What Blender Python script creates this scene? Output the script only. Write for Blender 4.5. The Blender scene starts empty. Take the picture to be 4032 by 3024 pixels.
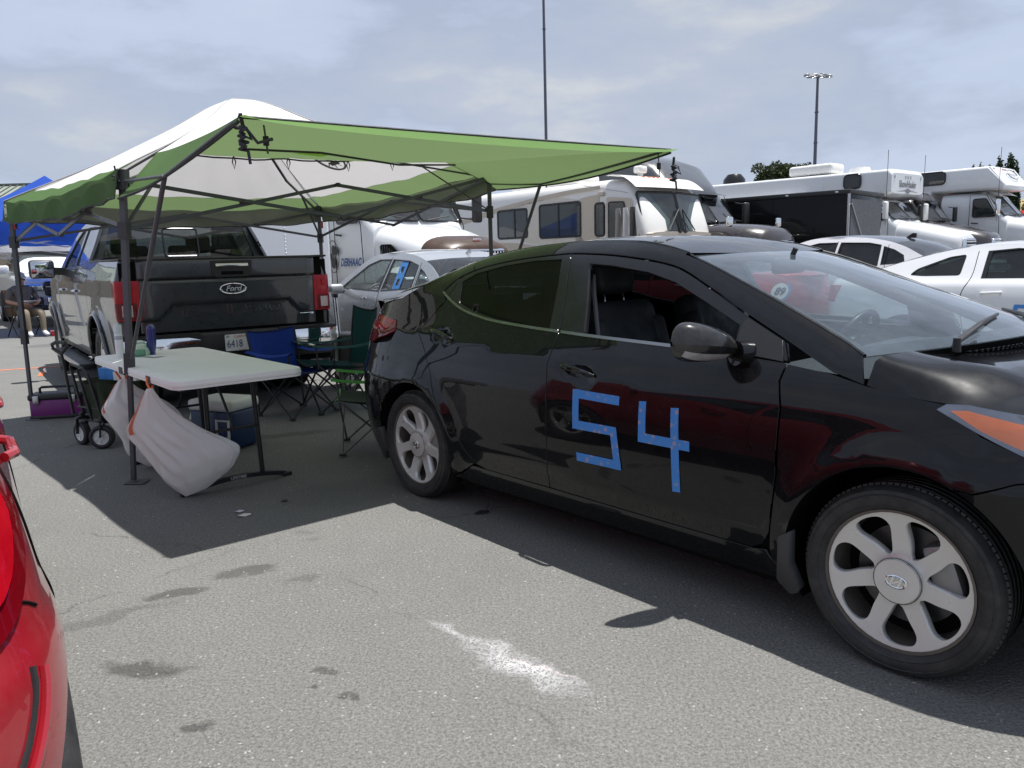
import bpy, bmesh, math, random
import numpy as np
from mathutils import Vector, Matrix, Euler
from mathutils.geometry import delaunay_2d_cdt
random.seed(7); rng = np.random.default_rng(7)
SC = bpy.context.scene
COL = SC.collection
PI = math.pi
def R(d): return math.radians(d)

# ---------------------------------------------------------------- camera
cam_data = bpy.data.cameras.new('camera'); cam = bpy.data.objects.new('camera', cam_data); COL.objects.link(cam)
PITCH, ROLL, CAM_H = 0.1594, -0.02695, 1.346
_c, _s = math.cos(PITCH), math.sin(PITCH)
_f = Vector((0, _c, -_s)); _u = Vector((0, _s, _c)); _r = Vector((1, 0, 0))
_r2 = _r * math.cos(ROLL) + _u * math.sin(ROLL); _u2 = -_r * math.sin(ROLL) + _u * math.cos(ROLL)
cam.matrix_world = Matrix(((_r2.x, _u2.x, -_f.x, 0), (_r2.y, _u2.y, -_f.y, 0), (_r2.z, _u2.z, -_f.z, CAM_H), (0, 0, 0, 1)))
cam_data.sensor_fit = 'HORIZONTAL'; cam_data.sensor_width = 36.0
cam_data.lens = 36.0 * 3060 / 4032
cam_data.clip_start = 0.05; cam_data.clip_end = 5000
SC.camera = cam
SC.render.resolution_x, SC.render.resolution_y = 1024, 768

# ---------------------------------------------------------------- sky + sun
SUN_DIR = Vector((0.24, 0.05, 1.0)).normalized()      # towards the sun
SUN_EL = math.asin(SUN_DIR.z); SUN_AZ = math.atan2(SUN_DIR.x, SUN_DIR.y)
world = bpy.data.worlds.new('World'); SC.world = world; world.use_nodes = True
wn, wl = world.node_tree.nodes, world.node_tree.links
wn.clear()
w_out = wn.new('ShaderNodeOutputWorld'); w_bg = wn.new('ShaderNodeBackground'); w_bg.inputs['Strength'].default_value = 0.076
w_sky = wn.new('ShaderNodeTexSky'); w_sky.sky_type = 'NISHITA'; w_sky.sun_disc = False
w_sky.sun_elevation = SUN_EL; w_sky.sun_rotation = SUN_AZ; w_sky.air_density = 1.0; w_sky.dust_density = 1.2; w_sky.ozone_density = 1.0
# a thin, uneven cloud sheet laid over the clear sky (its plane is projected from the view direction)
w_tc = wn.new('ShaderNodeTexCoord'); w_sep = wn.new('ShaderNodeSeparateXYZ'); wl.new(w_tc.outputs['Generated'], w_sep.inputs[0])
def wmath(op, a, b=None, clamp=False):
    n = wn.new('ShaderNodeMath'); n.operation = op; n.use_clamp = clamp
    for i, v in enumerate((a, b)):
        if v is None: continue
        if isinstance(v, (int, float)): n.inputs[i].default_value = v
        else: wl.new(v, n.inputs[i])
    return n.outputs[0]
def wnoise(scale, detail, rough, loc=(0, 0, 0), sc=(1, 1, 1)):
    m = wn.new('ShaderNodeMapping'); wl.new(w_tc.outputs['Generated'], m.inputs[0]); m.inputs['Location'].default_value = loc; m.inputs['Scale'].default_value = sc
    n = wn.new('ShaderNodeTexNoise'); n.inputs['Scale'].default_value = scale; n.inputs['Detail'].default_value = detail; n.inputs['Roughness'].default_value = rough
    wl.new(m.outputs[0], n.inputs['Vector']); return n.outputs['Fac']
def wramp(x, stops):
    r = wn.new('ShaderNodeValToRGB'); wl.new(x, r.inputs[0]); e = r.color_ramp.elements
    while len(e) < len(stops): e.new(0.5)
    for el, (p, c) in zip(e, stops): el.position = p; el.color = (*c, 1) if not isinstance(c, (int, float)) else (c, c, c, 1)
    return r.outputs[0]
w_big = wnoise(1.6, 5, 0.55, (3.1, 1.2, 0.4), (1.0, 1.0, 2.2))
w_fin = wnoise(2.4, 7, 0.58, (7.7, 2.2, 0.3), (1.0, 1.0, 3.0))
w_veil = wramp(w_big, [(0.25, 0.80), (0.7, 0.95)])
w_col = wramp(w_fin, [(0.28, (6.2, 7.0, 8.6)), (0.44, (5.7, 6.5, 8.2)), (0.53, (4.7, 5.35, 6.75)), (0.62, (5.2, 5.75, 6.9)), (0.72, (6.9, 7.1, 7.3))])
w_mix = wn.new('ShaderNodeMix'); w_mix.data_type = 'RGBA'
wl.new(w_veil, w_mix.inputs[0]); wl.new(w_sky.outputs[0], w_mix.inputs[6]); wl.new(w_col, w_mix.inputs[7])
wl.new(w_mix.outputs[2], w_bg.inputs['Color']); wl.new(w_bg.outputs[0], w_out.inputs[0])

sun_data = bpy.data.lights.new('sun', 'SUN'); sun_data.energy = 5.0; sun_data.angle = R(0.6); sun_data.color = (1.0, 0.975, 0.935)
sun = bpy.data.objects.new('sun', sun_data); COL.objects.link(sun)
sun.rotation_euler = SUN_DIR.to_track_quat('Z', 'Y').to_euler(); sun.location = (3, 0, 12)
SC.view_settings.view_transform = 'Standard'; SC.view_settings.look = 'None'; SC.view_settings.gamma = 1.0
SC.view_settings.use_curve_mapping = False; SC.view_settings.exposure = 0.42
SC.cycles.max_bounces = 8; SC.cycles.transparent_max_bounces = 14; SC.cycles.glossy_bounces = 5
SC.cycles.diffuse_bounces = 3; SC.cycles.transmission_bounces = 4; SC.cycles.caustics_reflective = False; SC.cycles.caustics_refractive = False
SC.cycles.sample_clamp_indirect = 6.0
SC.cycles.use_denoising = True

# ================================================================ helpers: objects
def tag(o, label=None, cat=None, group=None, kind=None):
    if label: o['label'] = label
    if cat: o['category'] = cat
    if group: o['group'] = group
    if kind: o['kind'] = kind
    return o
def thing(name, label, cat, loc=(0, 0, 0), rz=0.0, group=None, scale=1.0):
    o = bpy.data.objects.new(name, None); COL.objects.link(o); o.empty_display_size = 0.1
    o.location = loc; o.rotation_euler = (0, 0, rz); o.scale = (scale,) * 3
    return tag(o, label, cat, group)
def link(name, me, mat, parent=None, smooth=35):
    o = bpy.data.objects.new(name, me); COL.objects.link(o)
    if parent is not None: o.parent = parent
    if mat is not None and len(me.materials) == 0: me.materials.append(mat)
    if smooth:
        me.polygons.foreach_set('use_smooth', [True] * len(me.polygons))
        if smooth < 180: me.set_sharp_from_angle(angle=R(smooth))
    return o
class MB:
    """collects boxes, tubes, lathes and sheets; build() links them as one mesh object"""
    def __init__(s): s.v = []; s.f = []
    def add(s, vs, fs, M=None):
        b = len(s.v)
        if M is not None: vs = [M @ Vector(p) for p in vs]
        s.v += [tuple(p) for p in vs]; s.f += [tuple(i + b for i in f) for f in fs]; return s
    def box(s, c, d, rot=None, M=None):
        x, y, z = d[0] / 2, d[1] / 2, d[2] / 2
        vs = [Vector((a * x, b * y, e * z)) for e in (-1, 1) for b in (-1, 1) for a in (-1, 1)]
        if rot is not None:
            E_ = Euler(rot).to_matrix(); vs = [E_ @ p for p in vs]
        vs = [p + Vector(c) for p in vs]
        return s.add(vs, [(0, 2, 3, 1), (4, 5, 7, 6), (0, 1, 5, 4), (2, 6, 7, 3), (0, 4, 6, 2), (1, 3, 7, 5)], M)
    def rbox(s, c, d, r=0.02, seg=3, rot=None, M=None):
        bm = bmesh.new(); bmesh.ops.create_cube(bm, size=1.0)
        bmesh.ops.scale(bm, vec=d, verts=bm.verts)
        r = min(r, 0.49 * min(d))
        bmesh.ops.bevel(bm, geom=bm.edges[:], offset=r, segments=seg, profile=0.5, affect='EDGES', clamp_overlap=True)
        T = Matrix.Translation(c)
        if rot is not None: T = T @ Euler(rot).to_matrix().to_4x4()
        if M is not None: T = M @ T
        bm.verts.ensure_lookup_table(); bm.verts.index_update()
        s.add([T @ v.co for v in bm.verts], [[v.index for v in f.verts] for f in bm.faces]); bm.free(); return s
    def tube(s, path, r, n=8, cap=True, closed=False, M=None):
        P = [Vector(p) for p in path]; m = len(P); rs = r if isinstance(r, (list, tuple)) else [r] * m
        vs = []; fs = []; up = None
        for i, p in enumerate(P):
            if closed: t = P[(i + 1) % m] - P[i - 1]
            else: t = P[min(i + 1, m - 1)] - P[max(i - 1, 0)]
            t = t.normalized() if t.length > 1e-9 else Vector((0, 0, 1))
            if up is None:
                a = Vector((0, 0, 1)) if abs(t.z) < 0.9 else Vector((1, 0, 0)); up = (a - t * a.dot(t)).normalized()
            else:
                up = up - t * up.dot(t); up = up.normalized() if up.length > 1e-6 else t.orthogonal().normalized()
            sd = t.cross(up)
            for k in range(n):
                a = 2 * PI * k / n; vs.append(p + (up * math.cos(a) + sd * math.sin(a)) * rs[i])
        for i in range(m if closed else m - 1):
            j = (i + 1) % m
            for k in range(n): fs.append((i * n + k, i * n + (k + 1) % n, j * n + (k + 1) % n, j * n + k))
        if cap and not closed: fs += [tuple(range(n))[::-1], tuple((m - 1) * n + k for k in range(n))]
        return s.add(vs, fs, M)
    def cyl(s, p0, p1, r0, r1=None, n=16, cap=True, M=None): return s.tube([p0, p1], [r0, r0 if r1 is None else r1], n, cap, False, M)
    def bar(s, p0, p1, w, h, up=(0, 0, 1), M=None):
        p0, p1 = Vector(p0), Vector(p1); t = (p1 - p0).normalized(); u = Vector(up)
        if abs(t.dot(u)) > 0.98: u = Vector((1, 0, 0))
        a = t.cross(u).normalized() * w / 2; b = a.cross(t).normalized() * h / 2
        vs = [p + x * a + y * b for p in (p0, p1) for x, y in ((-1, -1), (1, -1), (1, 1), (-1, 1))]
        return s.add(vs, [(0, 1, 2, 3), (7, 6, 5, 4), (0, 4, 5, 1), (1, 5, 6, 2), (2, 6, 7, 3), (3, 7, 4, 0)], M)
    def lathe(s, prof, n=32, M=None, axis='Z', close=False):
        vs = []; fs = []; m = len(prof)
        for k in range(n):
            a = 2 * PI * k / n; c, q = math.cos(a), math.sin(a)
            for r, h in prof: vs.append((r * c, r * q, h) if axis == 'Z' else ((r * c, h, r * q) if axis == 'Y' else (h, r * c, r * q)))
        for k in range(n):
            j = (k + 1) % n
            for i in range(m if close else m - 1):
                i2 = (i + 1) % m; fs.append((k * m + i, j * m + i, j * m + i2, k * m + i2))
        return s.add(vs, fs, M)
    def prism(s, poly, h0, h1, M=None, plane='XZ'):
        """poly in 2D, extruded between h0 and h1 along the third axis"""
        n = len(poly)
        mk = {'XZ': lambda a, b, h: (a, h, b), 'XY': lambda a, b, h: (a, b, h), 'YZ': lambda a, b, h: (h, a, b)}[plane]
        vs = [mk(a, b, h) for h in (h0, h1) for a, b in poly]
        fs = [tuple(range(n)), tuple(range(2 * n - 1, n - 1, -1))] + [(i, i + n, (i + 1) % n + n, (i + 1) % n) for i in range(n)]
        return s.add(vs, fs, M)
    def grid(s, F, nu, nv, M=None, closeu=False):
        vs = [F(i / nu, j / nv) for i in range(nu + 1) for j in range(nv + 1)]
        fs = [(i * (nv + 1) + j, (i + 1) * (nv + 1) + j, (i + 1) * (nv + 1) + j + 1, i * (nv + 1) + j + 1) for i in range(nu) for j in range(nv)]
        return s.add(vs, fs, M)
    def build(s, name, mat, parent=None, smooth=35, fix=True):
        me = bpy.data.meshes.new(name); me.from_pydata(s.v, [], s.f); 
        if fix:
            bm = bmesh.new(); bm.from_mesh(me); bmesh.ops.recalc_face_normals(bm, faces=bm.faces); bm.to_mesh(me); bm.free()
        me.update(); return link(name, me, mat, parent, smooth)
def copy_tree(o, parent=None):
    c = o.copy(); COL.objects.link(c)
    if parent is not None: c.parent = parent
    for ch in list(o.children): copy_tree(ch, c)
    return c
def frameM(o, x, z):
    """matrix with origin o, local X along x, local Z along z"""
    x = Vector(x).normalized(); z = Vector(z); y = z.cross(x).normalized(); z = x.cross(y)
    return Matrix(((x.x, y.x, z.x, o[0]), (x.y, y.y, z.y, o[1]), (x.z, y.z, z.z, o[2]), (0, 0, 0, 1)))
def text_mesh(txt, size, bold=0.0, shear=0.0, spacing=1.0, align='CENTER', extrude=0.0, width=None, outline=0.0):
    """flat lettering as (verts, faces) in the XY plane"""
    cu = bpy.data.curves.new('lettering', 'FONT'); cu.body = txt; cu.size = size; cu.align_x = align; cu.align_y = 'CENTER'
    cu.offset = bold; cu.shear = shear; cu.space_character = spacing; cu.resolution_u = 4; cu.extrude = extrude
    if outline: cu.fill_mode = 'NONE'; cu.bevel_depth = outline; cu.bevel_resolution = 1
    o = bpy.data.objects.new('lettering', cu); COL.objects.link(o)
    bpy.context.view_layer.update()
    me = bpy.data.meshes.new_from_object(o.evaluated_get(bpy.context.evaluated_depsgraph_get()))
    vs = [tuple(v.co) for v in me.vertices]; fs = [tuple(p.vertices) for p in me.polygons]
    bpy.data.objects.remove(o); bpy.data.curves.remove(cu); bpy.data.meshes.remove(me)
    if width and vs:
        w = max(v[0] for v in vs) - min(v[0] for v in vs); vs = [(v[0] * width / w, v[1], v[2]) for v in vs]
    return vs, fs
def lettering(name, txt, size, M, mat, parent, **k):
    vs, fs = text_mesh(txt, size, **k); mb = MB(); mb.add(vs, fs, M); return mb.build(name, mat, parent, smooth=0, fix=False)

# ---------------------------------------------------------------- curves and flat outlines
def pch(pts):
    """monotone cubic through points (x ascending); works on numpy arrays"""
    xs = np.array([p[0] for p in pts], float); ys = np.array([p[1] for p in pts], float)
    h = np.diff(xs); d = np.diff(ys) / h; m = np.zeros(len(xs))
    m[0], m[-1] = d[0], d[-1]
    for i in range(1, len(xs) - 1):
        if d[i - 1] * d[i] > 0:
            w1, w2 = 2 * h[i] + h[i - 1], h[i] + 2 * h[i - 1]; m[i] = (w1 + w2) / (w1 / d[i - 1] + w2 / d[i])
    def f(x):
        x = np.asarray(x, float); i = np.clip(np.searchsorted(xs, x) - 1, 0, len(h) - 1)
        t = (np.clip(x, xs[0], xs[-1]) - xs[i]) / h[i]; t2, t3 = t * t, t * t * t
        return (2 * t3 - 3 * t2 + 1) * ys[i] + (t3 - 2 * t2 + t) * h[i] * m[i] + (-2 * t3 + 3 * t2) * ys[i + 1] + (t3 - t2) * h[i] * m[i + 1]
    return f
def crom(pts, step=0.03, closed=False):
    """centripetal-ish Catmull-Rom resampling"""
    P = [np.array(p, float) for p in pts]; n = len(P); out = []
    for i in range(n if closed else n - 1):
        p1, p2 = P[i], P[(i + 1) % n]
        p0 = P[i - 1] if (closed or i > 0) else 2 * p1 - p2
        p3 = P[(i + 2) % n] if (closed or i + 2 < n) else 2 * p2 - p1
        k = max(1, int(math.ceil(np.linalg.norm(p2 - p1) / step)))
        for j in range(k):
            t = j / k
            out.append(0.5 * ((2 * p1) + (p2 - p0) * t + (2 * p0 - 5 * p1 + 4 * p2 - p3) * t * t + (3 * p1 - p0 - 3 * p2 + p3) * t ** 3))
    if not closed: out.append(P[-1])
    return [tuple(p) for p in out]
def lin(pts, step=0.03, closed=False):
    out = []; n = len(pts)
    for i in range(n if closed else n - 1):
        a, b = np.array(pts[i], float), np.array(pts[(i + 1) % n], float); k = max(1, int(math.ceil(np.linalg.norm(b - a) / step)))
        out += [tuple(a + (b - a) * j / k) for j in range(k)]
    if not closed: out.append(tuple(pts[-1]))
    return out
def arc(cx, cz, r, a0, a1, n=24, rz=None):
    rz = rz or r
    return [(cx + r * math.cos(R(a0 + (a1 - a0) * i / n)), cz + rz * math.sin(R(a0 + (a1 - a0) * i / n))) for i in range(n + 1)]
def rounded(poly, r, seg=5):
    out = []; n = len(poly)
    for i in range(n):
        p0, p1, p2 = (np.array(poly[(i + k) % n], float) for k in (-1, 0, 1))
        a, b = p0 - p1, p2 - p1; la, lb = np.linalg.norm(a), np.linalg.norm(b); q = min(r, 0.48 * la, 0.48 * lb)
        A, B = p1 + a / la * q, p1 + b / lb * q
        for j in range(seg + 1):
            t = j / seg; out.append(tuple((1 - t) ** 2 * A + 2 * t * (1 - t) * p1 + t * t * B))
    return out
def inside(pts, poly):
    x, y = pts[:, 0], pts[:, 1]; res = np.zeros(len(pts), bool); P = np.array(poly); n = len(P)
    for i in range(n):
        x0, y0 = P[i]; x1, y1 = P[(i + 1) % n]
        if y0 == y1: continue
        c = ((y0 > y) != (y1 > y)) & (x < (x1 - x0) * (y - y0) / (y1 - y0) + x0); res ^= c
    return res
def dist_poly(pts, poly):
    P = np.array(poly); d = np.full(len(pts), 1e9)
    for i in range(len(P)):
        a, b = P[i], P[(i + 1) % len(P)]; ab = b - a; L = max(ab @ ab, 1e-12)
        t = np.clip(((pts - a) @ ab) / L, 0, 1); d = np.minimum(d, np.linalg.norm(pts - a - t[:, None] * ab, axis=1))
    return d
def triangulate(outer, holes=(), grid=0.05):
    """constrained triangulation of an outline with holes plus interior grid points"""
    loops = [list(outer)] + [list(h) for h in holes]
    V = []; E_ = []; L_ = []
    for lp in loops:
        q = []
        for p in lp:
            if not q or (abs(p[0] - q[-1][0]) + abs(p[1] - q[-1][1])) > 1e-5: q.append(p)
        if abs(q[0][0] - q[-1][0]) + abs(q[0][1] - q[-1][1]) < 1e-5: q.pop()
        b = len(V); V += q; E_ += [(b + i, b + (i + 1) % len(q)) for i in range(len(q))]; L_.append(q)
    if grid:
        A = np.array(L_[0]); mn, mx = A.min(0), A.max(0)
        gx = np.arange(mn[0] + grid / 2, mx[0], grid); gy = np.arange(mn[1] + grid / 2, mx[1], grid * 0.87)
        pts = np.array([(x + (grid / 2 if j % 2 else 0), y) for j, y in enumerate(gy) for x in gx]).reshape(-1, 2)
        if len(pts):
            k = inside(pts, L_[0])
            for h in L_[1:]: k &= ~inside(pts, h)
            pts = pts[k]
            for lp in L_:
                if len(pts): pts = pts[dist_poly(pts, lp) > grid * 0.45]
            V = V + [tuple(p) for p in pts]
    r = delaunay_2d_cdt([Vector(p) for p in V], E_, [], 0, 1e-6)
    vs = np.array([(p.x, p.y) for p in r[0]]); fs = [tuple(f) for f in r[2]]
    cen = np.array([vs[list(f)].mean(0) for f in fs]); k = inside(cen, L_[0])
    for h in L_[1:]: k &= ~inside(cen, h)
    fs = [f for f, q in zip(fs, k) if q]
    return vs, fs
def sheet(name, outer, F, mat, parent=None, holes=(), grid=0.05, thick=0.012, off=0.0, flip=False, N=None):
    """panel: an outline in (a,b) mapped by F(a,b)->(n,3); rolled edge of depth thick; analytic normals"""
    vs, fs = triangulate(outer, holes, grid)
    a, b = vs[:, 0], vs[:, 1]; e = 2e-3
    P = F(a, b); du = F(a + e, b) - F(a - e, b); dv = F(a, b + e) - F(a, b - e)
    nn = np.cross(du, dv); nn /= np.maximum(np.linalg.norm(nn, axis=1), 1e-12)[:, None]
    if flip: nn = -nn
    P = P + nn * off
    n0 = len(P); faces = []
    for f in fs:
        p = P[list(f)]; g = np.cross(p[1] - p[0], p[2] - p[0])
        faces.append(f if g @ nn[f[0]] >= 0 else f[::-1])
    verts = [tuple(p) for p in P]; norms = [tuple(p) for p in nn]
    if thick:
        cnt = {}
        for f in faces:
            for i in range(3):
                cnt[(f[i], f[(i + 1) % 3])] = 1
        bd = [ed for ed in cnt if (ed[1], ed[0]) not in cnt]
        m = {}
        out = {}
        for i, j in bd:
            t = P[j] - P[i]; o = np.cross(t, nn[i]); 
            for q in (i, j): out[q] = out.get(q, 0) + o / max(np.linalg.norm(o), 1e-9)
        for q in out:
            o = out[q] / max(np.linalg.norm(out[q]), 1e-9)
            m[q] = (len(verts), len(verts) + 1)
            verts += [tuple(P[q]), tuple(P[q] - nn[q] * thick)]
            n1 = nn[q] * 0.75 + o * 0.66; norms += [tuple(n1 / np.linalg.norm(n1)), tuple(o)]
        for i, j in bd: faces.append((m[i][0], m[i][1], m[j][1], m[j][0]))
    me = bpy.data.meshes.new(name); me.from_pydata(verts, [], faces)
    me.polygons.foreach_set('use_smooth', [True] * len(me.polygons))
    me.normals_split_custom_set_from_vertices(norms); me.update()
    return link(name, me, mat, parent, smooth=0)

# ================================================================ materials (all procedural)
MAT = {}
def nodes_of(name):
    m = bpy.data.materials.new(name); m.use_nodes = True; nt = m.node_tree; nt.nodes.clear()
    out = nt.nodes.new('ShaderNodeOutputMaterial'); return m, nt, out
def nd(nt, t, **k):
    n = nt.nodes.new(t)
    for a, v in k.items(): setattr(n, a, v)
    return n
def tex_coord(nt, obj=True): return nd(nt, 'ShaderNodeTexCoord').outputs['Object' if obj else 'Generated']
def noise(nt, scale, detail=4, rough=0.55, vec=None, dist=0.0, scl=None):
    n = nd(nt, 'ShaderNodeTexNoise'); n.inputs['Scale'].default_value = scale; n.inputs['Detail'].default_value = detail
    n.inputs['Roughness'].default_value = rough; n.inputs['Distortion'].default_value = dist
    v = vec or tex_coord(nt)
    if scl:
        mp = nd(nt, 'ShaderNodeMapping'); mp.inputs['Scale'].default_value = scl; nt.links.new(v, mp.inputs[0]); v = mp.outputs[0]
    nt.links.new(v, n.inputs['Vector']); return n.outputs['Fac']
def ramp(nt, x, stops):
    r = nd(nt, 'ShaderNodeValToRGB'); nt.links.new(x, r.inputs[0]); e = r.color_ramp.elements
    while len(e) < len(stops): e.new(0.5)
    for el, (p, c) in zip(e, stops): el.position = p; el.color = (c, c, c, 1) if isinstance(c, (int, float)) else (*c, 1)
    return r.outputs[0]
def mth(nt, op, a, b=None, clamp=False):
    n = nd(nt, 'ShaderNodeMath', operation=op, use_clamp=clamp)
    for i, v in enumerate((a, b)):
        if v is None: continue
        if isinstance(v, (int, float)): n.inputs[i].default_value = v
        else: nt.links.new(v, n.inputs[i])
    return n.outputs[0]
def mixc(nt, fac, a, b):
    n = nd(nt, 'ShaderNodeMix', data_type='RGBA')
    for i, v in ((0, fac), (6, a), (7, b)):
        if isinstance(v, (int, float)): n.inputs[i].default_value = v if i == 0 else (v, v, v, 1)
        elif isinstance(v, tuple): n.inputs[i].default_value = (*v, 1) if len(v) == 3 else v
        else: nt.links.new(v, n.inputs[i])
    return n.outputs[2]
def bump(nt, h, strength=0.3, dist=0.01):
    b = nd(nt, 'ShaderNodeBump'); b.inputs['Strength'].default_value = strength; b.inputs['Distance'].default_value = dist
    nt.links.new(h, b.inputs['Height']); return b.outputs[0]
def mat(name, col=(0.5, 0.5, 0.5), rough=0.5, metal=0.0, coat=0.0, coat_r=0.03, vary=0.12, vscale=6.0, bmp=0.0, bscale=200.0, emit=0.0, spec=0.5, dust=0.0, sub=0.0, alpha=1.0, trans=0.0, sheen=0.0, bdist=0.002, coat_ior=1.5):
    """general surface: base colour broken up by noise, roughness wear, optional clear coat, dust and fine relief"""
    if name in MAT: return MAT[name]
    m, nt, out = nodes_of(name); p = nd(nt, 'ShaderNodeBsdfPrincipled'); L = nt.links
    n1 = noise(nt, vscale, 5, 0.6)
    c = mixc(nt, n1, tuple(max(0, x * (1 - vary)) for x in col), tuple(min(1, x * (1 + vary)) for x in col))
    rr = ramp(nt, noise(nt, vscale * 2.3, 5, 0.6), [(0.3, max(0.0, rough * (1 - 0.25))), (0.7, min(1, rough * (1 + 0.25)))])
    if dust:
        d = ramp(nt, noise(nt, 9, 8, 0.7), [(0.45, 0.0), (0.8, dust)])
        sp = ramp(nt, noise(nt, 160, 3, 0.6), [(0.66, 0.0), (0.74, dust * 0.9)])
        dd = mth(nt, 'MAXIMUM', d, sp)
        c = mixc(nt, dd, c, (0.32, 0.30, 0.27))
        if coat:
            cw = mth(nt, 'SUBTRACT', coat, mth(nt, 'MULTIPLY', dd, 0.9), True); L.new(cw, p.inputs['Coat Weight'])
    elif coat: p.inputs['Coat Weight'].default_value = coat
    if coat: p.inputs['Coat Roughness'].default_value = coat_r; p.inputs['Coat IOR'].default_value = coat_ior
    L.new(c, p.inputs['Base Color']); L.new(rr, p.inputs['Roughness'])
    p.inputs['Metallic'].default_value = metal; p.inputs['Specular IOR Level'].default_value = spec
    if sheen: p.inputs['Sheen Weight'].default_value = sheen
    if trans: p.inputs['Transmission Weight'].default_value = trans
    if alpha < 1: p.inputs['Alpha'].default_value = alpha
    if sub:
        p.inputs['Subsurface Weight'].default_value = sub; p.inputs['Subsurface Radius'].default_value = (0.02, 0.012, 0.01)
    if bmp: L.new(bump(nt, noise(nt, bscale, 4, 0.6), bmp, bdist), p.inputs['Normal'])
    if emit:
        L.new(c, p.inputs['Emission Color']); p.inputs['Emission Strength'].default_value = emit
    L.new(p.outputs[0], out.inputs[0]); MAT[name] = m; return m
def glass(name, tint=(0.8, 0.85, 0.85), ior=1.5, rough=0.0, dirt=0.03, haze=(0.5, 0.5, 0.5), refl=1.2):
    """single-sheet window pane: tinted see-through plus a Fresnel reflection and a little dust"""
    if name in MAT: return MAT[name]
    m, nt, out = nodes_of(name); L = nt.links
    t = nd(nt, 'ShaderNodeBsdfTransparent'); t.inputs[0].default_value = (*tint, 1)
    g = nd(nt, 'ShaderNodeBsdfGlossy'); g.inputs['Roughness'].default_value = rough; g.inputs[0].default_value = (1, 1, 1, 1)
    f = nd(nt, 'ShaderNodeFresnel'); f.inputs[0].default_value = ior
    geo = nd(nt, 'ShaderNodeNewGeometry')
    # same reflectance from both faces of the thin pane
    fi = mth(nt, 'ADD', mth(nt, 'MULTIPLY', geo.outputs['Backfacing'], (1.0 / ior) - ior), ior); L.new(fi, f.inputs[0])
    fr = mth(nt, 'MULTIPLY', f.outputs[0], refl, True)
    mx = nd(nt, 'ShaderNodeMixShader'); L.new(fr, mx.inputs[0]); L.new(t.outputs[0], mx.inputs[1]); L.new(g.outputs[0], mx.inputs[2])
    last = mx.outputs[0]
    if dirt:
        d = nd(nt, 'ShaderNodeBsdfDiffuse'); d.inputs[0].default_value = (*haze, 1)
        m2 = nd(nt, 'ShaderNodeMixShader'); dn = ramp(nt, noise(nt, 5, 7, 0.65), [(0.3, dirt * 0.4), (0.8, dirt * 1.6)])
        L.new(dn, m2.inputs[0]); L.new(last, m2.inputs[1]); L.new(d.outputs[0], m2.inputs[2]); last = m2.outputs[0]
    L.new(last, out.inputs[0]); MAT[name] = m; return m
def cloth(name, col, trans=(0.2, 0.2, 0.2), tw=0.35, rough=0.8, wscale=14.0, wrinkle=0.3, vary=0.08):
    """thin fabric: diffuse front, some light coming through, weave and wrinkle relief"""
    if name in MAT: return MAT[name]
    m, nt, out = nodes_of(name); L = nt.links
    n1 = noise(nt, 3.0, 5, 0.6); c = mixc(nt, n1, tuple(x * (1 - vary) for x in col), tuple(min(1, x * (1 + vary)) for x in col))
    p = nd(nt, 'ShaderNodeBsdfPrincipled'); p.inputs['Roughness'].default_value = rough; p.inputs['Specular IOR Level'].default_value = 0.25
    L.new(c, p.inputs['Base Color']); t = nd(nt, 'ShaderNodeBsdfTranslucent'); t.inputs[0].default_value = (*trans, 1)
    bn = bump(nt, noise(nt, wscale, 5, 0.55, dist=0.6), wrinkle, 0.02); L.new(bn, p.inputs['Normal']); L.new(bn, t.inputs['Normal'])
    mx = nd(nt, 'ShaderNodeMixShader'); mx.inputs[0].default_value = tw; L.new(p.outputs[0], mx.inputs[1]); L.new(t.outputs[0], mx.inputs[2])
    L.new(mx.outputs[0], out.inputs[0]); MAT[name] = m; return m

M_RUBBER = mat('rubber', (0.018, 0.018, 0.019), 0.62, vary=0.3, vscale=18, bmp=0.25, bscale=260, dust=0.10)
M_BLACKPL = mat('black_plastic', (0.016, 0.016, 0.017), 0.45, vary=0.2, bmp=0.08)
M_TRIM = mat('black_trim', (0.008, 0.008, 0.009), 0.25, vary=0.2)
M_VOID = mat('dark_cavity', (0.006, 0.006, 0.006), 0.9, spec=0.1)
M_CHROME = mat('chrome', (0.78, 0.79, 0.80), 0.07, metal=1.0, vary=0.04)
M_STEEL = mat('brushed_steel', (0.46, 0.46, 0.47), 0.32, metal=1.0, vary=0.1)
M_RED_LENS = mat('red_lens', (0.40, 0.004, 0.012), 0.12, coat=.8, coat_ior=1.35, spec=.1, vary=0.35, vscale=22)
M_DARKRED = mat('dark_red_lens', (0.15, 0.002, 0.006), 0.12, coat=.8, coat_ior=1.4, spec=.1, vary=0.3, vscale=22)
M_CLEAR = mat('clear_lens', (0.42, 0.44, 0.47), 0.12, metal=0.5, coat=1.0, vary=0.2, vscale=60)
M_AMBER = mat('amber_lens', (0.75, 0.16, 0.02), 0.15, coat=1.0, vary=0.15, vscale=20)
M_WHITEPL = mat('white_plastic', (0.72, 0.72, 0.70), 0.4, vary=0.04)
M_SEAT = mat('seat_cloth', (0.022, 0.022, 0.024), 0.7, vary=0.25, bmp=0.2, bscale=300)
M_DARKGREY = mat('dark_grey_plastic', (0.045, 0.046, 0.05), 0.55, vary=0.15)
M_TENTFRAME = mat('grey_powder_coat', (0.085, 0.088, 0.10), 0.42, metal=0.3, vary=0.12, vscale=20)
M_BLACKSTEEL = mat('black_steel', (0.02, 0.021, 0.024), 0.38, metal=0.2, vary=0.2, vscale=20)
M_TAPE = None
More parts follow.
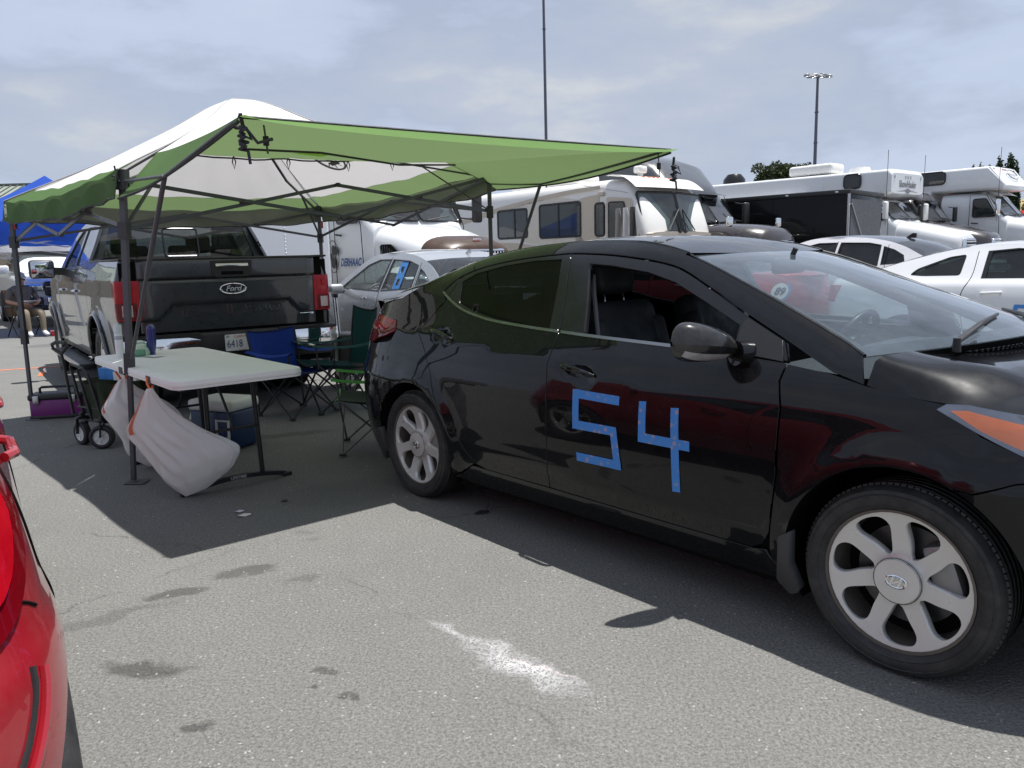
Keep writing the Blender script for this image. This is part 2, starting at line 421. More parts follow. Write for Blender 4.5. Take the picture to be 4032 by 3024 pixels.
def tape_mat(name, a, b):
    m, nt, out = nodes_of(name); L = nt.links; p = nd(nt, 'ShaderNodeBsdfPrincipled'); p.inputs['Roughness'].default_value = 0.55
    v = nd(nt, 'ShaderNodeTexVoronoi'); v.inputs['Scale'].default_value = 30; L.new(tex_coord(nt), v.inputs['Vector'])
    k = ramp(nt, v.outputs['Distance'], [(0.22, 0.85), (0.34, 0.0)])
    k2 = mth(nt, 'MULTIPLY', k, ramp(nt, noise(nt, 14, 2), [(0.42, 0.0), (0.55, 1.0)]))
    L.new(mixc(nt, k2, mixc(nt, noise(nt, 12), tuple(x * .85 for x in a), a), b), p.inputs['Base Color'])
    L.new(bump(nt, noise(nt, 60, 5), 0.2, 0.003), p.inputs['Normal']); L.new(p.outputs[0], out.inputs[0]); MAT[name] = m; return m
M_TAPE = tape_mat('blue_painters_tape', (0.055, 0.25, 0.66), (0.36, 0.28, 0.34))
M_GLASS = glass('clear_pane', (0.80, 0.86, 0.84), dirt=0.03)
M_GLASS_TINT = glass('tinted_pane', (0.16, 0.18, 0.17), dirt=0.01)
M_GLASS_DARK = glass('dark_pane', (0.05, 0.055, 0.058), dirt=0.006, refl=0.42)

# ================================================================ ground
def asphalt():
    m, nt, out = nodes_of('worn_asphalt'); L = nt.links; p = nd(nt, 'ShaderNodeBsdfPrincipled')
    co = tex_coord(nt)
    big = noise(nt, 0.35, 5, 0.6, co); mid = noise(nt, 2.6, 7, 0.65, co); fine = noise(nt, 88, 4, 0.7, co); grit = noise(nt, 165, 4, 0.75, co)
    v = nd(nt, 'ShaderNodeTexVoronoi'); v.inputs['Scale'].default_value = 105; v.inputs['Randomness'].default_value = 1.0; L.new(co, v.inputs['Vector'])
    c = ramp(nt, fine, [(0.35, (0.085, 0.085, 0.083)), (0.5, (0.180, 0.179, 0.170)), (0.65, (0.285, 0.283, 0.268))])
    c = mixc(nt, mth(nt, 'MULTIPLY', grit, 0.8), c, ramp(nt, grit, [(0.36, (0.075, 0.074, 0.072)), (0.62, (0.25, 0.247, 0.236))]))
    # individual pale and tan stones of the aggregate
    vc = nd(nt, 'ShaderNodeSeparateColor'); L.new(v.outputs['Color'], vc.inputs[0])
    st = mth(nt, 'MULTIPLY', ramp(nt, v.outputs['Distance'], [(0.22, 1.0), (0.42, 0.0)]), ramp(nt, vc.outputs[0], [(0.80, 0.0), (0.90, 1.0)]))
    c = mixc(nt, mth(nt, 'MULTIPLY', st, 0.55), c, mixc(nt, vc.outputs[1], (0.36, 0.35, 0.33), (0.22, 0.19, 0.15)))
    dk = mth(nt, 'MULTIPLY', ramp(nt, v.outputs['Distance'], [(0.2, 1.0), (0.45, 0.0)]), ramp(nt, vc.outputs[2], [(0.82, 0.0), (0.92, 1.0)]))
    c = mixc(nt, mth(nt, 'MULTIPLY', dk, 0.38), c, (0.05, 0.049, 0.048))
    tone = mixc(nt, big, (0.80, 0.80, 0.81), (1.12, 1.12, 1.09)); t2 = mixc(nt, mid, (0.86, 0.86, 0.86), (1.12, 1.12, 1.12))
    for t in (tone, t2):
        q = nd(nt, 'ShaderNodeMix', data_type='RGBA', blend_type='MULTIPLY'); q.inputs[0].default_value = 1.0; L.new(c, q.inputs[6]); L.new(t, q.inputs[7]); c = q.outputs[2]
    # oil and water stains with ragged rims
    wob = nd(nt, 'ShaderNodeTexNoise'); wob.inputs['Scale'].default_value = 7.0; wob.inputs['Detail'].default_value = 6; L.new(co, wob.inputs['Vector'])
    wv = nd(nt, 'ShaderNodeVectorMath', operation='MULTIPLY_ADD'); L.new(wob.outputs['Color'], wv.inputs[0]); wv.inputs[1].default_value = (0.22, 0.22, 0); wv.inputs[2].default_value = (-0.11, -0.11, 0)
    wa = nd(nt, 'ShaderNodeVectorMath', operation='ADD'); L.new(co, wa.inputs[0]); L.new(wv.outputs[0], wa.inputs[1]); co2 = wa.outputs[0]
    def blob(cx, cy, rx, ry, ang, soft=0.35):
        mp = nd(nt, 'ShaderNodeMapping', vector_type='TEXTURE'); mp.inputs['Location'].default_value = (cx, cy, 0); mp.inputs['Rotation'].default_value = (0, 0, R(ang)); mp.inputs['Scale'].default_value = (rx, ry, 1000.0)
        L.new(co2, mp.inputs[0]); ln = nd(nt, 'ShaderNodeVectorMath', operation='LENGTH'); L.new(mp.outputs[0], ln.inputs[0])
        return ramp(nt, mth(nt, 'MULTIPLY', ln.outputs['Value'], 0.5), [(0.5 - soft / 2, 1.0), (0.5, 0.0)])
    stains = [(-1.28, 2.47, 0.16, 0.085, -8, .75), (-1.43, 3.10, 0.13, 0.055, 20, .7), (-1.20, 3.32, 0.15, 0.07, 10, .65), (-0.93, 3.18, .10, .05, 0, .35), (-0.95, 2.14, 0.055, 0.04, 0, .75),
              (-0.66, 2.42, 0.06, 0.03, 5, .65), (-1.62, 2.86, .3, .05, 35, .35), (-2.35, 3.35, .13, .06, 30, .5), (-0.68, 2.3, .02, .02, 0, .7), (-0.9, 1.9, .05, .03, 0, .6), (-1.85, 6.1, .5, .1, 20, .5),
              (-.95, 4.5, .5, .3, 20, .25), (.4, 1.5, .3, .18, 20, .25), (-8.2, 14.5, 1.1, .5, 30, .4), (2.5, -1.5, .6, .3, 10, .4), (-.55, 2.28, .02, .02, 0, .7), (-1.75, 2.05, .2, .05, 40, .25)]
    acc = None
    for x, y, rx, ry, a, k in stains:
        b = mth(nt, 'MULTIPLY', blob(x, y, rx, ry, a), k); acc = b if acc is None else mth(nt, 'MAXIMUM', acc, b)
    c = mixc(nt, mth(nt, 'MULTIPLY', acc, 1.0, True), c, mixc(nt, 0.22, (0.022, 0.021, 0.020), c))
    # white chalky scrape with a pinkish edge
    def streak(x0, y0, x1, y1, w, soft):
        cx, cy = (x0 + x1) / 2, (y0 + y1) / 2; l = math.hypot(x1 - x0, y1 - y0) / 2; return blob(cx, cy, l, w, math.degrees(math.atan2(y1 - y0, x1 - x0)), soft)
    vcr = nd(nt, 'ShaderNodeTexVoronoi', feature='DISTANCE_TO_EDGE'); vcr.inputs['Scale'].default_value = 62; L.new(co2, vcr.inputs['Vector'])
    web = ramp(nt, vcr.outputs['Distance'], [(0.03, 1.0), (0.16, 0.1)])
    s = mth(nt, 'MAXIMUM', streak(-0.22, 2.63, 0.22, 2.20, 0.085, 0.9), mth(nt, 'MULTIPLY', streak(-0.38, 2.80, 0.02, 2.47, 0.045, 0.9), 0.8))
    s2 = mth(nt, 'MULTIPLY', s, mth(nt, 'MULTIPLY', mth(nt, 'ADD', web, ramp(nt, noise(nt, 90, 4, 0.7, co), [(0.5, 0.0), (0.62, 0.7)]), True), ramp(nt, noise(nt, 9, 4, 0.6, co), [(0.28, 0.35), (0.6, 1.0)])))
    c = mixc(nt, mth(nt, 'MULTIPLY', s2, 0.85), c, (0.74, 0.74, 0.76))
    pk = mth(nt, 'MULTIPLY', streak(-0.08, 2.53, 0.20, 2.30, 0.012, 0.9), ramp(nt, grit, [(0.42, 0.0), (0.55, 1.0)]))
    c = mixc(nt, mth(nt, 'MULTIPLY', pk, 0.9), c, (0.80, 0.68, 0.68))
    vk = nd(nt, 'ShaderNodeTexVoronoi', feature='DISTANCE_TO_EDGE'); vk.inputs['Scale'].default_value = 0.42; L.new(co2, vk.inputs['Vector'])
    crk = mth(nt, 'MULTIPLY', ramp(nt, vk.outputs['Distance'], [(0.0, 1.0), (0.0045, 0.0)]), ramp(nt, noise(nt, 0.9, 4, 0.6, co), [(0.5, 0.0), (0.6, 0.55)]))
    c = mixc(nt, crk, c, (0.03, 0.03, 0.03))
    L.new(c, p.inputs['Base Color']); L.new(mixc(nt, acc, 0.88, 0.62), p.inputs['Roughness']); p.inputs['Specular IOR Level'].default_value = 0.35
    h = mth(nt, 'ADD', mth(nt, 'MULTIPLY', grit, 0.6), mth(nt, 'ADD', fine, mth(nt, 'MULTIPLY', v.outputs['Distance'], -0.7)))
    L.new(bump(nt, h, 0.85, 0.006), p.inputs['Normal']); L.new(p.outputs[0], out.inputs[0]); MAT['asphalt'] = m; return m
g = MB(); g.add([(-900, -300, 0), (900, -300, 0), (900, 1500, 0), (-900, 1500, 0)], [(0, 1, 2, 3)])
ground = g.build('ground', asphalt(), None, smooth=0, fix=False); tag(ground, kind='structure'); ground['label'] = 'worn grey asphalt paddock with oil stains and a white scrape'
# loose grit and flecks lying on the asphalt near the camera
mb = MB()
for i in range(2600):
    d = 1.3 + 7.5 * rng.random() ** 1.6; a = rng.uniform(-0.62, 0.62); x, y = d * math.sin(a), d * math.cos(a); r = rng.uniform(0.0015, 0.0042) * (1 + .12 * d); t = rng.uniform(0, 6.28)
    ps = [(x + r * k * math.cos(t + q), y + r * k * math.sin(t + q), 0.0004) for q, k in ((0, 1.5), (1.6, .8), (3.1, 1.3), (4.6, .9))]
    mb.add(ps + [(x, y, r * .55)], [(0, 1, 4), (1, 2, 4), (2, 3, 4), (3, 0, 4)])
o = mb.build('grit', mat('pale_grit', (0.33, 0.32, 0.30), 0.8, vary=0.6, vscale=3.0), None, smooth=0); tag(o, 'pale grit scattered over the near asphalt', 'grit', kind='stuff')
# orange paint marks
def sheet_xy(name, pts, z, m, parent=None):
    mb = MB(); mb.add([(x, y, z) for x, y in pts], [tuple(range(len(pts)))]); return mb.build(name, m, parent, smooth=0, fix=False)
def worn_paint(name, col, lo=0.42, hi=0.6):
    m, nt, out = nodes_of(name); L = nt.links; p = nd(nt, 'ShaderNodeBsdfPrincipled'); p.inputs['Base Color'].default_value = (*col, 1); p.inputs['Roughness'].default_value = 0.8
    t = nd(nt, 'ShaderNodeBsdfTransparent'); mx = nd(nt, 'ShaderNodeMixShader'); L.new(ramp(nt, noise(nt, 24, 6, 0.7), [(lo, 0.0), (hi, 1.0)]), mx.inputs[0]); L.new(t.outputs[0], mx.inputs[1]); L.new(p.outputs[0], mx.inputs[2]); L.new(mx.outputs[0], out.inputs[0]); MAT[name] = m; return m
M_ORANGE = worn_paint('worn_orange_paint', (0.80, 0.20, 0.07), 0.34, 0.5)

# ================================================================ car bodies
class Shape:
    """half body as a wrapped surface: side view for the flank, superellipse plan for the ends.
    S(s,z): s = x along the flank; beyond xkr / xkf it turns round the corner to the centre line."""
    def __init__(s, wz, wx, xr, xf, xkr, xkf, nr=2.4, nf=2.4, creases=(), flares=(), dents=()):
        s.wz, s.wx = pch(wz), pch(wx); s.xr, s.xf = pch(xr), pch(xf); s.xkr, s.xkf, s.nr, s.nf = xkr, xkf, nr, nf
        s.creases = [(pch(l), a, w, pch(f)) for l, a, w, f in creases]; s.flares = flares; s.dents = dents
        s.Lr, s.Lf = 1.0, 1.0; s.round = None
    def W(s, x, z):
        y = s.wz(z) * s.wx(x)
        for l, a, w, f in s.creases:
            d = z - l(x); y = y + a * f(x) * np.exp(-np.sqrt(d * d + 4e-6) / w)
        for cx, cz, r, a, w in s.flares:
            d = np.hypot(x - cx, z - cz) - r; y = y + a * np.exp(-(np.maximum(d, 0) / w) ** 2)
        for cx, cz, rx, rz, a, ang in s.dents:
            c_, s_ = math.cos(ang), math.sin(ang); u = ((x - cx) * c_ + (z - cz) * s_) / rx; v = (-(x - cx) * s_ + (z - cz) * c_) / rz
            y = y - a * np.exp(-(u * u + v * v) ** 2)
        if s.round:
            f_, w_, d_ = s.round; t_ = np.clip((z - f_(x) + w_) / w_, 0, 1.3); y = y - d_ * t_ * t_ * np.clip((x + .1) / .2, 0, 1) * np.clip((2.56 - x) / .1, 0, 1)
        return y
    def S(s, q, z, side=-1):
        q = np.asarray(q, float); z = np.asarray(z, float)
        x = np.clip(q, s.xkr, s.xkf); y = s.W(x, z)
        pr = np.clip((s.xkr - q) / s.Lr, 0, 1) * (PI / 2); pf = np.clip((q - s.xkf) / s.Lf, 0, 1) * (PI / 2)
        e = 2.0 / s.nr
        X = x - np.where(pr > 0, (s.xkr - s.xr(z)) * np.sin(pr) ** e, 0) + np.where(pf > 0, (s.xf(z) - s.xkf) * np.sin(pf) ** (2.0 / s.nf), 0)
        y = y * np.where(pr > 0, np.cos(pr) ** e, 1) * np.where(pf > 0, np.cos(pf) ** (2.0 / s.nf), 1)
        return np.stack([X, side * y, z + 0 * X], -1)
    def q(s, x, z):
        """side-view x to surface parameter"""
        if x < s.xkr:
            t = min(1.0, (s.xkr - x) / float(s.xkr - s.xr(z))); return s.xkr - s.Lr * math.asin(t ** (s.nr / 2)) / (PI / 2)
        if x > s.xkf:
            t = min(1.0, (x - s.xkf) / float(s.xf(z) - s.xkf)); return s.xkf + s.Lf * math.asin(t ** (s.nf / 2)) / (PI / 2)
        return x
    def qy(s, y, z, end):
        """distance from the centre line to surface parameter, on the rear (-1) or front (+1) end"""
        k = s.xkr if end < 0 else s.xkf; n = s.nr if end < 0 else s.nf
        t = min(1.0, abs(y) / float(s.W(k, z))); a = math.acos(min(1, t ** (n / 2))) / (PI / 2)
        return k - s.Lr * a if end < 0 else k + s.Lf * a
    def o(s, pts, smooth=False, step=0.03, closed=True):
        """outline in (x,z), or (y,z,end) for the ends, resampled"""
        P = [((s.q(p[0], p[1]), p[1]) if len(p) == 2 else (s.qy(p[0], p[1], p[2]), p[1])) for p in pts]
        return crom(P, step, closed) if smooth else lin(P, step, closed)
    def F(s, side, off=0.0):
        return lambda a, b: s.S(a, b, side)
    def panel(s, name, outline, mat, parent, side=-1, holes=(), off=0.0, thick=0.012, grid=0.045):
        return sheet(name, outline, s.F(side), mat, parent, holes, grid, thick, off, flip=(side > 0))

def wheel(name, parent, x, y, z, r_tyre, r_rim, width, side, style, M_rim, nseg=48, spokes=7):
    """tyre, rim, brake disc and cap; the wheel's outer face looks along side*y"""
    w = bpy.data.objects.new(name, None); COL.objects.link(w); w.parent = parent; w.location = (x, y, z); w.empty_display_size = 0.05
    if side > 0: w.rotation_euler = (0, 0, PI)
    # local: outer face at -y
    h = width / 2; s_ = r_tyre - r_rim
    prof = [(r_rim - .004, -h * .80), (r_rim + s_ * .12, -h * .90), (r_rim + s_ * .22, -h * .945), (r_rim + s_ * .25, -h * .97), (r_rim + s_ * .28, -h * .955), (r_rim + s_ * .45, -h * 1.0), (r_rim + s_ * .60, -h * .985), (r_rim + s_ * .63, -h * 1.005), (r_rim + s_ * .66, -h * .97), (r_rim + s_ * .80, -h * .94), (r_tyre - .008, -h * .80), (r_tyre, -h * .62)]
    tr = []
    for k in range(4):
        a = -h * .62 + 1.24 * h * (k + .5) / 4.5; tr += [(r_tyre, a - .006), (r_tyre - .009, a - .004), (r_tyre - .009, a + .004), (r_tyre, a + .006)]
    full = prof + tr + [(r, -b) for r, b in prof[::-1]]
    mb = MB(); mb.lathe(full, nseg, axis='Y'); mb.build('tyre', M_RUBBER, w, smooth=40)
    # shallow tread blocks on the shoulders
    mb = MB(); nb = 96 if r_tyre < .34 else 48; tq = .20 if r_tyre < .34 else .42; th = .009 if r_tyre < .34 else .016
    for sgn in (-1, 1):
        for k in range(nb):
            a = 2 * PI * k / nb; M = Matrix.Rotation(-a, 4, 'Y') @ Matrix.Translation((r_tyre - .007 + (0 if r_tyre > .34 else .0025), sgn * h * (.74 if r_tyre > .34 else .58), 0))
            mb.box((0, 0, 0), (th, h * tq, 2 * PI * r_tyre / nb * .7), rot=(0, 0, -sgn * .35), M=M)
    o = mb.build('tread_blocks', M_RUBBER, w, smooth=0); o['kind'] = 'stuff'
    mb = MB(); mb.lathe([(r_rim * .99, -h * .80), (r_rim * 1.0, -h * .86), (r_rim * .965, -h * .86), (r_rim * .945, -h * .70), (r_rim * .90, -h * .2), (r_rim * .88, h * .7), (r_rim * .95, h * .8)], nseg, axis='Y'); mb.build('rim_barrel', mat('dusty_barrel', (.13, .115, .10), .5, metal=.4, vary=.3), w, smooth=30)
    # spoke disc with openings, dished towards the hub
    Ri = r_rim * .965
    def disc(a, b):
        rr = np.hypot(a, b) / Ri; d = -h * .80 + .030 * (1 - rr ** 2) - .028 * np.exp(-(rr / .30) ** 4); return np.stack([a, d + 0 * a, b], -1)
    holes = []
    for k in range(spokes):
        a0 = 90 + 360 * (k + .5) / spokes; hw = 360 / spokes
        if style == 'twist':
            ring = [(.40, -.15, 0), (.365, 0, 0), (.40, .15, 0), (.58, .275, 1.5), (.80, .345, 3.5), (.92, .23, 4.5), (.945, 0, 4.5), (.92, -.23, 4.5), (.80, -.345, 3.5), (.58, -.275, 1.5)]
            pts = [(Ri * r_ * math.cos(R(a0 + f_ * hw + t_)), Ri * r_ * math.sin(R(a0 + f_ * hw + t_))) for r_, f_, t_ in ring]
            holes.append(crom(pts, .014, True))
        elif style == 'split':
            ring = [(.36, -.10), (.36, .10), (.9, .34), (.93, 0), (.9, -.34)]
            pts = [(Ri * r_ * math.cos(R(a0 + f_ * hw)), Ri * r_ * math.sin(R(a0 + f_ * hw))) for r_, f_ in ring]; holes.append(rounded(pts, .02, 3))
    sheet('spokes', arc(0, 0, Ri, 0, 360, 64)[:-1], disc, M_rim, w, holes, .03, .035, 0.0, flip=False)
    mb = MB(); mb.lathe([(0.001, h * .05), (r_rim * .70, h * .05), (r_rim * .70, h * .05 + .02), (0.001, h * .05 + .02)], 36, axis='Y'); mb.build('brake_disc', mat('dark_disc', (.10, .10, .10), .4, metal=.8), w, smooth=30)
    mb = MB(); mb.rbox((r_rim * .50, -.01, r_rim * .22), (.09, .07, .17), .02, 2, rot=(0, -.35, 0)); mb.build('brake_caliper', mat('dull_alloy', (.30, .30, .30), .5, metal=.8), w)
    mb = MB(); mb.lathe([(.001, -h * .80 - .006), (r_rim * .30, -h * .80 - .001), (r_rim * .315, -h * .80 + .02)], 40, axis='Y'); cap = mb.build('centre_cap', M_rim, w, smooth=30)
    mb = MB(); mb.lathe([(r_rim * .316, -h * .80 + .004), (r_rim * .326, -h * .80 + .004)], 40, axis='Y'); mb.build('cap_gap', M_VOID, cap, smooth=0)
    mb = MB(); mb.lathe([(.001, h * .3), (r_rim * .9, h * .3)], 32, axis='Y'); mb.build('back_plate', M_VOID, w, smooth=0)
    return w, cap
def seat(parent, x, y, z, m, sc=1.0, rods=True, mh=None):
    """front seat facing +x: cushion, backrest, headrest, rods"""
    s = bpy.data.objects.new('seat', None); COL.objects.link(s); s.parent = parent; s.location = (x, y, z); s.scale = (sc,) * 3
    MB().rbox((.22, 0, .08), (.52, .50, .16), .06, 4, rot=(0, -.12, 0)).build('cushion', m, s)
    mb = MB(); mb.rbox((-.10, 0, .43), (.15, .48, .62), .065, 4, rot=(0, -.30, 0)); mb.rbox((-.07, .21, .40), (.16, .09, .50), .04, 3, rot=(0, -.30, 0)); mb.rbox((-.07, -.21, .40), (.16, .09, .50), .04, 3, rot=(0, -.30, 0)); mb.build('backrest', m, s)
    MB().rbox((-.215, 0, .865), (.11, .27, .21), .05, 5, rot=(0, -.22, 0)).build('headrest', mh or m, s)
    if rods:
        for k in (-1, 1): MB().cyl((-.185, k * .07, .70), (-.205, k * .07, .80), .0065, n=8).build('headrest_rod', M_CHROME, s)
    return s
def strip(name, pts, F, w, mat, parent, flip=False, thick=.006, off=.002, step=.03):
    """narrow trim that follows a line on the surface; w is its half width in the surface plane"""
    P = crom(pts, step); a = np.array(P); t = np.gradient(a, axis=0); n = np.stack([-t[:, 1], t[:, 0]], 1); n /= np.linalg.norm(n, axis=1)[:, None]
    up = [tuple(p) for p in a + n * w]; dn = [tuple(p) for p in a - n * w]
    return sheet(name, up + dn[::-1], F, mat, parent, (), 0, thick, off, flip)

# ---------------------------------------------------------------- the black sedan in front
M_BLACKPAINT = mat('black_car_paint', (0.0040, 0.0042, 0.0052), 0.28, coat=.9, coat_r=0.022, vary=0.2, dust=0.012, spec=0.05, coat_ior=1.42)
M_ALLOY = mat('silver_alloy', (0.66, 0.65, 0.63), 0.34, metal=0.45, vary=0.06, vscale=9, dust=0.14)
EL = Shape(
    wz=[(0.0, .79), (.17, .835), (.30, .872), (.50, .885), (.66, .880), (.80, .862), (.92, .825), (1.0, .787), (1.10, .738), (1.20, .690), (1.30, .640), (1.38, .594), (1.46, .53)],
    wx=[(-.95, .97), (-.5, .985), (0, .995), (.8, 1.0), (1.6, 1.0), (2.3, 1.0), (2.7, 1.0), (3.0, .985), (3.6, .95)],
    xr=[(0, -.76), (.2, -.83), (.42, -.93), (.70, -.955), (.85, -.93), (1.0, -.885), (1.1, -.87), (1.3, -.80)],
    xf=[(0, 3.38), (.2, 3.47), (.45, 3.57), (.65, 3.55), (.80, 3.45), (.95, 3.30), (1.1, 3.1)],
    xkr=-.12, xkf=2.86, nr=2.9, nf=2.1,
    creases=[([(-.6, .955), (0, .955), (.547, .905), (1.1, .868), (1.6, .83), (2.2, .79)], .011, .045, [(-.6, .6), (-.2, 1), (1.0, 1), (1.7, .25), (2.2, 0)]),
             ([(-.5, .42), (.5, .40), (1.5, .37), (2.3, .36), (3, .40)], .010, .05, [(-.5, 0), (.3, 0), (.7, 1), (2.0, 1), (2.4, 0)])],
    flares=[(0, .31, .365, .022, .065), (2.695, .312, .372, .020, .065)],
    dents=[(.235, .945, .085, .030, .016, -.22), (1.285, .845, .10, .034, .018, -.17)])
GAP = .0035
EL.round = (pch([(-.30, 1.135), (-.10, 1.215), (.10, 1.284), (.31, 1.338), (.57, 1.380), (.80, 1.402), (1.05, 1.412), (1.37, 1.402), (1.55, 1.375), (1.668, 1.345), (2.073, 1.194), (2.363, 1.072), (2.513, 1.003), (3.5, .6)]), .075, .030)
def build_elantra():
    CX, CY, YAW = .094, 4.928, -.860
    T = thing('black_sedan', 'black four-door sedan with blue tape number 54 on its front door', 'car', (CX, CY, 0), YAW)
    BELT = [(.095, 1.176), (.188, 1.131), (.320, 1.086), (.470, 1.056), (.638, 1.035), (.934, 1.015), (1.101, 1.008), (1.330, .998), (1.789, .984), (2.05, .975), (2.26, .962), (2.43, .943)]
    belt = pch(BELT)
    DTOP = [(.095, 1.176), (.192, 1.245), (.334, 1.295), (.554, 1.333), (.765, 1.353), (.952, 1.363), (1.016, 1.365), (1.2, 1.358), (1.425, 1.337), (1.645, 1.301), (1.865, 1.211), (2.048, 1.122), (2.230, 1.040), (2.43, .945)]
    dtop = pch(DTOP)
    # roof edge line (the ditch between flank and roof), in (x,z) on the flank
    RAIL = [(-.30, 1.135), (-.10, 1.215), (.10, 1.284), (.31, 1.338), (.57, 1.380), (.80, 1.402), (1.05, 1.412), (1.37, 1.402), (1.55, 1.375), (1.668, 1.345), (2.073, 1.194), (2.363, 1.072), (2.513, 1.003)]
    rail = pch(RAIL)
    A_R = lambda a0, a1: arc(0, .31, .362, a0, a1, 26); A_F = lambda a0, a1: arc(2.695, .312, .370, a0, a1, 26)
    Bg = [(1.016, 1.365), (1.068, 1.19), (1.108, 1.008), (1.098, .868), (1.114, .668), (1.122, .289)]
    DG = [(.156, 1.141), (.075, 1.04), (.003, .954), (.098, .860), (.169, .761), (.235, .631), (.308, .535), (.419, .445), (.471, .369), (.556, .300), (.649, .286)]
    FG = [(2.264, .960), (2.252, .901), (2.274, .813), (2.278, .577), (2.262, .365), (2.235, .312), (2.19, .288)]
    def shift(p, d): return [(x + d, z) for x, z in p]
    for side in (-1, 1):
        Fs = EL.F(side)
        def pan(n, out, m=M_BLACKPAINT, par=T, **k): return EL.panel(n, out, m, par, side=side, **k)
        # doors
        out = shift(Bg[2:][::-1], GAP) + [(x, float(belt(x)) - .001) for x in (1.115, 1.330, 1.789, 2.05, 2.255)] + shift(FG, -GAP) + [(1.7, .286)]
        fd = pan('front_door', EL.o(out), grid=.04)
        out = shift(Bg[2:], -GAP) + [(.9, .287)] + shift(DG[::-1][:-1], GAP) + [(.162, 1.139)] + [(x, float(belt(x)) - .001) for x in (.188, .25, .320, .470, .638, .934, 1.095)]
        rd = pan('rear_door', EL.o(out), grid=.04)
        # door handles: a bar over a pocket
        for par, cx, cz, sl in ((rd, .235, .951, -.18), (fd, 1.29, .853, -.13)):
            path = []; 
            for i in range(13):
                t = -1 + i / 6; xx = cx + t * .105; zz = cz + sl * t * .105 + .006 * (1 - t * t); p = EL.S(xx, zz, side); lift = .030 * (1 - t ** 4) + .002
                path.append((p[0], p[1] + side * lift, p[2]))
            mb = MB(); mb.tube(path, [.006] + [.0125] * 11 + [.006], 10); mb.build('handle', M_BLACKPAINT, par)
            EL.panel('handle_pocket', arc(cx, cz - .004, .075, 0, 360, 30, .028)[:-1], M_TRIM, par, side=side, off=.0012, thick=0, grid=.02)
        # quarter panel with C pillar, roof rail and A pillar: one pressed side frame
        top = [(x, float(rail(x))) for x in np.linspace(2.513, -.30, 60)]
        out = [(2.546, .918)] + top + [(-.45, 1.102), (-.58, 1.092), (.665, 1.088, -1), (.635, 1.06, -1), (.635, 1.037, -1), (-.58, 1.034), (-.27, 1.008), (-.225, .952), (-.26, .90), (-.33, .66)] + A_R(152, -16)[1:] + [(.40, .215), (.52, .285)] + shift(DG[::-1][2:], -GAP) + \
              [(x, float(dtop(x)) + .004) for x in (.215, .334, .554, .765, .952, 1.016, 1.2, 1.425, 1.645, 1.865, 2.048, 2.230, 2.34)] + [(2.43, .950)]
        # remove the part of the rear door top between belt and window top: outline follows the window opening
        out = [(2.546, .918)] + top + [(-.45, 1.102), (-.58, 1.092), (.665, 1.088, -1), (.635, 1.06, -1), (.635, 1.037, -1), (-.58, 1.034), (-.27, 1.008), (-.225, .952), (-.26, .90), (-.33, .66)] + A_R(152, -16)[1:] + [(.40, .215), (.52, .283)] + \
              shift([p for p in DG[::-1] if p[1] > .295 and p[1] < 1.1], -GAP) + [(.14, 1.136), (.090, 1.172)] + [(x, float(dtop(x)) + .004) for x in np.linspace(.12, 2.34, 42)] + [(2.43, .950)]
        pan('side_frame', EL.o(out), grid=.04)
        # fixed black corner, rear door glass, black pillar covers, window frame
        pan('quarter_corner', EL.o([(.101, 1.174), (.150, 1.147), (.213, 1.248), (.190, 1.243)]), M_TRIM, off=-.002)
        gl = [(.275, 1.120), (.240, 1.232), (.346, 1.277), (.554, 1.315), (.773, 1.337), (.965, 1.341), (1.000, 1.22), (1.035, 1.022), (.80, 1.033), (.631, 1.048), (.424, 1.080)]
        fr = [(.158, 1.146), (.219, 1.250)] + [(x, float(dtop(x)) - .003) for x in np.linspace(.24, 1.010, 16)] + shift(Bg[:3], -GAP)[0:] + [(x, float(belt(x)) + .010) for x in np.linspace(1.09, .19, 16)]
        pan('rear_window_frame', EL.o(fr), M_TRIM, par=rd, holes=[EL.o(gl)], off=-.003)
        pan('rear_window', EL.o(gl), M_GLASS_DARK, par=rd, off=-.007, thick=0)
        op = [(1.262, 1.004), (1.215, 1.16), (1.158, 1.318), (1.30, 1.308), (1.52, 1.278), (1.68, 1.236), (1.86, 1.160), (2.035, 1.082), (2.040, .988), (1.789, .992), (1.50, 1.0)]
        fr = shift(Bg[:3][::-1], GAP) + [(x, float(dtop(x)) - .004) for x in np.linspace(1.03, 2.232, 30)] + [(2.258, .972)] + [(x, float(belt(x)) + .008) for x in np.linspace(2.25, 1.12, 16)]
        pan('front_window_frame', EL.o(fr), M_TRIM, par=fd, holes=[EL.o(op)], off=-.003, thick=.03)
        if side > 0: pan('front_window', EL.o(op), M_GLASS, par=fd, off=-.008, thick=0)
        # bright belt moulding, in two lengths
        strip('belt_moulding', [(.100, 1.174), (.188, 1.133), (.320, 1.088), (.470, 1.058), (.638, 1.037), (.934, 1.018), (1.098, 1.011)], Fs, .006, mat('satin_moulding', (.30, .30, .31), .25, metal=1.0), rd, flip=side > 0)
        strip('belt_moulding', [(1.118, 1.010), (1.330, 1.001), (1.789, .987), (2.04, .978)], Fs, .006, MAT['satin_moulding'], fd, flip=side > 0)
        # front fender
        out = [(2.263, .290), (2.268, .365), (2.284, .577), (2.280, .813), (2.258, .901), (2.270, .958), (2.432, .940), (2.55, .914), (2.70, .893), (2.80, .884), (2.835, .868), (2.90, .806), (3.015, .762), (3.10, .72), (3.06, .705), (3.0, .69), (2.90, .645)] + A_F(66, 190) + [(2.30, .25), (2.27, .262)]
        pan('front_fender', EL.o(out), grid=.04)
        # sill
        out = [(.36, .190), (.405, .207), (.53, .280), (.60, .279), (1.12, .281), (1.7, .279), (2.19, .281), (2.24, .290), (2.262, .262), (2.30, .24), (2.318, .19), (2.2, .183), (1.2, .180), (.5, .172)]
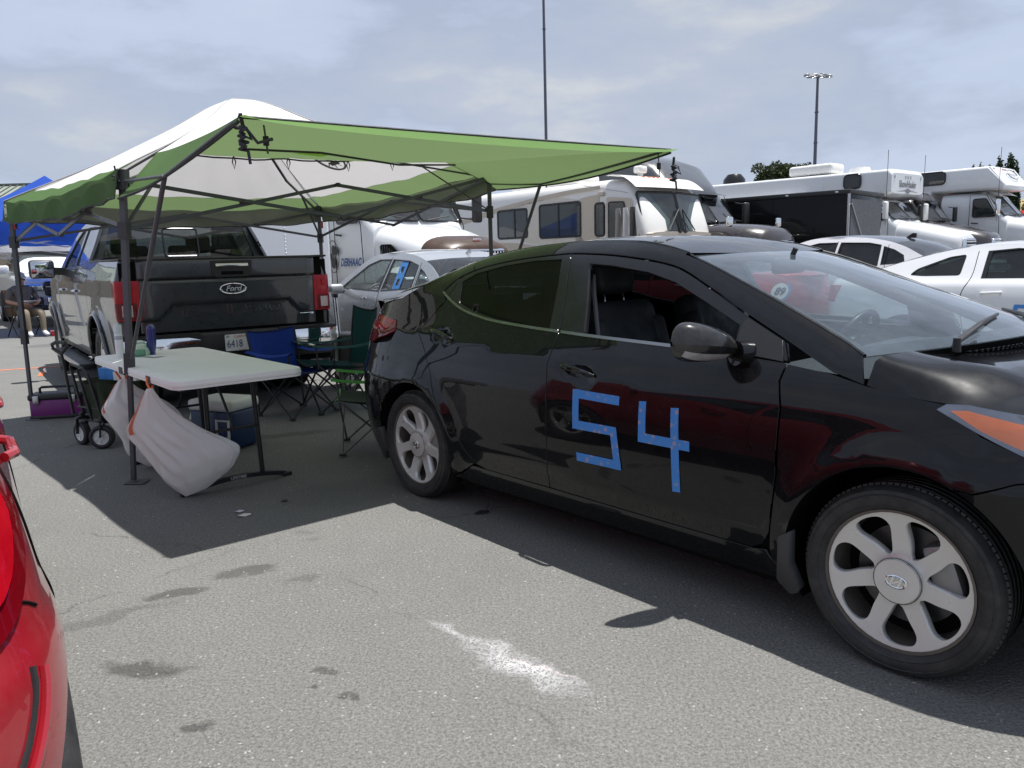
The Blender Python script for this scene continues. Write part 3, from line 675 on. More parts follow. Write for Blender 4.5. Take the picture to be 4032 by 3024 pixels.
        pan('sill', EL.o(out), grid=.05)
        pan('underbody_skirt', EL.o([(.37, .188), (2.31, .188), (2.31, .14), (.37, .14)]), M_VOID, off=-.03, thick=0)
        # bumper corners reach the centre line: rear
        out = [(-.33, .655), (-.265, .895), (-.30, .88), (-.50, .855), (-.60, .862)] + [(y, .87, -1) for y in (.60, .4, .2, 0)] + [(y, .24, -1) for y in (0, .3, .6)] + [(-.60, .20), (-.40, .175), (-.36, .19)] + A_R(199, 153)
        pan('rear_bumper', EL.o(out, step=.04))
        out = [(2.905, .640), (3.0, .685), (3.06, .70)] + [(y, .70, 1) for y in (.62, .4, .2, 0)] + [(y, .20, 1) for y in (0, .3, .6)] + [(3.1, .19), (3.045, .19)] + A_F(-18, 64)
        pan('front_bumper', EL.o(out, step=.04))
        # lamps
        tl = [(-.232, .952), (-.272, 1.004), (-.42, 1.022), (-.58, 1.030)] + [(.62, 1.03, -1), (.50, 1.02, -1), (.44, .97, -1), (.52, .905, -1)] + [(-.62, .868), (-.54, .862), (-.44, .895), (-.34, .915)]
        lamp = pan('tail_lamp', EL.o(tl, step=.03), M_DARKRED, off=.006, thick=.02)
        EL.panel('lamp_bar', EL.o([(-.30, .966), (-.42, .985), (-.60, .995), (-.66, .985), (-.64, .965), (-.50, .955), (-.38, .942)]), M_RED_LENS, lamp, side=side, off=.0085, thick=.004)
        EL.panel('lamp_upper', EL.o([(-.285, .998), (-.42, 1.016), (-.58, 1.022), (-.58, 1.004), (-.42, .995), (-.30, .978)]), M_RED_LENS, lamp, side=side, off=.0085, thick=.004)
        EL.panel('lamp_highlight', EL.o([(-.47, .952), (-.60, .962), (-.60, .950), (-.48, .940)]), mat('pale_red_reflector', (.8, .32, .30), .1, coat=1), lamp, side=side, off=.010, thick=.003)
        hl = [(2.776, .868), (2.80, .886), (2.86, .890), (3.0, .874), (3.15, .835), (3.27, .78), (3.24, .735), (3.10, .728), (3.0, .768), (2.90, .812)]
        lamp = pan('head_lamp', EL.o(hl, step=.03), mat('lamp_bowl', (.16, .18, .22), .15, metal=.6, coat=1.0, vary=.3, vscale=30), off=.004, thick=.03)
        EL.panel('turn_reflector', EL.o([(2.815, .868), (2.86, .873), (3.0, .848), (3.03, .80), (3.05, .765), (3.0, .782), (2.90, .822)]), M_AMBER, lamp, side=side, off=.007, thick=.004)
        EL.panel('lamp_cover', EL.o([(2.79, .868), (2.81, .880), (2.86, .884), (3.0, .868), (3.15, .830), (3.25, .78), (3.22, .742), (3.10, .734), (3.0, .774), (2.90, .818)], step=.03), glass('lamp_cover_glass', (.93, .94, .95), dirt=.02), lamp, side=side, off=.013, thick=.004)
        MB().tube([tuple(EL.S(EL.q(3.10 + .035 * math.cos(t), .79), .79 + .035 * math.sin(t), side) + np.array([0, side * .010, 0])) for t in np.linspace(0, 2 * PI, 17)[:-1]], .005, 5, closed=True).build('bulb_ring', M_CHROME, lamp)
        EL.panel('lamp_lens', EL.o([(3.04, .838), (3.13, .815), (3.19, .77), (3.12, .742), (3.075, .765)]), M_CHROME, lamp, side=side, off=.007, thick=.004)
        # wheel-house liners and mud flaps
        for (cx, cz, r) in ((0, .31, .372), (2.695, .312, .380)):
            mb = MB(); n = 28
            vs = []; 
            for i in range(n + 1):
                a = R(-28 + 236 * i / n); px, pz = cx + r * math.cos(a), cz + r * math.sin(a); yy = float(EL.W(min(max(px, -.5), 3.1), max(pz, .05))) - .025
                vs += [(px, side * yy, pz), (px, side * .50, pz)]
            fs = [(2 * i, 2 * i + 1, 2 * i + 3, 2 * i + 2) for i in range(n)]
            mb.add(vs, fs); mb.build('wheel_liner', M_VOID, T)
            mb = MB(); mb.prism([(cx + r * math.cos(R(a)), max(.16, cz + r * math.sin(R(a)))) for a in range(0, 360, 12)], side * .50, side * .505); mb.build('wheel_house', M_VOID, T)
        for pts in ([(2.352, .395), (2.312, .370), (2.285, .19), (2.335, .150), (2.372, .17), (2.345, .26)], [(-.355, .365), (-.392, .33), (-.425, .17), (-.37, .15), (-.345, .20)]):
            pan('mud_flap', rounded([(EL.q(*p), p[1]) for p in pts], .012), M_DARKGREY, off=.012, thick=.045, grid=.03)
        # mirror: shell, glass, turn signal, stalk and sail
        mir = pan('mirror_sail', EL.o([(2.045, .984), (2.050, 1.090), (2.066, 1.106), (2.226, 1.036), (2.250, .966)]), M_BLACKPL, off=.003, par=fd)
        C = EL.S(1.97, 1.015, side); c = Vector((C[0] + .045, C[1] + side * .150, 1.032))
        def shell(u, v, k=1.0):
            # u along the width (outwards), v round the section
            t = u * 2 - 1; a = 2 * PI * v
            rx = (.085 * (1 - .55 * max(0, t) ** 2.2) * (1 - .35 * max(0, -t) ** 2)) * (1 - abs(t) ** 7) ** .5; rz = (.086 * (1 - .12 * max(0, t) ** 2) * (1 - .5 * ((1 - t) / 2) ** 2.2)) * (1 - abs(t) ** 5) ** .5
            ca, sa = math.cos(a), math.sin(a); xx = rx * (ca if ca > 0 else ca * .35) * k
            return (c.x + xx + .055 * (-t) * .6 - .02, c.y + side * t * .135, c.z + rz * sa * k * (1.0 if sa > 0 else .80) - .035 * ((1 - t) / 2) ** 1.5)
        mb = MB(); mb.grid(lambda u, v: shell(.002 + .996 * u, v), 22, 28); ms = mb.build('mirror_housing', mat('dusty_black_paint', (.007, .007, .008), .3, coat=1.0, dust=.14, spec=.1), T, smooth=180)
        mb = MB(); mb.grid(lambda u, v: tuple(Vector(shell(.30 + .62 * u, -.075 - .085 * v, 1.025))), 12, 4); mb.build('mirror_turn_signal', mat('signal_lens', (.30, .29, .30), .15, coat=1, vary=.4, vscale=40), ms)
        mb = MB(); mb.tube([(C[0] + .13, C[1] - side * .02, .975), (c.x + .06, c.y - side * .10, .985)], [.052, .046], 14); mb.build('mirror_stalk', M_BLACKPAINT, ms)
        # wheels
        for x in (0, 2.695):
            w, cap = wheel('rear_wheel' if x == 0 else 'front_wheel', T, x, side * .775, .306, .312, .233, .215, side, 'twist', M_ALLOY)
            mb = MB(); mb.lathe([(.026, -.0915), (.031, -.0935), (.036, -.0915)], 28, axis='Y', M=Matrix.Diagonal((1, 1, .62, 1)))
            for q in (-1, 1): mb.box((q * .0125, -.0925, 0), (.007, .004, .030), rot=(0, .30, 0))
            mb.box((0, -.0925, 0), (.028, .004, .006), rot=(0, -.45, 0)); mb.build('cap_emblem', M_CHROME, w)
        # rounded cant rail: blends flank into roof
        xs = np.linspace(-.30, 1.668, 50)
        def cant(u, v):
            x = -.30 + 1.968 * u; z = float(rail(x)); p = EL.S(x, z, side); q = EL.S(x, z - .02, side); ye, ze = roof_edge(x)
            t0 = (p - q); t0 = t0 / np.linalg.norm(t0); L = .075; p1 = np.array([x, side * ye, ze]); t1 = np.array([0, -side * .97, .22])
            h0, h1, h2, h3 = 2 * v ** 3 - 3 * v * v + 1, v ** 3 - 2 * v * v + v, -2 * v ** 3 + 3 * v * v, v ** 3 - v * v
            return tuple(h0 * p + h1 * t0 * L + h2 * p1 + h3 * t1 * L)
        mb = MB(); mb.grid(cant, 60, 8); mb.build('roof_rail', M_BLACKPAINT, T, smooth=180)
        mb = MB(); mb.tube([(x, side * (roof_edge(x)[0] - .004), roof_edge(x)[1] - .0005) for x in np.linspace(.0, 1.665, 40)], .005, 6); mb.build('roof_moulding', M_TRIM, T)
        # inner dark shell behind the panel gaps
        out = [(2.50, .90), (2.26, .94), (1.1, .99), (.45, 1.03), (.12, 1.13), (-.3, 1.08), (-.5, 1.0), (-.4, .6)] + A_R(150, -14) + [(.5, .24), (2.25, .24)] + A_F(194, 60)
        EL.panel('inner_shell', EL.o(out, step=.06), M_VOID, T, side=side, off=-.02, thick=0, grid=.09)
        # inner door trim
        EL.panel('door_trim', EL.o([(1.15, .40), (1.15, .985), (2.0, .965), (2.2, .94), (2.2, .40)]), M_DARKGREY, fd, side=side, off=-.07, thick=.02, grid=.08)
        MB().grid(lambda u, v: tuple(EL.S(1.12 + 1.10 * u, .985 - .02 * u, side) + np.array([0, -side * (.012 + .10 * v), .004 * math.sin(PI * v)])), 16, 3).build('door_sill', M_BLACKPL, fd, smooth=180)
    # roof, glass and lids
    def roof_patch(u, v):
        vv = v * 2 - 1; xf_ = 1.668 + .085 * (1 - vv * vv); xr_ = .02 - .10 * (1 - vv * vv); x = xr_ + (xf_ - xr_) * u; ye, ze = roof_edge(min(max(x, -.1), 1.668))
        cr = .016 + .014 * math.sin(PI * min(1, max(0, u)))
        return (x, vv * ye, ze + cr * (1 - abs(vv) ** 2.2) - (.0 if x < 1.668 else (x - 1.668) * .28))
    MB().grid(roof_patch, 44, 30).build('roof', M_BLACKPAINT, T, smooth=180)
    def wind(u, v):
        vv = v * 2 - 1; x = 1.672 + (2.515 - 1.672) * u; z = float(rail(x)); y = float(EL.W(x, z)) - .012
        if u < .08: y = y * (u / .08) + (roof_edge(1.668)[0] - .004) * (1 - u / .08)
        bx = .085 + .20 * u; bz = .034 * (1 - u) ** 1.2 + .035 * u
        return (x + bx * (1 - vv * vv), vv * y, z - .004 + bz * (1 - vv * vv) - .30 * .085 * (1 - vv * vv) * (1 - u))
    ws = MB().grid(wind, 26, 30).build('windshield', glass('windshield_pane', (.56, .65, .66), dirt=.07, haze=(.42, .52, .62), refl=1.35), T, smooth=180)  # bluish film: dirt, plus sky-reflection haze put into its colour
    mb = MB()
    mb.grid(lambda u, v: tuple(Vector(wind(.0 + .045 * u, v)) + Vector((0, 0, -.004))), 2, 24); mb.grid(lambda u, v: tuple(Vector(wind(.93 + .07 * u, v)) + Vector((0, 0, -.004))), 3, 24)
    for q in (0, 1): mb.grid(lambda u, v: tuple(Vector(wind(u, (.0 + .022 * v) if q == 0 else (.978 + .022 * v))) + Vector((0, 0, -.004))), 24, 2)
    mb.build('black_border', M_TRIM, ws, smooth=180)
    for q in (0.0, 1.0): MB().tube([Vector(wind(i / 24, q)) + Vector((0, 0, .002)) for i in range(25)], .0075, 6).build('glass_seal', M_TRIM, ws)
    def rearw(u, v):
        vv = v * 2 - 1; x0 = .02 - .10 * (1 - vv * vv); x1 = -.47 - .14 * (1 - vv * vv); x = x0 + (x1 - x0) * u
        ye = .512 + .088 * u; ze = roof_edge(.02)[1] * (1 - u) + 1.095 * u; bz = (.030 * (1 - u) + .02 * u) + .05 * math.sin(PI * u)
        return (x, vv * ye, ze + bz * (1 - abs(vv) ** 2.2))
    MB().grid(rearw, 16, 20).build('rear_window', M_GLASS_DARK, T, smooth=180)
    def trunk(u, v):
        vv = v * 2 - 1; x0 = -.47 - .14 * (1 - vv * vv); x1 = -.72 - .13 * (1 - abs(vv) ** 2.5); x = x0 + (x1 - x0) * u
        return (x, vv * (.62 + .01 * u), 1.093 + .018 * (1 - vv * vv) + .012 * u)
    MB().grid(trunk, 10, 20).build('trunk_lid', M_BLACKPAINT, T, smooth=180)
    def trunk_face(u, v):
        vv = v * 2 - 1; z = 1.105 - .25 * u; x = -.72 - .13 * (1 - abs(vv) ** 2.5) - .02 * u; return (x + .02 * math.sin(PI * u), vv * (.63 - .05 * u), z + .018 * (1 - vv * vv) * (1 - u))
    MB().grid(trunk_face, 8, 16).build('trunk_face', M_BLACKPAINT, T, smooth=180)
    def deck_side(side):
        # shoulder between rear glass / lid and the flank
        def f(u, v):
            x = .02 - .70 * u; zr = float(rail(max(x, -.30))) if x > -.30 else 1.135 - .045 * min(1, (-.30 - x) / .3); p = EL.S(EL.q(x, zr), zr, side); y1 = (.512 + .088 * min(1, (.02 - x) / .49)) if x > -.47 else .62
            z1 = roof_edge(.02)[1] * (1 - min(1, (.02 - x) / .49)) + 1.095 * min(1, (.02 - x) / .49) if x > -.47 else 1.095
            e = v * v * (3 - 2 * v); return (p[0] * (1 - v) + x * v, p[1] * (1 - v) + side * y1 * v, p[2] * (1 - e) + z1 * e + .012 * math.sin(PI * v))
        return f
    for sd in (-1, 1): MB().grid(deck_side(sd), 24, 6).build('rear_shoulder', M_BLACKPAINT, T, smooth=180)
    hood_e = pch([(2.50, .960), (2.56, .917), (2.70, .895), (2.85, .886), (3.0, .872), (3.2, .830), (3.4, .765), (3.5, .72)])
    def hood(u, v):
        vv = v * 2 - 1; xr_ = 2.555 + .17 * (1 - abs(vv) ** 1.6); xf_ = 3.22 + .24 * (1 - vv * vv); x = xr_ + (xf_ - xr_) * u; ze = float(hood_e(x)) - .002; y = float(EL.W(min(x, 3.0), ze)) * (1 - .25 * max(0, (x - 2.95) / .5) ** 1.5) - .004
        cr = (.100 - .02 * u); a = abs(vv)
        pw = 4 + 36 * max(0.0, 1 - u * 1.8) ** 2; pf = 1 - a ** pw + .10 * math.exp(-((a - .78) / .06) ** 2) * (1 - .2 * u)
        return (x, vv * y, ze + cr * pf)
    MB().grid(hood, 40, 56).build('hood', M_BLACKPAINT, T, smooth=180)
    # cowl, vents and wipers
    def cowl(u, v):
        vv = v * 2 - 1; a = wind(1.0, v); b = hood(0, v); return tuple((1 - u) * np.array(a) + u * np.array(b) + np.array([0, 0, -.022 * math.sin(PI * u) - .004]))
    cw = MB().grid(lambda u, v: cowl(u, .035 + .93 * v), 4, 30).build('cowl', M_VOID, T, smooth=180)
    mb = MB()
    for i in range(16):
        for j in range(3):
            t = (.24 + .3 * i / 16); p = Vector(cowl(.35 + .2 * j, t)); mb.box(p + Vector((0, 0, .006)), (.018, .022, .004))
    mb.build('cowl_grille', M_DARKGREY, cw, smooth=0)
    for v0, v1, uu in ((.16, .44, .93), (.50, .80, .93)):
        a = Vector(wind(.985, v0)) + Vector((.05, 0, .012)); b = Vector(wind(uu - .02, v1)) + Vector((.004, 0, .024)); mid = a.lerp(b, .5) + Vector((0, 0, .02))
        wp = MB().tube([a, a.lerp(b, .3) + Vector((0, 0, .012)), mid], [.008, .0065, .006], 8).build('wiper_arm', M_BLACKPL, T)
        MB().cyl(a + Vector((0, 0, -.03)), a + Vector((0, 0, .016)), .014, .012, 12).build('pivot_cap', M_BLACKPL, wp)
        p0 = Vector(wind(uu + .06, v0 + .03)) + Vector((.0, 0, .010)); p1 = Vector(wind(uu - .07, v1 + .07)) + Vector((.0, 0, .010)); MB().tube([p0, p0.lerp(p1, .5) + Vector((.01, 0, .012)), p1], [.006, .010, .006], 8).build('wiper_blade', M_BLACKPL, wp)
    # numbers made of tape
    t5 = [[(1.279, .772), (1.549, .769), (1.551, .731), (1.279, .735)], [(1.279, .772), (1.317, .772), (1.325, .60), (1.287, .598)], [(1.286, .636), (1.541, .638), (1.540, .600), (1.287, .597)], [(1.505, .637), (1.542, .637), (1.575, .460), (1.537, .458)], [(1.314, .494), (1.570, .498), (1.575, .460), (1.317, .456)]]
    t4 = [[(1.656, .762), (1.692, .765), (1.699, .598), (1.661, .597)], [(1.660, .636), (1.913, .637), (1.915, .598), (1.661, .597)], [(1.817, .755), (1.854, .758), (1.877, .429), (1.839, .425)]]
    for nm, strokes in (('tape_number_five', t5), ('tape_number_four', t4)):
        root = None
        for i, q in enumerate(strokes):
            ob = EL.panel('tape_strip' if i else nm, lin(q, .03, True), M_TAPE, root or T, side=-1, off=.0016 + .0007 * i, thick=.0006, grid=0)
            if i == 0: root = ob
    # far-side window sticker
    st = EL.S(1.345, 1.125, 1); Mx = frameM((float(st[0]), float(st[1]) - .012, 1.125), (.999, 0, -.03), (0, -.90, .43)) @ Matrix.Identity(4)
    mb = MB(); mb.add([(.052 * math.cos(2 * PI * k / 24), .052 * math.sin(2 * PI * k / 24), .001) for k in range(24)], [tuple(range(24))], Mx); sk = mb.build('window_sticker', mat('sticker_white', (.80, .82, .82), .5), T, smooth=0, fix=False)
    lettering('sticker_number', '89', .062, Mx @ Matrix.Translation((0, 0, .002)), mat('sticker_black', (.03, .03, .035), .5), sk, bold=.002, shear=.2)
    mb = MB(); mb.add([(r_ * math.cos(R(a)), r_ * math.sin(R(a)), .0005) for a in range(-60, 61, 12) for r_ in (.052, .066)], [(2 * i, 2 * i + 1, 2 * i + 3, 2 * i + 2) for i in range(10)], Mx); mb.build('sticker_tape', M_TAPE, sk, smooth=0, fix=False)
    # cabin
    mb = MB(); mb.rbox((1.34, 0, .25), (1.90, 1.66, .10), .03, 2); mb.rbox((1.34, 0, .27), (3.6, .95, .10), .03, 2); mb.build('floor_pan', M_VOID, T)
    for y in (-.37, .37): seat(T, 1.27, y, .40, M_SEAT)
    mb = MB(); mb.rbox((.38, 0, .52), (.50, 1.22, .22), .07, 3); mb.rbox((.10, 0, .82), (.16, 1.22, .58), .07, 3, rot=(0, -.42, 0)); 
    for y in (-.36, .36): mb.rbox((-.06, y, 1.12), (.10, .26, .16), .04, 3)
    mb.build('rear_bench', M_SEAT, T)
    mb = MB(); mb.grid(lambda u, v: (2.08 + .62 * u, (v * 2 - 1) * (.66 + .05 * u), .935 - .03 * u - .10 * max(0, .22 - u) ** 1 * 4 * .25 + .03 * math.exp(-(((v * 2 - 1) - .45) / .28) ** 2 - ((u - .25) / .25) ** 2)), 14, 26); mb.grid(lambda u, v: (2.08 + .05 * math.sin(PI * u) * -1, (v * 2 - 1) * .66, .91 - .40 * u), 6, 10)
    mb.build('dashboard', mat('dashboard_vinyl', (.045, .048, .055), .55, vary=.1, bmp=.15, bscale=400), T, smooth=60)
    Mw = frameM((1.93, .37, .885), (.42, 0, .91), (-.90, 0, .42))
    mb = MB(); mb.tube([Mw @ Vector((.185 * math.cos(a), .185 * math.sin(a), 0)) for a in np.linspace(0, 2 * PI, 33)[:-1]], .017, 10, closed=True); sw = mb.build('steering_wheel', mat('wheel_leather', (.03, .03, .033), .4), T, smooth=180)
    mb = MB(); mb.rbox((0, 0, -.01), (.13, .15, .05), .02, 3, M=Mw)
    for a in (0, PI, -PI / 2): mb.bar(Mw @ Vector((.05 * math.cos(a + PI / 2), .05 * math.sin(a + PI / 2), -.01)), Mw @ Vector((.18 * math.cos(a + PI / 2), .18 * math.sin(a + PI / 2), 0)), .03, .018)
    mb.build('steering_hub', M_BLACKPL, sw)
    mb = MB(); mb.rbox((1.80, 0, 1.285), (.035, .25, .075), .02, 3); mb.cyl((1.81, 0, 1.31), (1.835, 0, 1.36), .012); mb.build('inside_mirror', M_BLACKPL, T)
    mb = None
    for y in (-.30, .30): MB().rbox((1.62, y, 1.335), (.16, .33, .018), .008, 2, rot=(0, .30, 0)).build('sun_visor', mat('visor_grey', (.20, .20, .20), .8), T)
    mb = MB(); mb.grid(lambda u, v: (.05 + 1.58 * u, (v * 2 - 1) * (roof_edge(.05 + 1.58 * u)[0] - .03), roof_edge(.05 + 1.58 * u)[1] - .03 + .025 * (1 - (v * 2 - 1) ** 2)), 12, 8); mb.build('headliner', mat('headliner_cloth', (.10, .10, .105), .9), T, smooth=180)
    for k in (-1, 1): MB().tube([(1.03, k * .76, 1.00), (1.09, k * .75, .45)], .035, 8).build('pillar_trim', M_BLACKPL, T)
    mb = MB(); mb.tube([(1.25, -.66, .90), (1.16, -.60, 1.18), (1.13, -.57, 1.26)], .011, 6); mb.build('seat_belt', mat('belt_webbing', (.16, .16, .165), .8), T)
    return T
_re = pch([(-.2, 1.205), (.0, 1.290), (.1, 1.322), (.31, 1.366), (.57, 1.396), (.80, 1.412), (1.05, 1.419), (1.37, 1.409), (1.55, 1.382), (1.668, 1.352)])
_ry = pch([(-.2, .50), (.0, .51), (.31, .512), (.8, .512), (1.2, .516), (1.668, .560)])
def roof_edge(x): return float(_ry(x)), float(_re(x))
build_elantra()

# ================================================================ grey crew-cab pickup
M_GREYPAINT = mat('dark_grey_metallic_paint', (0.040, 0.044, 0.050), 0.32, metal=0.35, coat=1.0, coat_r=0.02, vary=0.12, dust=0.03)
TS = Shape(
    wz=[(0.3, .93), (.45, .965), (.62, .985), (.85, .995), (1.05, 1.0), (1.20, .992), (1.32, .972), (1.42, .945), (1.60, .870), (1.80, .785), (1.93, .720)],
    wx=[(-.1, .985), (.3, .99), (1.2, 1.0), (3.5, 1.0), (4.8, .99), (5.5, .97)],
    xr=[(.3, .0), (.8, .0), (1.24, .0), (1.45, .02)], xf=[(.3, 5.62), (.8, 5.74), (1.1, 5.72), (1.3, 5.6)], xkr=.14, xkf=5.0, nr=4.0, nf=2.6,
    creases=[([(0, 1.235), (2, 1.225), (4.2, 1.20), (5.3, 1.16)], .010, .05, [(0, 1), (4.5, 1), (5.3, .6)]), ([(1.7, .60), (4.4, .60)], -.014, .06, [(1.5, 0), (1.8, 1), (4.0, 1), (4.3, 0)])],
    flares=[(1.12, .42, .52, .030, .09), (4.80, .42, .52, .028, .09)])
def build_pickup():
    T = thing('pickup_truck', 'dark grey crew-cab pickup truck backed up under the green and white canopy', 'pickup truck', (-2.596, 7.348, 0), 2.1952)
    AR = lambda a0, a1: arc(1.12, .42, .505, a0, a1, 26); AF = lambda a0, a1: arc(4.80, .42, .505, a0, a1, 26)
    for side in (1, -1):
        def pan(n, out, m=M_GREYPAINT, par=T, **k): return TS.panel(n, TS.o(out), m, par, side=side, **k)
        pan('bed_side', [(1.690, 1.425), (1.0, 1.425), (.16, 1.425)] + [(.90, 1.425, -1), (.90, 1.245, -1)] + [(.20, 1.245), (.175, .90), (.14, .885), (.90, .885, -1), (.90, .76, -1), (.14, .76), (.14, .52), (.62, .50)] + AR(171, 9) + [(1.69, .50)], grid=.06)
        pan('rear_door', [(1.70, .50), (1.70, 1.365), (2.62, 1.36), (2.66, 1.2), (2.66, .47), (1.75, .47)], grid=.07)
        fd = pan('front_door', [(2.668, .47), (2.668, 1.2), (2.63, 1.36), (3.70, 1.34), (3.78, 1.33), (3.82, 1.2), (3.83, .47)], grid=.07)
        pan('front_fender', [(3.838, .47), (3.828, 1.2), (3.80, 1.335), (4.4, 1.32), (5.2, 1.24), (5.45, 1.16), (5.45, .62), (5.33, .55)] + AF(8, 172) + [(4.2, .47)], grid=.06)
        pan('rocker_panel', [(1.64, .49), (3.84, .462), (4.27, .46), (4.27, .40), (1.64, .40)], M_BLACKPL, off=-.01)
        # cab pillars and windows
        top = [(1.70, 1.415), (1.74, 1.66), (1.80, 1.84), (1.95, 1.905), (2.4, 1.925), (2.9, 1.915), (3.25, 1.85), (3.55, 1.68), (3.95, 1.36)]
        w1 = [(1.98, 1.395), (1.99, 1.78), (2.06, 1.815), (2.60, 1.825), (2.60, 1.385)]; w2 = [(2.70, 1.385), (2.70, 1.82), (3.02, 1.805), (3.28, 1.70), (3.50, 1.52), (3.62, 1.37)]
        pan('cab_side', [(1.70, 1.372)] + top + [(3.80, 1.345), (2.64, 1.368)], holes=[TS.o(w1), TS.o(w2)], grid=.06, thick=.03)
        pan('rear_window', w1, M_GLASS_TINT, off=-.012, thick=0); 
        pan('front_window', w2, M_GLASS_DARK, off=-.014, thick=0)
        for nm, w in (('window_seal', w1), ('window_seal', w2)):
            c = np.mean(np.array(w), 0); inner = [tuple(c + (np.array(p) - c) * .955) for p in w]; pan(nm, w, M_TRIM, holes=[TS.o(inner)], off=-.004, thick=.01, grid=.06)
        # chrome handles
        for xx in (2.50, 3.60):
            path = [tuple(TS.S(xx - .09 + .03 * i, 1.125, side) + np.array([0, side * (.030 if 0 < i < 6 else .008), 0])) for i in range(7)]; MB().tube(path, .014, 8).build('door_handle', M_CHROME, fd if xx > 3 else T)
        # wheel-arch lips, liners, wheels
        for cx, f in ((1.12, AR), (4.80, AF)):
            mb = MB(); mb.tube([tuple(TS.S(px, pz, side) + np.array([0, side * .008, 0])) for px, pz in f(172, 8)], .022, 8); mb.build('arch_lip', M_GREYPAINT, T)
            mb = MB(); n = 24; vs = []
            for i in range(n + 1):
                a = R(-25 + 230 * i / n); px, pz = cx + .515 * math.cos(a), .42 + .515 * math.sin(a); vs += [(px, side * .95, pz), (px, side * .55, pz)]
            mb.add(vs, [(2 * i, 2 * i + 1, 2 * i + 3, 2 * i + 2) for i in range(n)]); mb.prism([(cx + .5 * math.cos(R(a)), .42 + .5 * math.sin(R(a))) for a in range(0, 360, 15)], side * .55, side * .56); mb.build('wheel_liner', M_VOID, T)
            wheel('rear_wheel' if cx < 2 else 'front_wheel', T, cx, side * .865, .40, .405, .275, .275, side, 'split', mat('bright_alloy', (.62, .62, .62), .2, metal=.9, vary=.08), 44, 6)
        # running board
        mb = MB(); mb.rbox((2.95, side * 1.02, .345), (2.30, .20, .05), .018, 2); rb = mb.build('running_board', M_BLACKPL, T)
        mb = MB(); mb.bar((1.80, side * 1.124, .345), (4.10, side * 1.124, .345), .012, .05); mb.build('bright_edge', M_STEEL, rb)
        for xx in (2.1, 3.8): MB().bar((xx, side * .85, .45), (xx, side * .98, .36), .06, .03).build('board_bracket', M_BLACKPL, rb)
        # mirror
        mb = MB(); mb.rbox((3.62, side * 1.20, 1.375), (.15, .27, .225), .045, 4); mi = mb.build('mirror_housing', M_BLACKPL, T)
        MB().rbox((3.541, side * 1.20, 1.375), (.006, .235, .19), .003, 2).build('mirror_glass', mat('mirror_glass', (.55, .57, .6), .03, metal=1, vary=.02), mi)
        mb = MB(); mb.bar((3.64, side * .92, 1.34), (3.62, side * 1.09, 1.35), .07, .09); mb.build('mirror_arm', M_BLACKPL, mi)
        # tail lamp: red housing, clear lower cell
        tl = [(.215, 1.24), (.10, 1.243)] + [(.80, 1.243, -1), (.80, .895, -1)] + [(.13, .892), (.19, .91)]
        lamp = pan('tail_lamp', tl, M_RED_LENS, off=.006, thick=.03)
        TS.panel('lamp_frame', TS.o([(.12, .905)] + [(.83, .905, -1), (.83, 1.05, -1)] + [(.12, 1.05)]), M_DARKRED, lamp, side=side, off=.009, thick=.004)
        TS.panel('reverse_lens', TS.o([(.945, .93, -1), (.865, .93, -1), (.865, 1.03, -1), (.945, 1.03, -1)]), mat('pale_lens', (.55, .45, .45), .15, coat=1), lamp, side=side, off=.013, thick=.003)
    # tailgate
    def gate(y, z):
        x = -.004 - .020 / (1 + np.exp(-(z - 1.238) / .006)) + .014 / (1 + np.exp(-(z - 1.236) / .004)) * np.exp(-((z - 1.236) / .012) ** 2) * 2
        hw = np.interp(z, [.78, .889, 1.022, 1.3], [.67, .66, .53, .40]); d = np.minimum(1.022 - z, hw - np.abs(y)); low = 1 / (1 + np.exp(-d / .006))
        side_low = 1 / (1 + np.exp(-(.888 - z) / .006)); x = x + .016 * np.maximum(low, side_low)
        x = x + .020 * np.clip((z - 1.40) / .03, 0, 1) ** 2
        x = x + .035 * np.clip((np.abs(y) - .70) / .12, 0, 1) ** 2.5
        return np.stack([x, y, z], -1)
    tg = sheet('tailgate', lin([(-.812, .778), (.812, .778), (.812, 1.42), (-.812, 1.42)], .03, True), gate, M_GREYPAINT, T, (), .022, .03, 0, flip=True)
    MB().rbox((.012, 0, 1.427), (.07, 1.63, .022), .008, 2).build('tailgate_cap', M_BLACKPL, tg)
    mb = MB(); mb.prism([(-.19, 1.405), (.19, 1.405), (.175, 1.27), (.14, 1.255), (-.14, 1.255), (-.175, 1.27)], -.034, -.012, plane='YZ'); hz = mb.build('handle_bezel', M_BLACKPL, tg, smooth=0)
    MB().rbox((-.040, 0, 1.362), (.018, .30, .030), .006, 2).build('handle_bar', mat('satin_chrome', (.75, .74, .70), .22, metal=1), hz)
    MB().rbox((-.036, 0, 1.29), (.008, .20, .03), .003, 2).build('latch_recess', M_VOID, hz)
    # oval badge
    Mo = frameM((-.022, -.0, 1.142), (0, -1, 0), (-1, 0, 0))
    mb = MB(); n = 40; mb.add([(.118 * math.cos(2 * PI * k / n), .047 * math.sin(2 * PI * k / n), 0) for k in range(n)], [tuple(range(n))], Mo); bd = mb.build('oval_badge', mat('badge_blue_black', (.012, .018, .035), .25, coat=1), tg, smooth=0, fix=False)
    MB().tube([Mo @ Vector((.118 * math.cos(2 * PI * k / n), .047 * math.sin(2 * PI * k / n), .001)) for k in range(n)], .0065, 6, closed=True).build('badge_rim', M_CHROME, bd)
    MB().tube([Mo @ Vector((.104 * math.cos(2 * PI * k / n), .036 * math.sin(2 * PI * k / n), .001)) for k in range(n)], .0016, 4, closed=True).build('badge_line', M_CHROME, bd)
    lettering('badge_script', 'Ford', .070, Mo @ Matrix.Translation((0, .002, .003)), mat('script_silver', (.70, .70, .70), .3, metal=.6), bd, shear=.35, bold=.0007, width=.15)
    Ml = frameM((.008, 0, .945), (0, -1, 0), (-1, 0, 0))
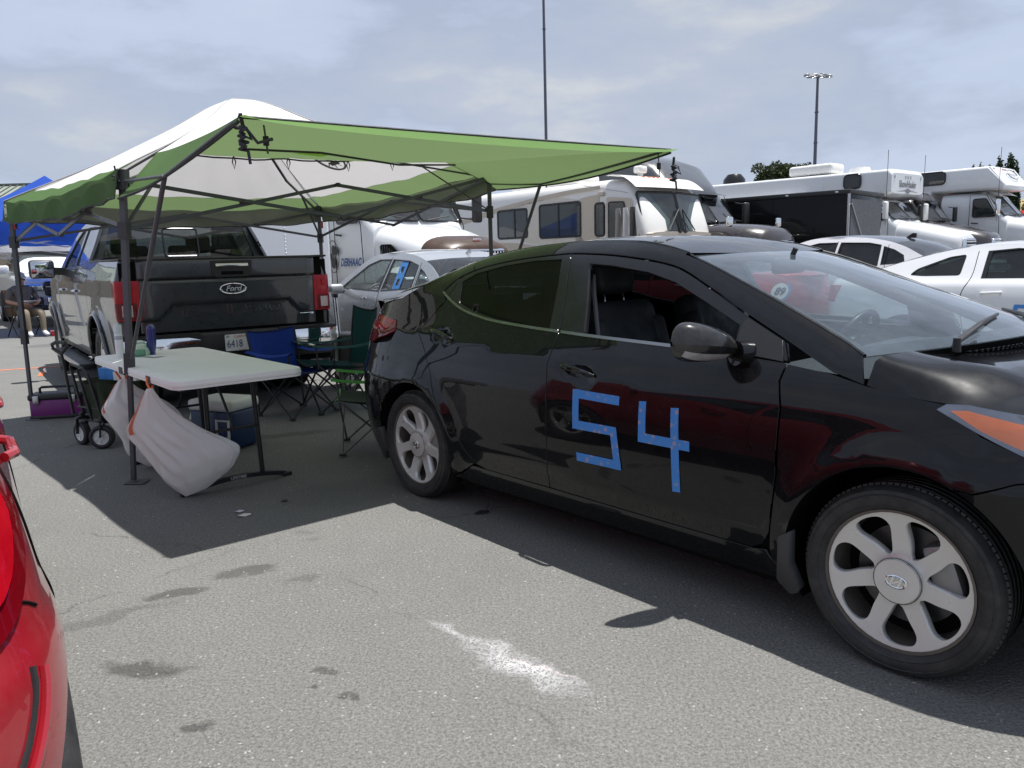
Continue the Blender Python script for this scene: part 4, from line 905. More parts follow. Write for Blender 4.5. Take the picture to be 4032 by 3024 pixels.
    vs, fs = text_mesh('F-150', .125, spacing=1.12, outline=.0028, width=.94); mb = MB(); mb.add(vs, fs, Ml); o = mb.build('embossed_letters', mat('letter_edge_highlight', (.045, .048, .05), .3, metal=.3, coat=1.0), tg, smooth=0, fix=False); o['kind'] = 'stuff'  # outline tubes in a lighter grey paint in the highlight along the letter edges
    MB().rbox((-.012, -.70, .872), (.008, .14, .018), .003, 2).build('trim_badge', M_CHROME, tg)
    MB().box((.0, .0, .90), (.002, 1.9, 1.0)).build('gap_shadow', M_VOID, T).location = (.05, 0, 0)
    # bumper: chrome outer thirds, black step, plate recess
    def bump_x(y): return -.175 + .10 * np.clip((np.abs(y) - .62) / .36, 0, 1) ** 2.2
    def bsheet(y, z): return np.stack([bump_x(y) - .012 * np.cos((z - .63) / .09 * 1.2) + .0 * y, y, z], -1)
    for s_ in (1, -1):
        out = [(.40, .565), (.46, .545), (.95, .585), (.985, .62), (.985, .725), (.93, .738), (.47, .728), (.37, .705)]
        sheet('chrome_bumper', [(s_ * a, b) for a, b in lin(out, .03, True)], bsheet, M_CHROME, T, (), .04, .03, 0, flip=True)
        mb = MB(); mb.grid(lambda u, v: (float(bump_x(s_ * (.36 + .60 * u))) * (1 - v) + .01 * v, s_ * (.36 + .61 * u), .752 + .012 * math.sin(PI * v)), 14, 6); mb.grid(lambda u, v: (float(bump_x(s_ * (.36 + .60 * u))) - .002, s_ * (.36 + .61 * u), .752 - .03 * v), 14, 1); mb.build('step_pad', M_BLACKPL, T, smooth=60)
    mb = MB(); mb.rbox((-.10, 0, .63), (.10, .78, .26), .03, 3); mb.build('bumper_centre', M_BLACKPL, T)
    mb = MB(); mb.rbox((-.03, 0, .52), (.16, 1.84, .10), .03, 2); mb.build('bumper_lower', M_BLACKPL, T)
    mb = MB(); mb.rbox((-.12, 0, .42), (.18, .075, .075), .008, 2); mb.build('hitch_receiver', M_BLACKSTEEL, T)
    # licence plate
    Mp = frameM((-.158, 0, .652), (0, -1, 0), (-1, 0, 0)); P = rounded([(-.152, -.076), (.152, -.076), (.152, .076), (-.152, .076)], .012)
    mb = MB(); mb.prism(P, -.002, .001, M=Mp, plane='XY'); pl = mb.build('licence_plate', mat('plate_white', (.78, .78, .77), .35, vary=.03), T, smooth=0)
    mb = MB(); mb.tube([Mp @ Vector((a * .965, b * .93, .001)) for a, b in P], .0018, 4, closed=True); mb.build('plate_rim', M_WHITEPL, pl)
    Mt = Mp @ Matrix.Translation((0, 0, .0025)); blue, red = mat('plate_blue', (.01, .03, .16), .4), mat('plate_red', (.50, .02, .03), .4)
    lettering('plate_number', '6418', .098, Mt @ Matrix.Translation((-.138, -.014, 0)), blue, pl, align='LEFT', width=.140)
    lettering('plate_state', 'California', .036, Mt @ Matrix.Translation((0, .055, 0)), red, pl, shear=.3, width=.15)
    lettering('plate_month', 'SEP', .022, Mt @ Matrix.Translation((-.125, .056, 0)), blue, pl)
    lettering('plate_foot', 'dmv.ca.gov', .014, Mt @ Matrix.Translation((0, -.068, 0)), red, pl)
    MB().box((0, 0, 0), (.04, .022, .0006), M=Mt @ Matrix.Translation((.115, .056, 0))).build('plate_sticker', mat('sticker_blue', (.03, .22, .60), .4), pl, smooth=0)
    # bed and cab rear wall
    mb = MB(); mb.box((.85, 0, .92), (1.66, 1.55, .04)); mb.box((.85, .80, 1.16), (1.66, .03, .50)); mb.box((.85, -.80, 1.16), (1.66, .03, .50)); mb.box((1.66, 0, 1.16), (.03, 1.6, .50)); mb.build('bed_liner', M_BLACKPL, T, smooth=0)
    for s_ in (1, -1): MB().rbox((.85, s_ * .885, 1.430), (1.68, .13, .02), .008, 2).build('bed_rail_cap', M_BLACKPL, T)
    def back(y, z): return np.stack([1.70 + .16 * (z - 1.36) + .06 * (y / .9) ** 2, y, z], -1)
    gl = [(-.815, 1.40), (.815, 1.40), (.80, 1.46), (.685, 1.845), (.64, 1.868), (-.64, 1.868), (-.685, 1.845), (-.80, 1.46)]
    sheet('cab_back', lin([(-.93, 1.36), (.93, 1.36), (.93, 1.42), (.87, 1.58), (.745, 1.87), (.70, 1.915), (-.70, 1.915), (-.745, 1.87), (-.87, 1.58), (-.93, 1.42)], .05, True), back, M_GREYPAINT, T, [lin(gl, .05, True)], .06, .03, 0, flip=True)
    bg = sheet('back_window', lin(gl, .05, True), back, M_GLASS_TINT, T, (), .08, 0, -.006, flip=True)
    sq = rounded([(-.17, 1.475), (.19, 1.475), (.19, 1.775), (-.17, 1.775)], .04)
    MB().tube([tuple(back(np.array([a]), np.array([b]))[0] + np.array([-.004, 0, 0])) for a, b in sq], .009, 6, closed=True).build('slider_frame', M_TRIM, bg)
    MB().tube([tuple(back(np.array([a]), np.array([1.474]))[0] + np.array([-.012, 0, 0])) for a in np.linspace(-.14, .16, 8)], .005, 6).build('slider_bright', M_CHROME, bg)
    def roof(u, v):
        vv = v * 2 - 1; x = 1.80 + 1.42 * u; e = pch([(1.7, 1.885), (1.95, 1.915), (2.5, 1.93), (2.9, 1.92), (3.25, 1.85)]); w = pch([(1.7, .70), (2.2, .725), (2.9, .72), (3.25, .76)]); return (x, vv * float(w(x)), float(e(x)) + .045 * (1 - abs(vv) ** 2.4))
    MB().grid(roof, 24, 20).build('cab_roof', M_GREYPAINT, T, smooth=180)
    MB().rbox((1.80, 0, 1.925), (.06, .34, .03), .01, 2).build('brake_light', M_DARKRED, T)
    def wsh(u, v):
        vv = v * 2 - 1; x = 3.22 + .80 * u; return (x + .14 * (1 - vv * vv), vv * (.74 + .16 * u), 1.86 - .52 * u + .03 * (1 - vv * vv))
    MB().grid(wsh, 10, 12).build('windshield', M_GLASS, T, smooth=180)
    def hd(u, v):
        vv = v * 2 - 1; x = 4.0 + 1.45 * u + .14 * (1 - vv * vv); return (x, vv * (.92 - .06 * u), 1.335 - .12 * u * u + .05 * (1 - abs(vv) ** 3))
    MB().grid(hd, 14, 14).build('hood', M_GREYPAINT, T, smooth=180)
    MB().rbox((5.55, 0, .92), (.20, 1.74, .55), .06, 3).build('grille', M_BLACKPL, T)
    MB().rbox((5.60, 0, .58), (.24, 1.86, .22), .06, 3).build('front_bumper', M_CHROME, T)
    MB().rbox((3.0, 0, .50), (4.6, 1.5, .16), .04, 2).build('chassis', M_VOID, T)
    # cabin
    for y in (-.42, .42):
        s = seat(T, 2.95, y, .72, M_SEAT, 1.05, rods=False)
    mb = MB(); mb.rbox((2.15, 0, .95), (.5, 1.45, .2), .06, 3); mb.rbox((1.90, 0, 1.22), (.16, 1.45, .52), .06, 3, rot=(0, -.2, 0))
    for y in (-.45, 0, .45): mb.rbox((1.86, y, 1.53), (.09, .25, .13), .04, 3)
    mb.build('rear_bench', M_SEAT, T)
    MB().rbox((3.75, 0, 1.18), (.4, 1.6, .22), .08, 3).build('dashboard', M_DARKGREY, T)
build_pickup()

# ================================================================ pop-up canopy with raised awning wall
M_TENT_WHITE = cloth('canopy_white', (0.82, 0.81, 0.80), (0.60, 0.585, 0.58), 0.36, wscale=3.5, wrinkle=0.45, vary=0.03)
M_TENT_GREEN = cloth('canopy_green', (0.10, 0.185, 0.06), (0.20, 0.285, 0.125), 0.38, wscale=4.0, wrinkle=0.42, vary=0.08)
M_TENT_LINING = cloth('canopy_lining', (0.36, 0.37, 0.34), (0.20, 0.26, 0.14), 0.35, wscale=6.0, wrinkle=0.25)
M_PIPING = mat('dark_piping', (.03, .032, .035), .7)
M_CORD = mat('black_white_cord', (.04, .04, .05), .8, vary=.9, vscale=170)
def build_canopy():
    T = thing('pop_up_canopy', 'green and white pop-up canopy with raised awning and grey frame over the pickup', 'canopy', (-2.29, 6.948, 0))
    o = Vector((-2.29, 6.948, 0))
    W_ = {k: Vector(v) - o for k, v in dict(A=(-2.43, 4.81, 0), B=(-4.43, 7.06, 0), C=(-2.15, 9.086, 0), D=(-.150, 6.836, 0)).items()}
    top = {'A': Vector((.115, .03, 1.93)), 'B': Vector((.05, -.03, 1.96)), 'C': Vector((.0, -.02, 1.99)), 'D': Vector((-.0, .02, 2.10))}
    TP = {k: W_[k] + top[k] for k in W_}
    apex = Vector((0, 0, 2.80)); apex = Vector((.015, .0, 2.80))
    E_ = Vector((-1.19, 3.62, 2.005)) - o; F_ = Vector((1.13, 5.50, 2.055)) - o
    ring = ['A', 'B', 'C', 'D']; out = {k: (W_[k]).normalized() for k in ring}
    EV = {k: TP[k] + out[k] * .05 for k in ring}       # eave corners a little outside the posts
    # roof: four sagging triangles; white to 0.78 of the slope, green below
    def slope(a, b, u, v, sag=.05):
        e0, e1 = EV[a], EV[b]; e = e0.lerp(e1, v); p = apex.lerp(e, u); w = u * 4 * v * (1 - v)
        z = p.z - sag * w - .05 * math.sin(PI * u) * (1 - .6 * 4 * v * (1 - v)) + .006 * math.sin(23 * v + 9 * u) * u + .004 * math.sin(41 * v - 6 * u) + .010 * math.sin(6 * v + 14 * u) * math.sin(PI * v) * u
        z -= .045 * math.exp(-(u / .05) ** 2) - .012 * math.exp(-((u - .16) / .07) ** 2)
        return Vector((p.x, p.y, z))
    for a, b in zip(ring, ring[1:] + ring[:1]):
        MB().grid(lambda u, v: slope(a, b, .002 + (.748 if (a, b) == ('D', 'A') else .868) * u, v), 22, 34).build('roof_panel', M_TENT_WHITE, T, smooth=180, fix=False)
        if (a, b) == ('D', 'A'):
            MB().grid(lambda u, v: slope(a, b, .745 + .02 * u, v), 3, 34).build('roof_band', M_TENT_GREEN, T, smooth=180, fix=False)
            continue
        MB().grid(lambda u, v: slope(a, b, .868 + .132 * u, v), 8, 34).build('roof_band', M_TENT_GREEN, T, smooth=180, fix=False)
        nrm = ((EV[a] + EV[b]) / 2); nrm.z = 0; nrm.normalize()
        def val(u, v, d=0.0):
            p = slope(a, b, 1.0, v); rip = .012 * math.sin(19 * v + 2) + .008 * math.sin(37 * v); return p + nrm * (.004 + .02 * u + rip * u - d) + Vector((0, 0, -.165 * u + .01 * math.sin(13 * v) * u))
        MB().grid(lambda u, v: val(u, v), 5, 44).build('valance', M_TENT_GREEN, T, smooth=180, fix=False)
        MB().grid(lambda u, v: val(u, v, .006), 5, 44).build('valance_lining', M_TENT_LINING, T, smooth=180, fix=False)
        MB().tube([val(1.0, i / 30) for i in range(31)], .007, 5).build('hem_piping', M_PIPING, T)
    # seams along the hips
    for k, k2 in zip(ring, ring[1:] + ring[:1]): MB().tube([slope(k, k2, t, 0.0) + Vector((0, 0, .004)) for t in np.linspace(.002, 1, 22)], .006, 5).build('hip_seam', mat('seam_grey', (.35, .34, .34), .8), T)
    # awning: rises a little, sags between its edges
    def awn(u, v):
        i0 = slope('D', 'A', .75, 1 - v); i1 = E_.lerp(F_, v); p = i0.lerp(i1, u)
        sag = .055 * math.sin(PI * u) * (.55 + .45 * math.sin(PI * v)) + .03 * math.sin(PI * v) * (1 - u)
        inn = Vector((0.02, 0.02, 0)) * math.sin(PI * v) * u * 4
        return p + Vector((0, 0, -sag + .012 * math.sin(5 * v + 3 * u) * math.sin(PI * u))) + inn
    MB().grid(awn, 20, 40).build('awning', M_TENT_GREEN, T, smooth=180, fix=False)
    def flap(u, v):
        p = awn(1.0, v); return p + Vector((.03, -.03, 0)) * (1 - u) * 0 + Vector((.045, -.045, 0)) * u + Vector((0, 0, -.055 * u * math.sin(PI * v) ** .4))
    MB().grid(flap, 3, 40).build('awning_hem', cloth('canopy_green_light', (0.15, 0.27, 0.08), (.2, .34, .1), .35), T, smooth=180, fix=False)
    def skirt(c0, c1, s):
        # green side cloth between roof band, post and awning edge
        v = 0.0 if s == 'A' else 1.0; lowc = EV[s] + out[s] * .02 + Vector((0, 0, -.165)); e = E_ if s == 'A' else F_
        return lambda u, w: awn(u, v).lerp(lowc.lerp(e + Vector((0, 0, -.02)), u) + Vector((0, 0, -.05 * math.sin(PI * u))) + out[s] * .03 * math.sin(PI * u), w) + out[s] * (.02 * math.sin(7 * u + 3 * w) * w * (1 - u))
    for s in ('A', 'D'):
        MB().grid(skirt(0, 0, s), 20, 12).build('awning_cheek', M_TENT_GREEN, T, smooth=180, fix=False)
        MB().tube([skirt(0, 0, s)(i / 16, 1.0) for i in range(17)], .008, 5).build('cheek_piping', M_PIPING, T)
    MB().tube([awn(1.0, i / 30) for i in range(31)], .008, 5).build('awning_piping', M_PIPING, T)
    MB().tube([awn(.0, i / 30) + Vector((0, 0, -.012)) for i in range(31)], .006, 5).build('awning_seam', M_PIPING, T)
    MB().tube([awn(.50, .10) + Vector((0, 0, -.02)), awn(.62, .24) + Vector((0, 0, -.02)), awn(.5, .5) + Vector((0, 0, -.03)), awn(.35, .8) + Vector((0, 0, -.02))], .007, 5).build('awning_cord', M_PIPING, T)
    # posts: outer tube, sleeve, inner tube, foot plate
    for k in ring:
        a, b = W_[k], TP[k]; pt = lambda z: a.lerp(b, z / b.z)
        q = .034
        p = MB().bar(pt(.72), pt(b.z), q, q, up=out[k]).build('post', M_TENTFRAME, T, smooth=0)
        MB().bar(pt(.02), pt(.86), .026, .026, up=out[k]).build('inner_post', M_TENTFRAME, T, smooth=0)
        MB().bar(pt(.70), pt(.83), .048, .048, up=out[k]).build('sleeve', M_DARKGREY, T, smooth=0)
        mb = MB(); mb.rbox((a.x + .02, a.y, .006), (.13, .10, .008), .003, 1); mb.build('foot_plate', M_TENTFRAME, T, smooth=0)
        MB().bar(pt(b.z - .11), pt(b.z + .01), .058, .058, up=out[k]).build('corner_bracket', M_DARKGREY, T, smooth=0)
        MB().bar(pt(b.z - .40), pt(b.z - .30), .056, .056, up=out[k]).build('slider', M_DARKGREY, T, smooth=0)
        # roof strut
        m = apex.lerp(TP[k], .52) + Vector((0, 0, -.20)); MB().bar(pt(b.z - .06), m, .022, .014).build('roof_strut', M_TENTFRAME, T, smooth=0); MB().bar(m, apex + Vector((0, 0, -.10)), .022, .014).build('roof_strut', M_TENTFRAME, T, smooth=0); MB().bar(pt(b.z - .34), apex.lerp(TP[k], .72) + Vector((0, 0, -.13)), .02, .012).build('strut_brace', M_TENTFRAME, T, smooth=0)
    # scissor trusses
    for a, b in zip(ring, ring[1:] + ring[:1]):
        A_, B_ = TP[a], TP[b]; hi, lo = Vector((0, 0, -.055)), Vector((0, 0, -.34)); n = (A_ + B_); n.z = 0; n = n.normalized() * .012
        mid = A_.lerp(B_, .5); mh, ml = mid + Vector((0, 0, -.10)), mid + Vector((0, 0, -.33))
        q1, q3 = A_.lerp(B_, .0), A_.lerp(B_, 1.0)
        for s0, s1, d in ((A_ + hi, ml, 1), (A_ + lo, mh, -1), (B_ + hi, ml, 1), (B_ + lo, mh, -1)):
            MB().bar(s0 + n * d, s1 + n * d, .012, .024).build('truss_bar', M_TENTFRAME, T, smooth=0)
        for t in (.25, .5, .75):
            for zz in ((-.20,) if t != .5 else (-.10, -.33)): MB().rbox(A_.lerp(B_, t) + Vector((0, 0, zz)), (.036, .036, .03), .008, 2).build('truss_joint', M_DARKGREY, T)
    # awning poles from the sleeves to the awning edges
    for k, v, t in (('A', 0.0, .46), ('D', 1.0, .30)):
        p0 = W_[k].lerp(TP[k], .80 / TP[k].z) + Vector((.03, -.03, 0)); p1 = skirt(0, 0, k)(t, .95); m = p0.lerp(p1, .5)
        MB().cyl(p0, m, .011, n=10).build('awning_pole', M_TENTFRAME, T); MB().cyl(m, p1, .0135, n=10).build('awning_pole', M_TENTFRAME, T)
        MB().tube([TP[k] + Vector((0, 0, -.06)), p1 + Vector((0, 0, .0)), awn(.97, v) + Vector((0, 0, -.012))], .009, 8).build('awning_side_rod', M_TENTFRAME, T)
    # cord bundles and straps
    def cord(p, s=1.0):
        mb = MB(); rr = random.Random(3)
        pts = [Vector(p) + Vector((.004 * math.sin(i * 2.1), .02 * math.cos(i * 1.3), 0)) * s + Vector((.014 * math.sin(i * 2.6) * s, 0, -.006 * i * s)) for i in range(16)]
        mb.tube([Vector(p) + Vector((0, 0, .05))] + pts, .0075 * s, 6); mb.tube([pts[4], pts[4] + Vector((.03, -.02, .01)) * s, pts[4] + Vector((.045, -.02, -.03)) * s, pts[6]], .007 * s, 6); mb.tube([pts[-1], pts[-1] + Vector((.006, 0, -.05 * s))], .006 * s, 5); mb.build('guy_cord', M_CORD, T)
    cord(E_ + Vector((.01, 0, -.035)), 1.2); cord(TP['A'] + Vector((-.03, -.03, -.02)), .8); cord(F_ + Vector((.02, -.01, -.10)), 1.2)
    cord(TP['B'] + Vector((.05, -.03, -.18)), .5)
    def strap(p, l, w=.02):
        mb = MB(); mb.bar(Vector(p), Vector(p) + Vector((.01, 0, -l)), w, .004); mb.rbox(Vector(p) + Vector((.005, 0, -l * .55)), (.028, .012, .045), .004, 2); mb.build('strap', M_BLACKPL, T)
    strap(awn(.95, .045) + Vector((0, 0, -.01)), .13); strap(awn(.97, .985) + Vector((0, 0, -.02)), .16)
    MB().tube([E_ + Vector((.03, .0, -.05)), E_ + Vector((.07, .03, -.11)), E_ + Vector((.13, .06, -.09))], .008, 5).build('loose_strap', M_BLACKPL, T)
    for v in (.22, .40, .62, .80):
        p = awn(.03, v); MB().tube([p, p + Vector((.012, 0, -.04)), p + Vector((.0, 0, -.085)), p + Vector((-.012, 0, -.04)), p], .0045, 5).build('toggle_loop', M_BLACKPL, T)
    for k in ('B', 'C'):
        MB().rbox(TP[k] + Vector((.035, -.02, -.20)), (.02, .02, .08), .005, 2).build('red_latch', mat('red_plastic', (.50, .02, .02), .4), T)
    # window patch, printed lantern marks
    vs = [awn(.45 + .10 * math.sin(t), .27 + .035 * math.cos(t)) + Vector((0, 0, -.004)) for t in np.linspace(0, PI, 12)]; mb = MB(); mb.add(vs, [tuple(range(12))]); mb.build('clear_patch', cloth('yellow_green_film', (.45, .65, .12), (.6, .9, .2), .6), T, smooth=0, fix=False)
    sg = mat('print_grey', (.16, .17, .16), .8)
    P0 = slope('C', 'D', .55, .48); ux = (slope('C', 'D', .55, .56) - P0).normalized(); uy = (slope('C', 'D', .45, .48) - P0).normalized(); nn = ux.cross(uy).normalized(); nn = nn if nn.z < 0 else -nn
    Mk = frameM(P0 + nn * .012, ux, nn)
    mb = MB(); mb.tube([Mk @ Vector((.17 * math.cos(a), .17 * math.sin(a), 0)) for a in np.linspace(0, 2 * PI, 29)[:-1]], .011, 4, closed=True); mb.box((0, .02, 0), (.09, .10, .004), M=Mk); mb.box((0, -.07, 0), (.14, .05, .004), M=Mk); mb.box((0, .11, 0), (.12, .022, .004), M=Mk)
    for i in range(10): mb.bar(Mk @ Vector((.09 * math.cos(i * .63), .09 * math.sin(i * .63), 0)), Mk @ Vector((.14 * math.cos(i * .63), .14 * math.sin(i * .63), 0)), .010, .003)
    mb.build('printed_emblem', sg, T, smooth=0)
    nB = (EV['A'] + EV['B']); nB.z = 0; nB.normalize(); p = EV['B'].lerp(EV['A'], .05) + nB * .028 + Vector((0, 0, -.085)); dx = (EV['A'] - EV['B']).normalized(); Mk = frameM(p, dx, nB)
    mb = MB(); mb.tube([Mk @ Vector((a, b, 0)) for a, b in rounded([(-.035, -.05), (.035, -.05), (.035, .05), (-.035, .05)], .01, 2)], .003, 4, closed=True); mb.box((0, 0, 0), (.035, .05, .002), M=Mk); mb.build('corner_emblem', mat('print_white', (.55, .58, .5), .7), T, smooth=0)
    mb = MB(); mb.box(EV['B'].lerp(EV['C'], .70) - ((EV['B'] + EV['C']).normalized()) * .04 + Vector((0, 0, -.05)), (.10, .10, .14)); 
build_canopy()

# ================================================================ table, bags, chairs and boxes under the canopy
M_TABLE = mat('moulded_table_plastic', (.84, .82, .79), .5, vary=.04, vscale=3, bmp=.25, bscale=420, bdist=.001)
TX, TY, TR = -2.105, 5.045, math.atan2(.765, -.643)
def build_table():
    T = thing('folding_table', 'off-white folding table with dark steel legs under the canopy', 'table', (TX, TY, 0), TR)
    bm = bmesh.new()
    L2, W2, z0, z1 = .915, .375, .695, .742
    out = rounded([(-L2, -W2), (L2, -W2), (L2, W2), (-L2, W2)], .085, 7)
    mb = MB()
    lay = [(1.0, z0), (1.0, z0 + .012), (1.003, z0 + .016), (1.003, z0 + .028), (1.0, z0 + .032), (1.0, z1 - .010), (.997, z1 - .004), (.990, z1)]
    n = len(out); vs = []
    for k, z in lay: vs += [(a * (1 - (1 - k) * .4 / .915) if abs(k - 1) > .004 else a * k, b * k, z) for a, b in out]
    fs = []
    for i in range(len(lay) - 1):
        for j in range(n): fs.append((i * n + j, i * n + (j + 1) % n, (i + 1) * n + (j + 1) % n, (i + 1) * n + j))
    fs.append(tuple(range(n))[::-1]); fs.append(tuple((len(lay) - 1) * n + j for j in range(n)))
    mb.add(vs, fs); tp = mb.build('table_top', M_TABLE, T, smooth=30)
    # hand notches in the near long edge: dark slots with a carrying bar
    for x in (-.44, .16):
        MB().rbox((x, W2 + .0015, z0 + .017), (.085, .006, .040), .004, 2).build('edge_notch', mat('notch_shadow', (.10, .09, .085), .8), tp)
        MB().cyl((x - .05, W2 - .006, z0 - .004), (x + .05, W2 - .006, z0 - .004), .008, n=8).build('notch_bar', M_BLACKSTEEL, tp)
    mb = MB(); mb.bar((-.80, -.30, z0 - .012), (.80, -.30, z0 - .012), .025, .025); mb.bar((-.80, .30, z0 - .012), (.80, .30, z0 - .012), .025, .025); mb.build('apron_rail', M_BLACKSTEEL, T, smooth=0)
    for x, s in ((-.52, -1), (.52, 1)):
        lg = bpy.data.objects.new('leg_frame', None); COL.objects.link(lg); lg.parent = T; lg.location = (0, -.065, 0)
        for y in (-.16, .16): MB().cyl((x, y, .045), (x - s * .02, y * .9, z0), .0155, n=12).build('leg', M_BLACKSTEEL, lg)
        pts = [(x, -.31 + .62 * i / 14, .018 + .036 * (1 - ((i - 7) / 7) ** 2)) for i in range(15)]
        ft = MB(); 
        for i in range(14): ft.bar(pts[i], pts[i + 1], .03, .026)
        ft.build('foot_bar', M_BLACKSTEEL, lg, smooth=0)
        for y in (-.32, .32): MB().rbox((x, y, .014), (.036, .06, .026), .008, 2).build('foot_cap', M_BLACKPL, lg)
        MB().bar((x, -.15, .36), (x, .15, .36), .016, .016).build('cross_bar', M_BLACKSTEEL, lg, smooth=0)
        MB().tube([(x, 0, .36), (x - s * .12, 0, .50), (x - s * .30, 0, z0)], .009, 8).build('brace', M_BLACKSTEEL, lg)
    lettering('foot_lettering', 'LIFETIME', .026, Matrix.Translation((-.5365, -.065, .054)) @ frameM((0, 0, 0), (0, -1, 0), (-1, 0, 0)).to_4x4(), mat('pale_print', (.45, .45, .45), .6), T, bold=.0006)
    return T
build_table()
def ontable(a, b): return Matrix.Translation((TX, TY, 0)) @ Matrix.Rotation(TR, 4, 'Z') @ Vector((a, b, .7425))
def put(name, label, cat, loc, rz=0.0, group=None): return thing(name, label, cat, loc, rz, group)
def Wp(x, y, z): return Vector((x, y, z))
# things on the table
t = put('spray_can', 'tall white spray can with clear cap on the folding table', 'spray can', (-2.715, 5.375, .7425))
MB().lathe([(.001, 0), (.026, 0), (.027, .008), (.027, .155), (.024, .165), (.024, .168)], 24).build('can_body', mat('can_white', (.78, .78, .80), .3, vary=.03), t)
MB().lathe([(.0272, .125), (.0274, .128), (.0274, .15), (.0272, .152)], 24).build('grey_band', mat('band_grey', (.42, .43, .47), .4), t)
MB().lathe([(.024, .168), (.0255, .17), (.025, .222), (.022, .228), (.001, .229)], 24).build('cap', mat('cap_frost', (.62, .66, .68), .25, vary=.05), t)
t = put('sunscreen_bottle', 'dark blue sunscreen bottle standing upside down on the folding table', 'bottle', (-2.545, 5.50, .7425), TR + 2.35)
def bottle(u, v):
    z = .215 * u; a = 2 * PI * v; w = float(pch([(0, .021), (.12, .022), (.18, .028), (.5, .036), (.85, .036), (.95, .030), (1.0, .006)])(u)); d = w * .62; return (w * math.copysign(abs(math.cos(a)) ** .7, math.cos(a)), d * math.copysign(abs(math.sin(a)) ** .7, math.sin(a)), z)
MB().grid(bottle, 26, 28).build('bottle_body', mat('bottle_blue', (.012, .022, .17), .3, coat=.5), t, smooth=60)
def labelf(u, v): z = .055 + .135 * u; return (-.026 + .052 * v, -.0245 - .0012, z)
MB().grid(lambda u, v: labelf(.0 + .12 * u, v), 1, 4).build('label_violet', mat('label_violet', (.28, .16, .62), .4), t)
MB().grid(lambda u, v: labelf(.12 + .30 * u, v), 2, 4).build('label_blue', mat('label_blue', (.03, .24, .70), .4), t)
MB().grid(lambda u, v: labelf(.42 + .28 * u, v), 2, 4).build('label_white', mat('label_white', (.75, .77, .80), .4), t)
MB().grid(lambda u, v: labelf(.70 + .30 * u, v), 2, 4).build('label_orange', mat('label_orange', (.80, .36, .05), .4, vary=.5, vscale=60), t)
lettering('label_word', 'SPORT', .016, frameM((0, -.027, .143), (1, 0, 0), (0, -1, 0)), mat('label_ink', (.02, .03, .10), .5), t, shear=.2)
mb = MB(); mb.add([(.014 * math.cos(a), -.027, .171 + .014 * math.sin(a)) for a in np.linspace(0, 2 * PI, 17)[:-1]], [tuple(range(16))]); mb.build('label_disc', mat('label_cream', (.75, .66, .35), .5), t, smooth=0, fix=False)
t = put('wipes_pack', 'soft green and white pack of wipes lying on the folding table', 'wipes', (-2.655, 5.53, .7425), TR)
def pack(u, v):
    x, y = (u - .5) * .20, (v - .5) * .12; e = (1 - abs(2 * u - 1) ** 5) * (1 - abs(2 * v - 1) ** 5); return (x, y, .085 * e ** .6 + .006 * math.sin(40 * u) * math.sin(30 * v) * e)
MB().grid(pack, 20, 14).build('soft_pack', mat('pack_green_white', (.60, .74, .55), .35, vary=.4, vscale=22), t, smooth=60)
MB().grid(lambda u, v: tuple(Vector(pack(u, .02 + .25 * v)) + Vector((0, -.002, .002))), 14, 4).build('green_end', mat('pack_green', (.16, .50, .03), .35), t, smooth=60)
MB().rbox((0, 0, .092), (.10, .065, .012), .005, 2).build('flip_lid', mat('lid_pale', (.72, .80, .70), .4), t)
t = put('sanitizer_bottle', 'small clear green bottle lying in front of the wipes pack', 'bottle', (-2.60, 5.405, .7425), TR + 1.2)
MB().lathe([(.001, -.045), (.020, -.043), (.024, -.03), (.024, .025), (.016, .038), (.010, .042), (.010, .06), (.001, .061)], 20, axis='X', M=Matrix.Translation((0, 0, .025))).build('bottle_body', mat('bottle_green', (.22, .52, .34), .12, trans=.5, vary=.2, vscale=40), t)
MB().cyl((.06, 0, .025), (.076, 0, .025), .011, n=12).build('bottle_cap', mat('cap_green', (.30, .55, .40), .4), t)
t = put('paper_sheet', 'thin white paper lying flat beside the sunscreen bottle', 'paper', (-2.53, 5.40, .7425), TR + .3)
MB().grid(lambda u, v: ((u - .5) * .26, (v - .5) * .09, .0015 + .006 * math.sin(3 * u + 1) ** 2), 12, 3).build('paper', mat('paper_white', (.75, .75, .76), .7), t, smooth=180)
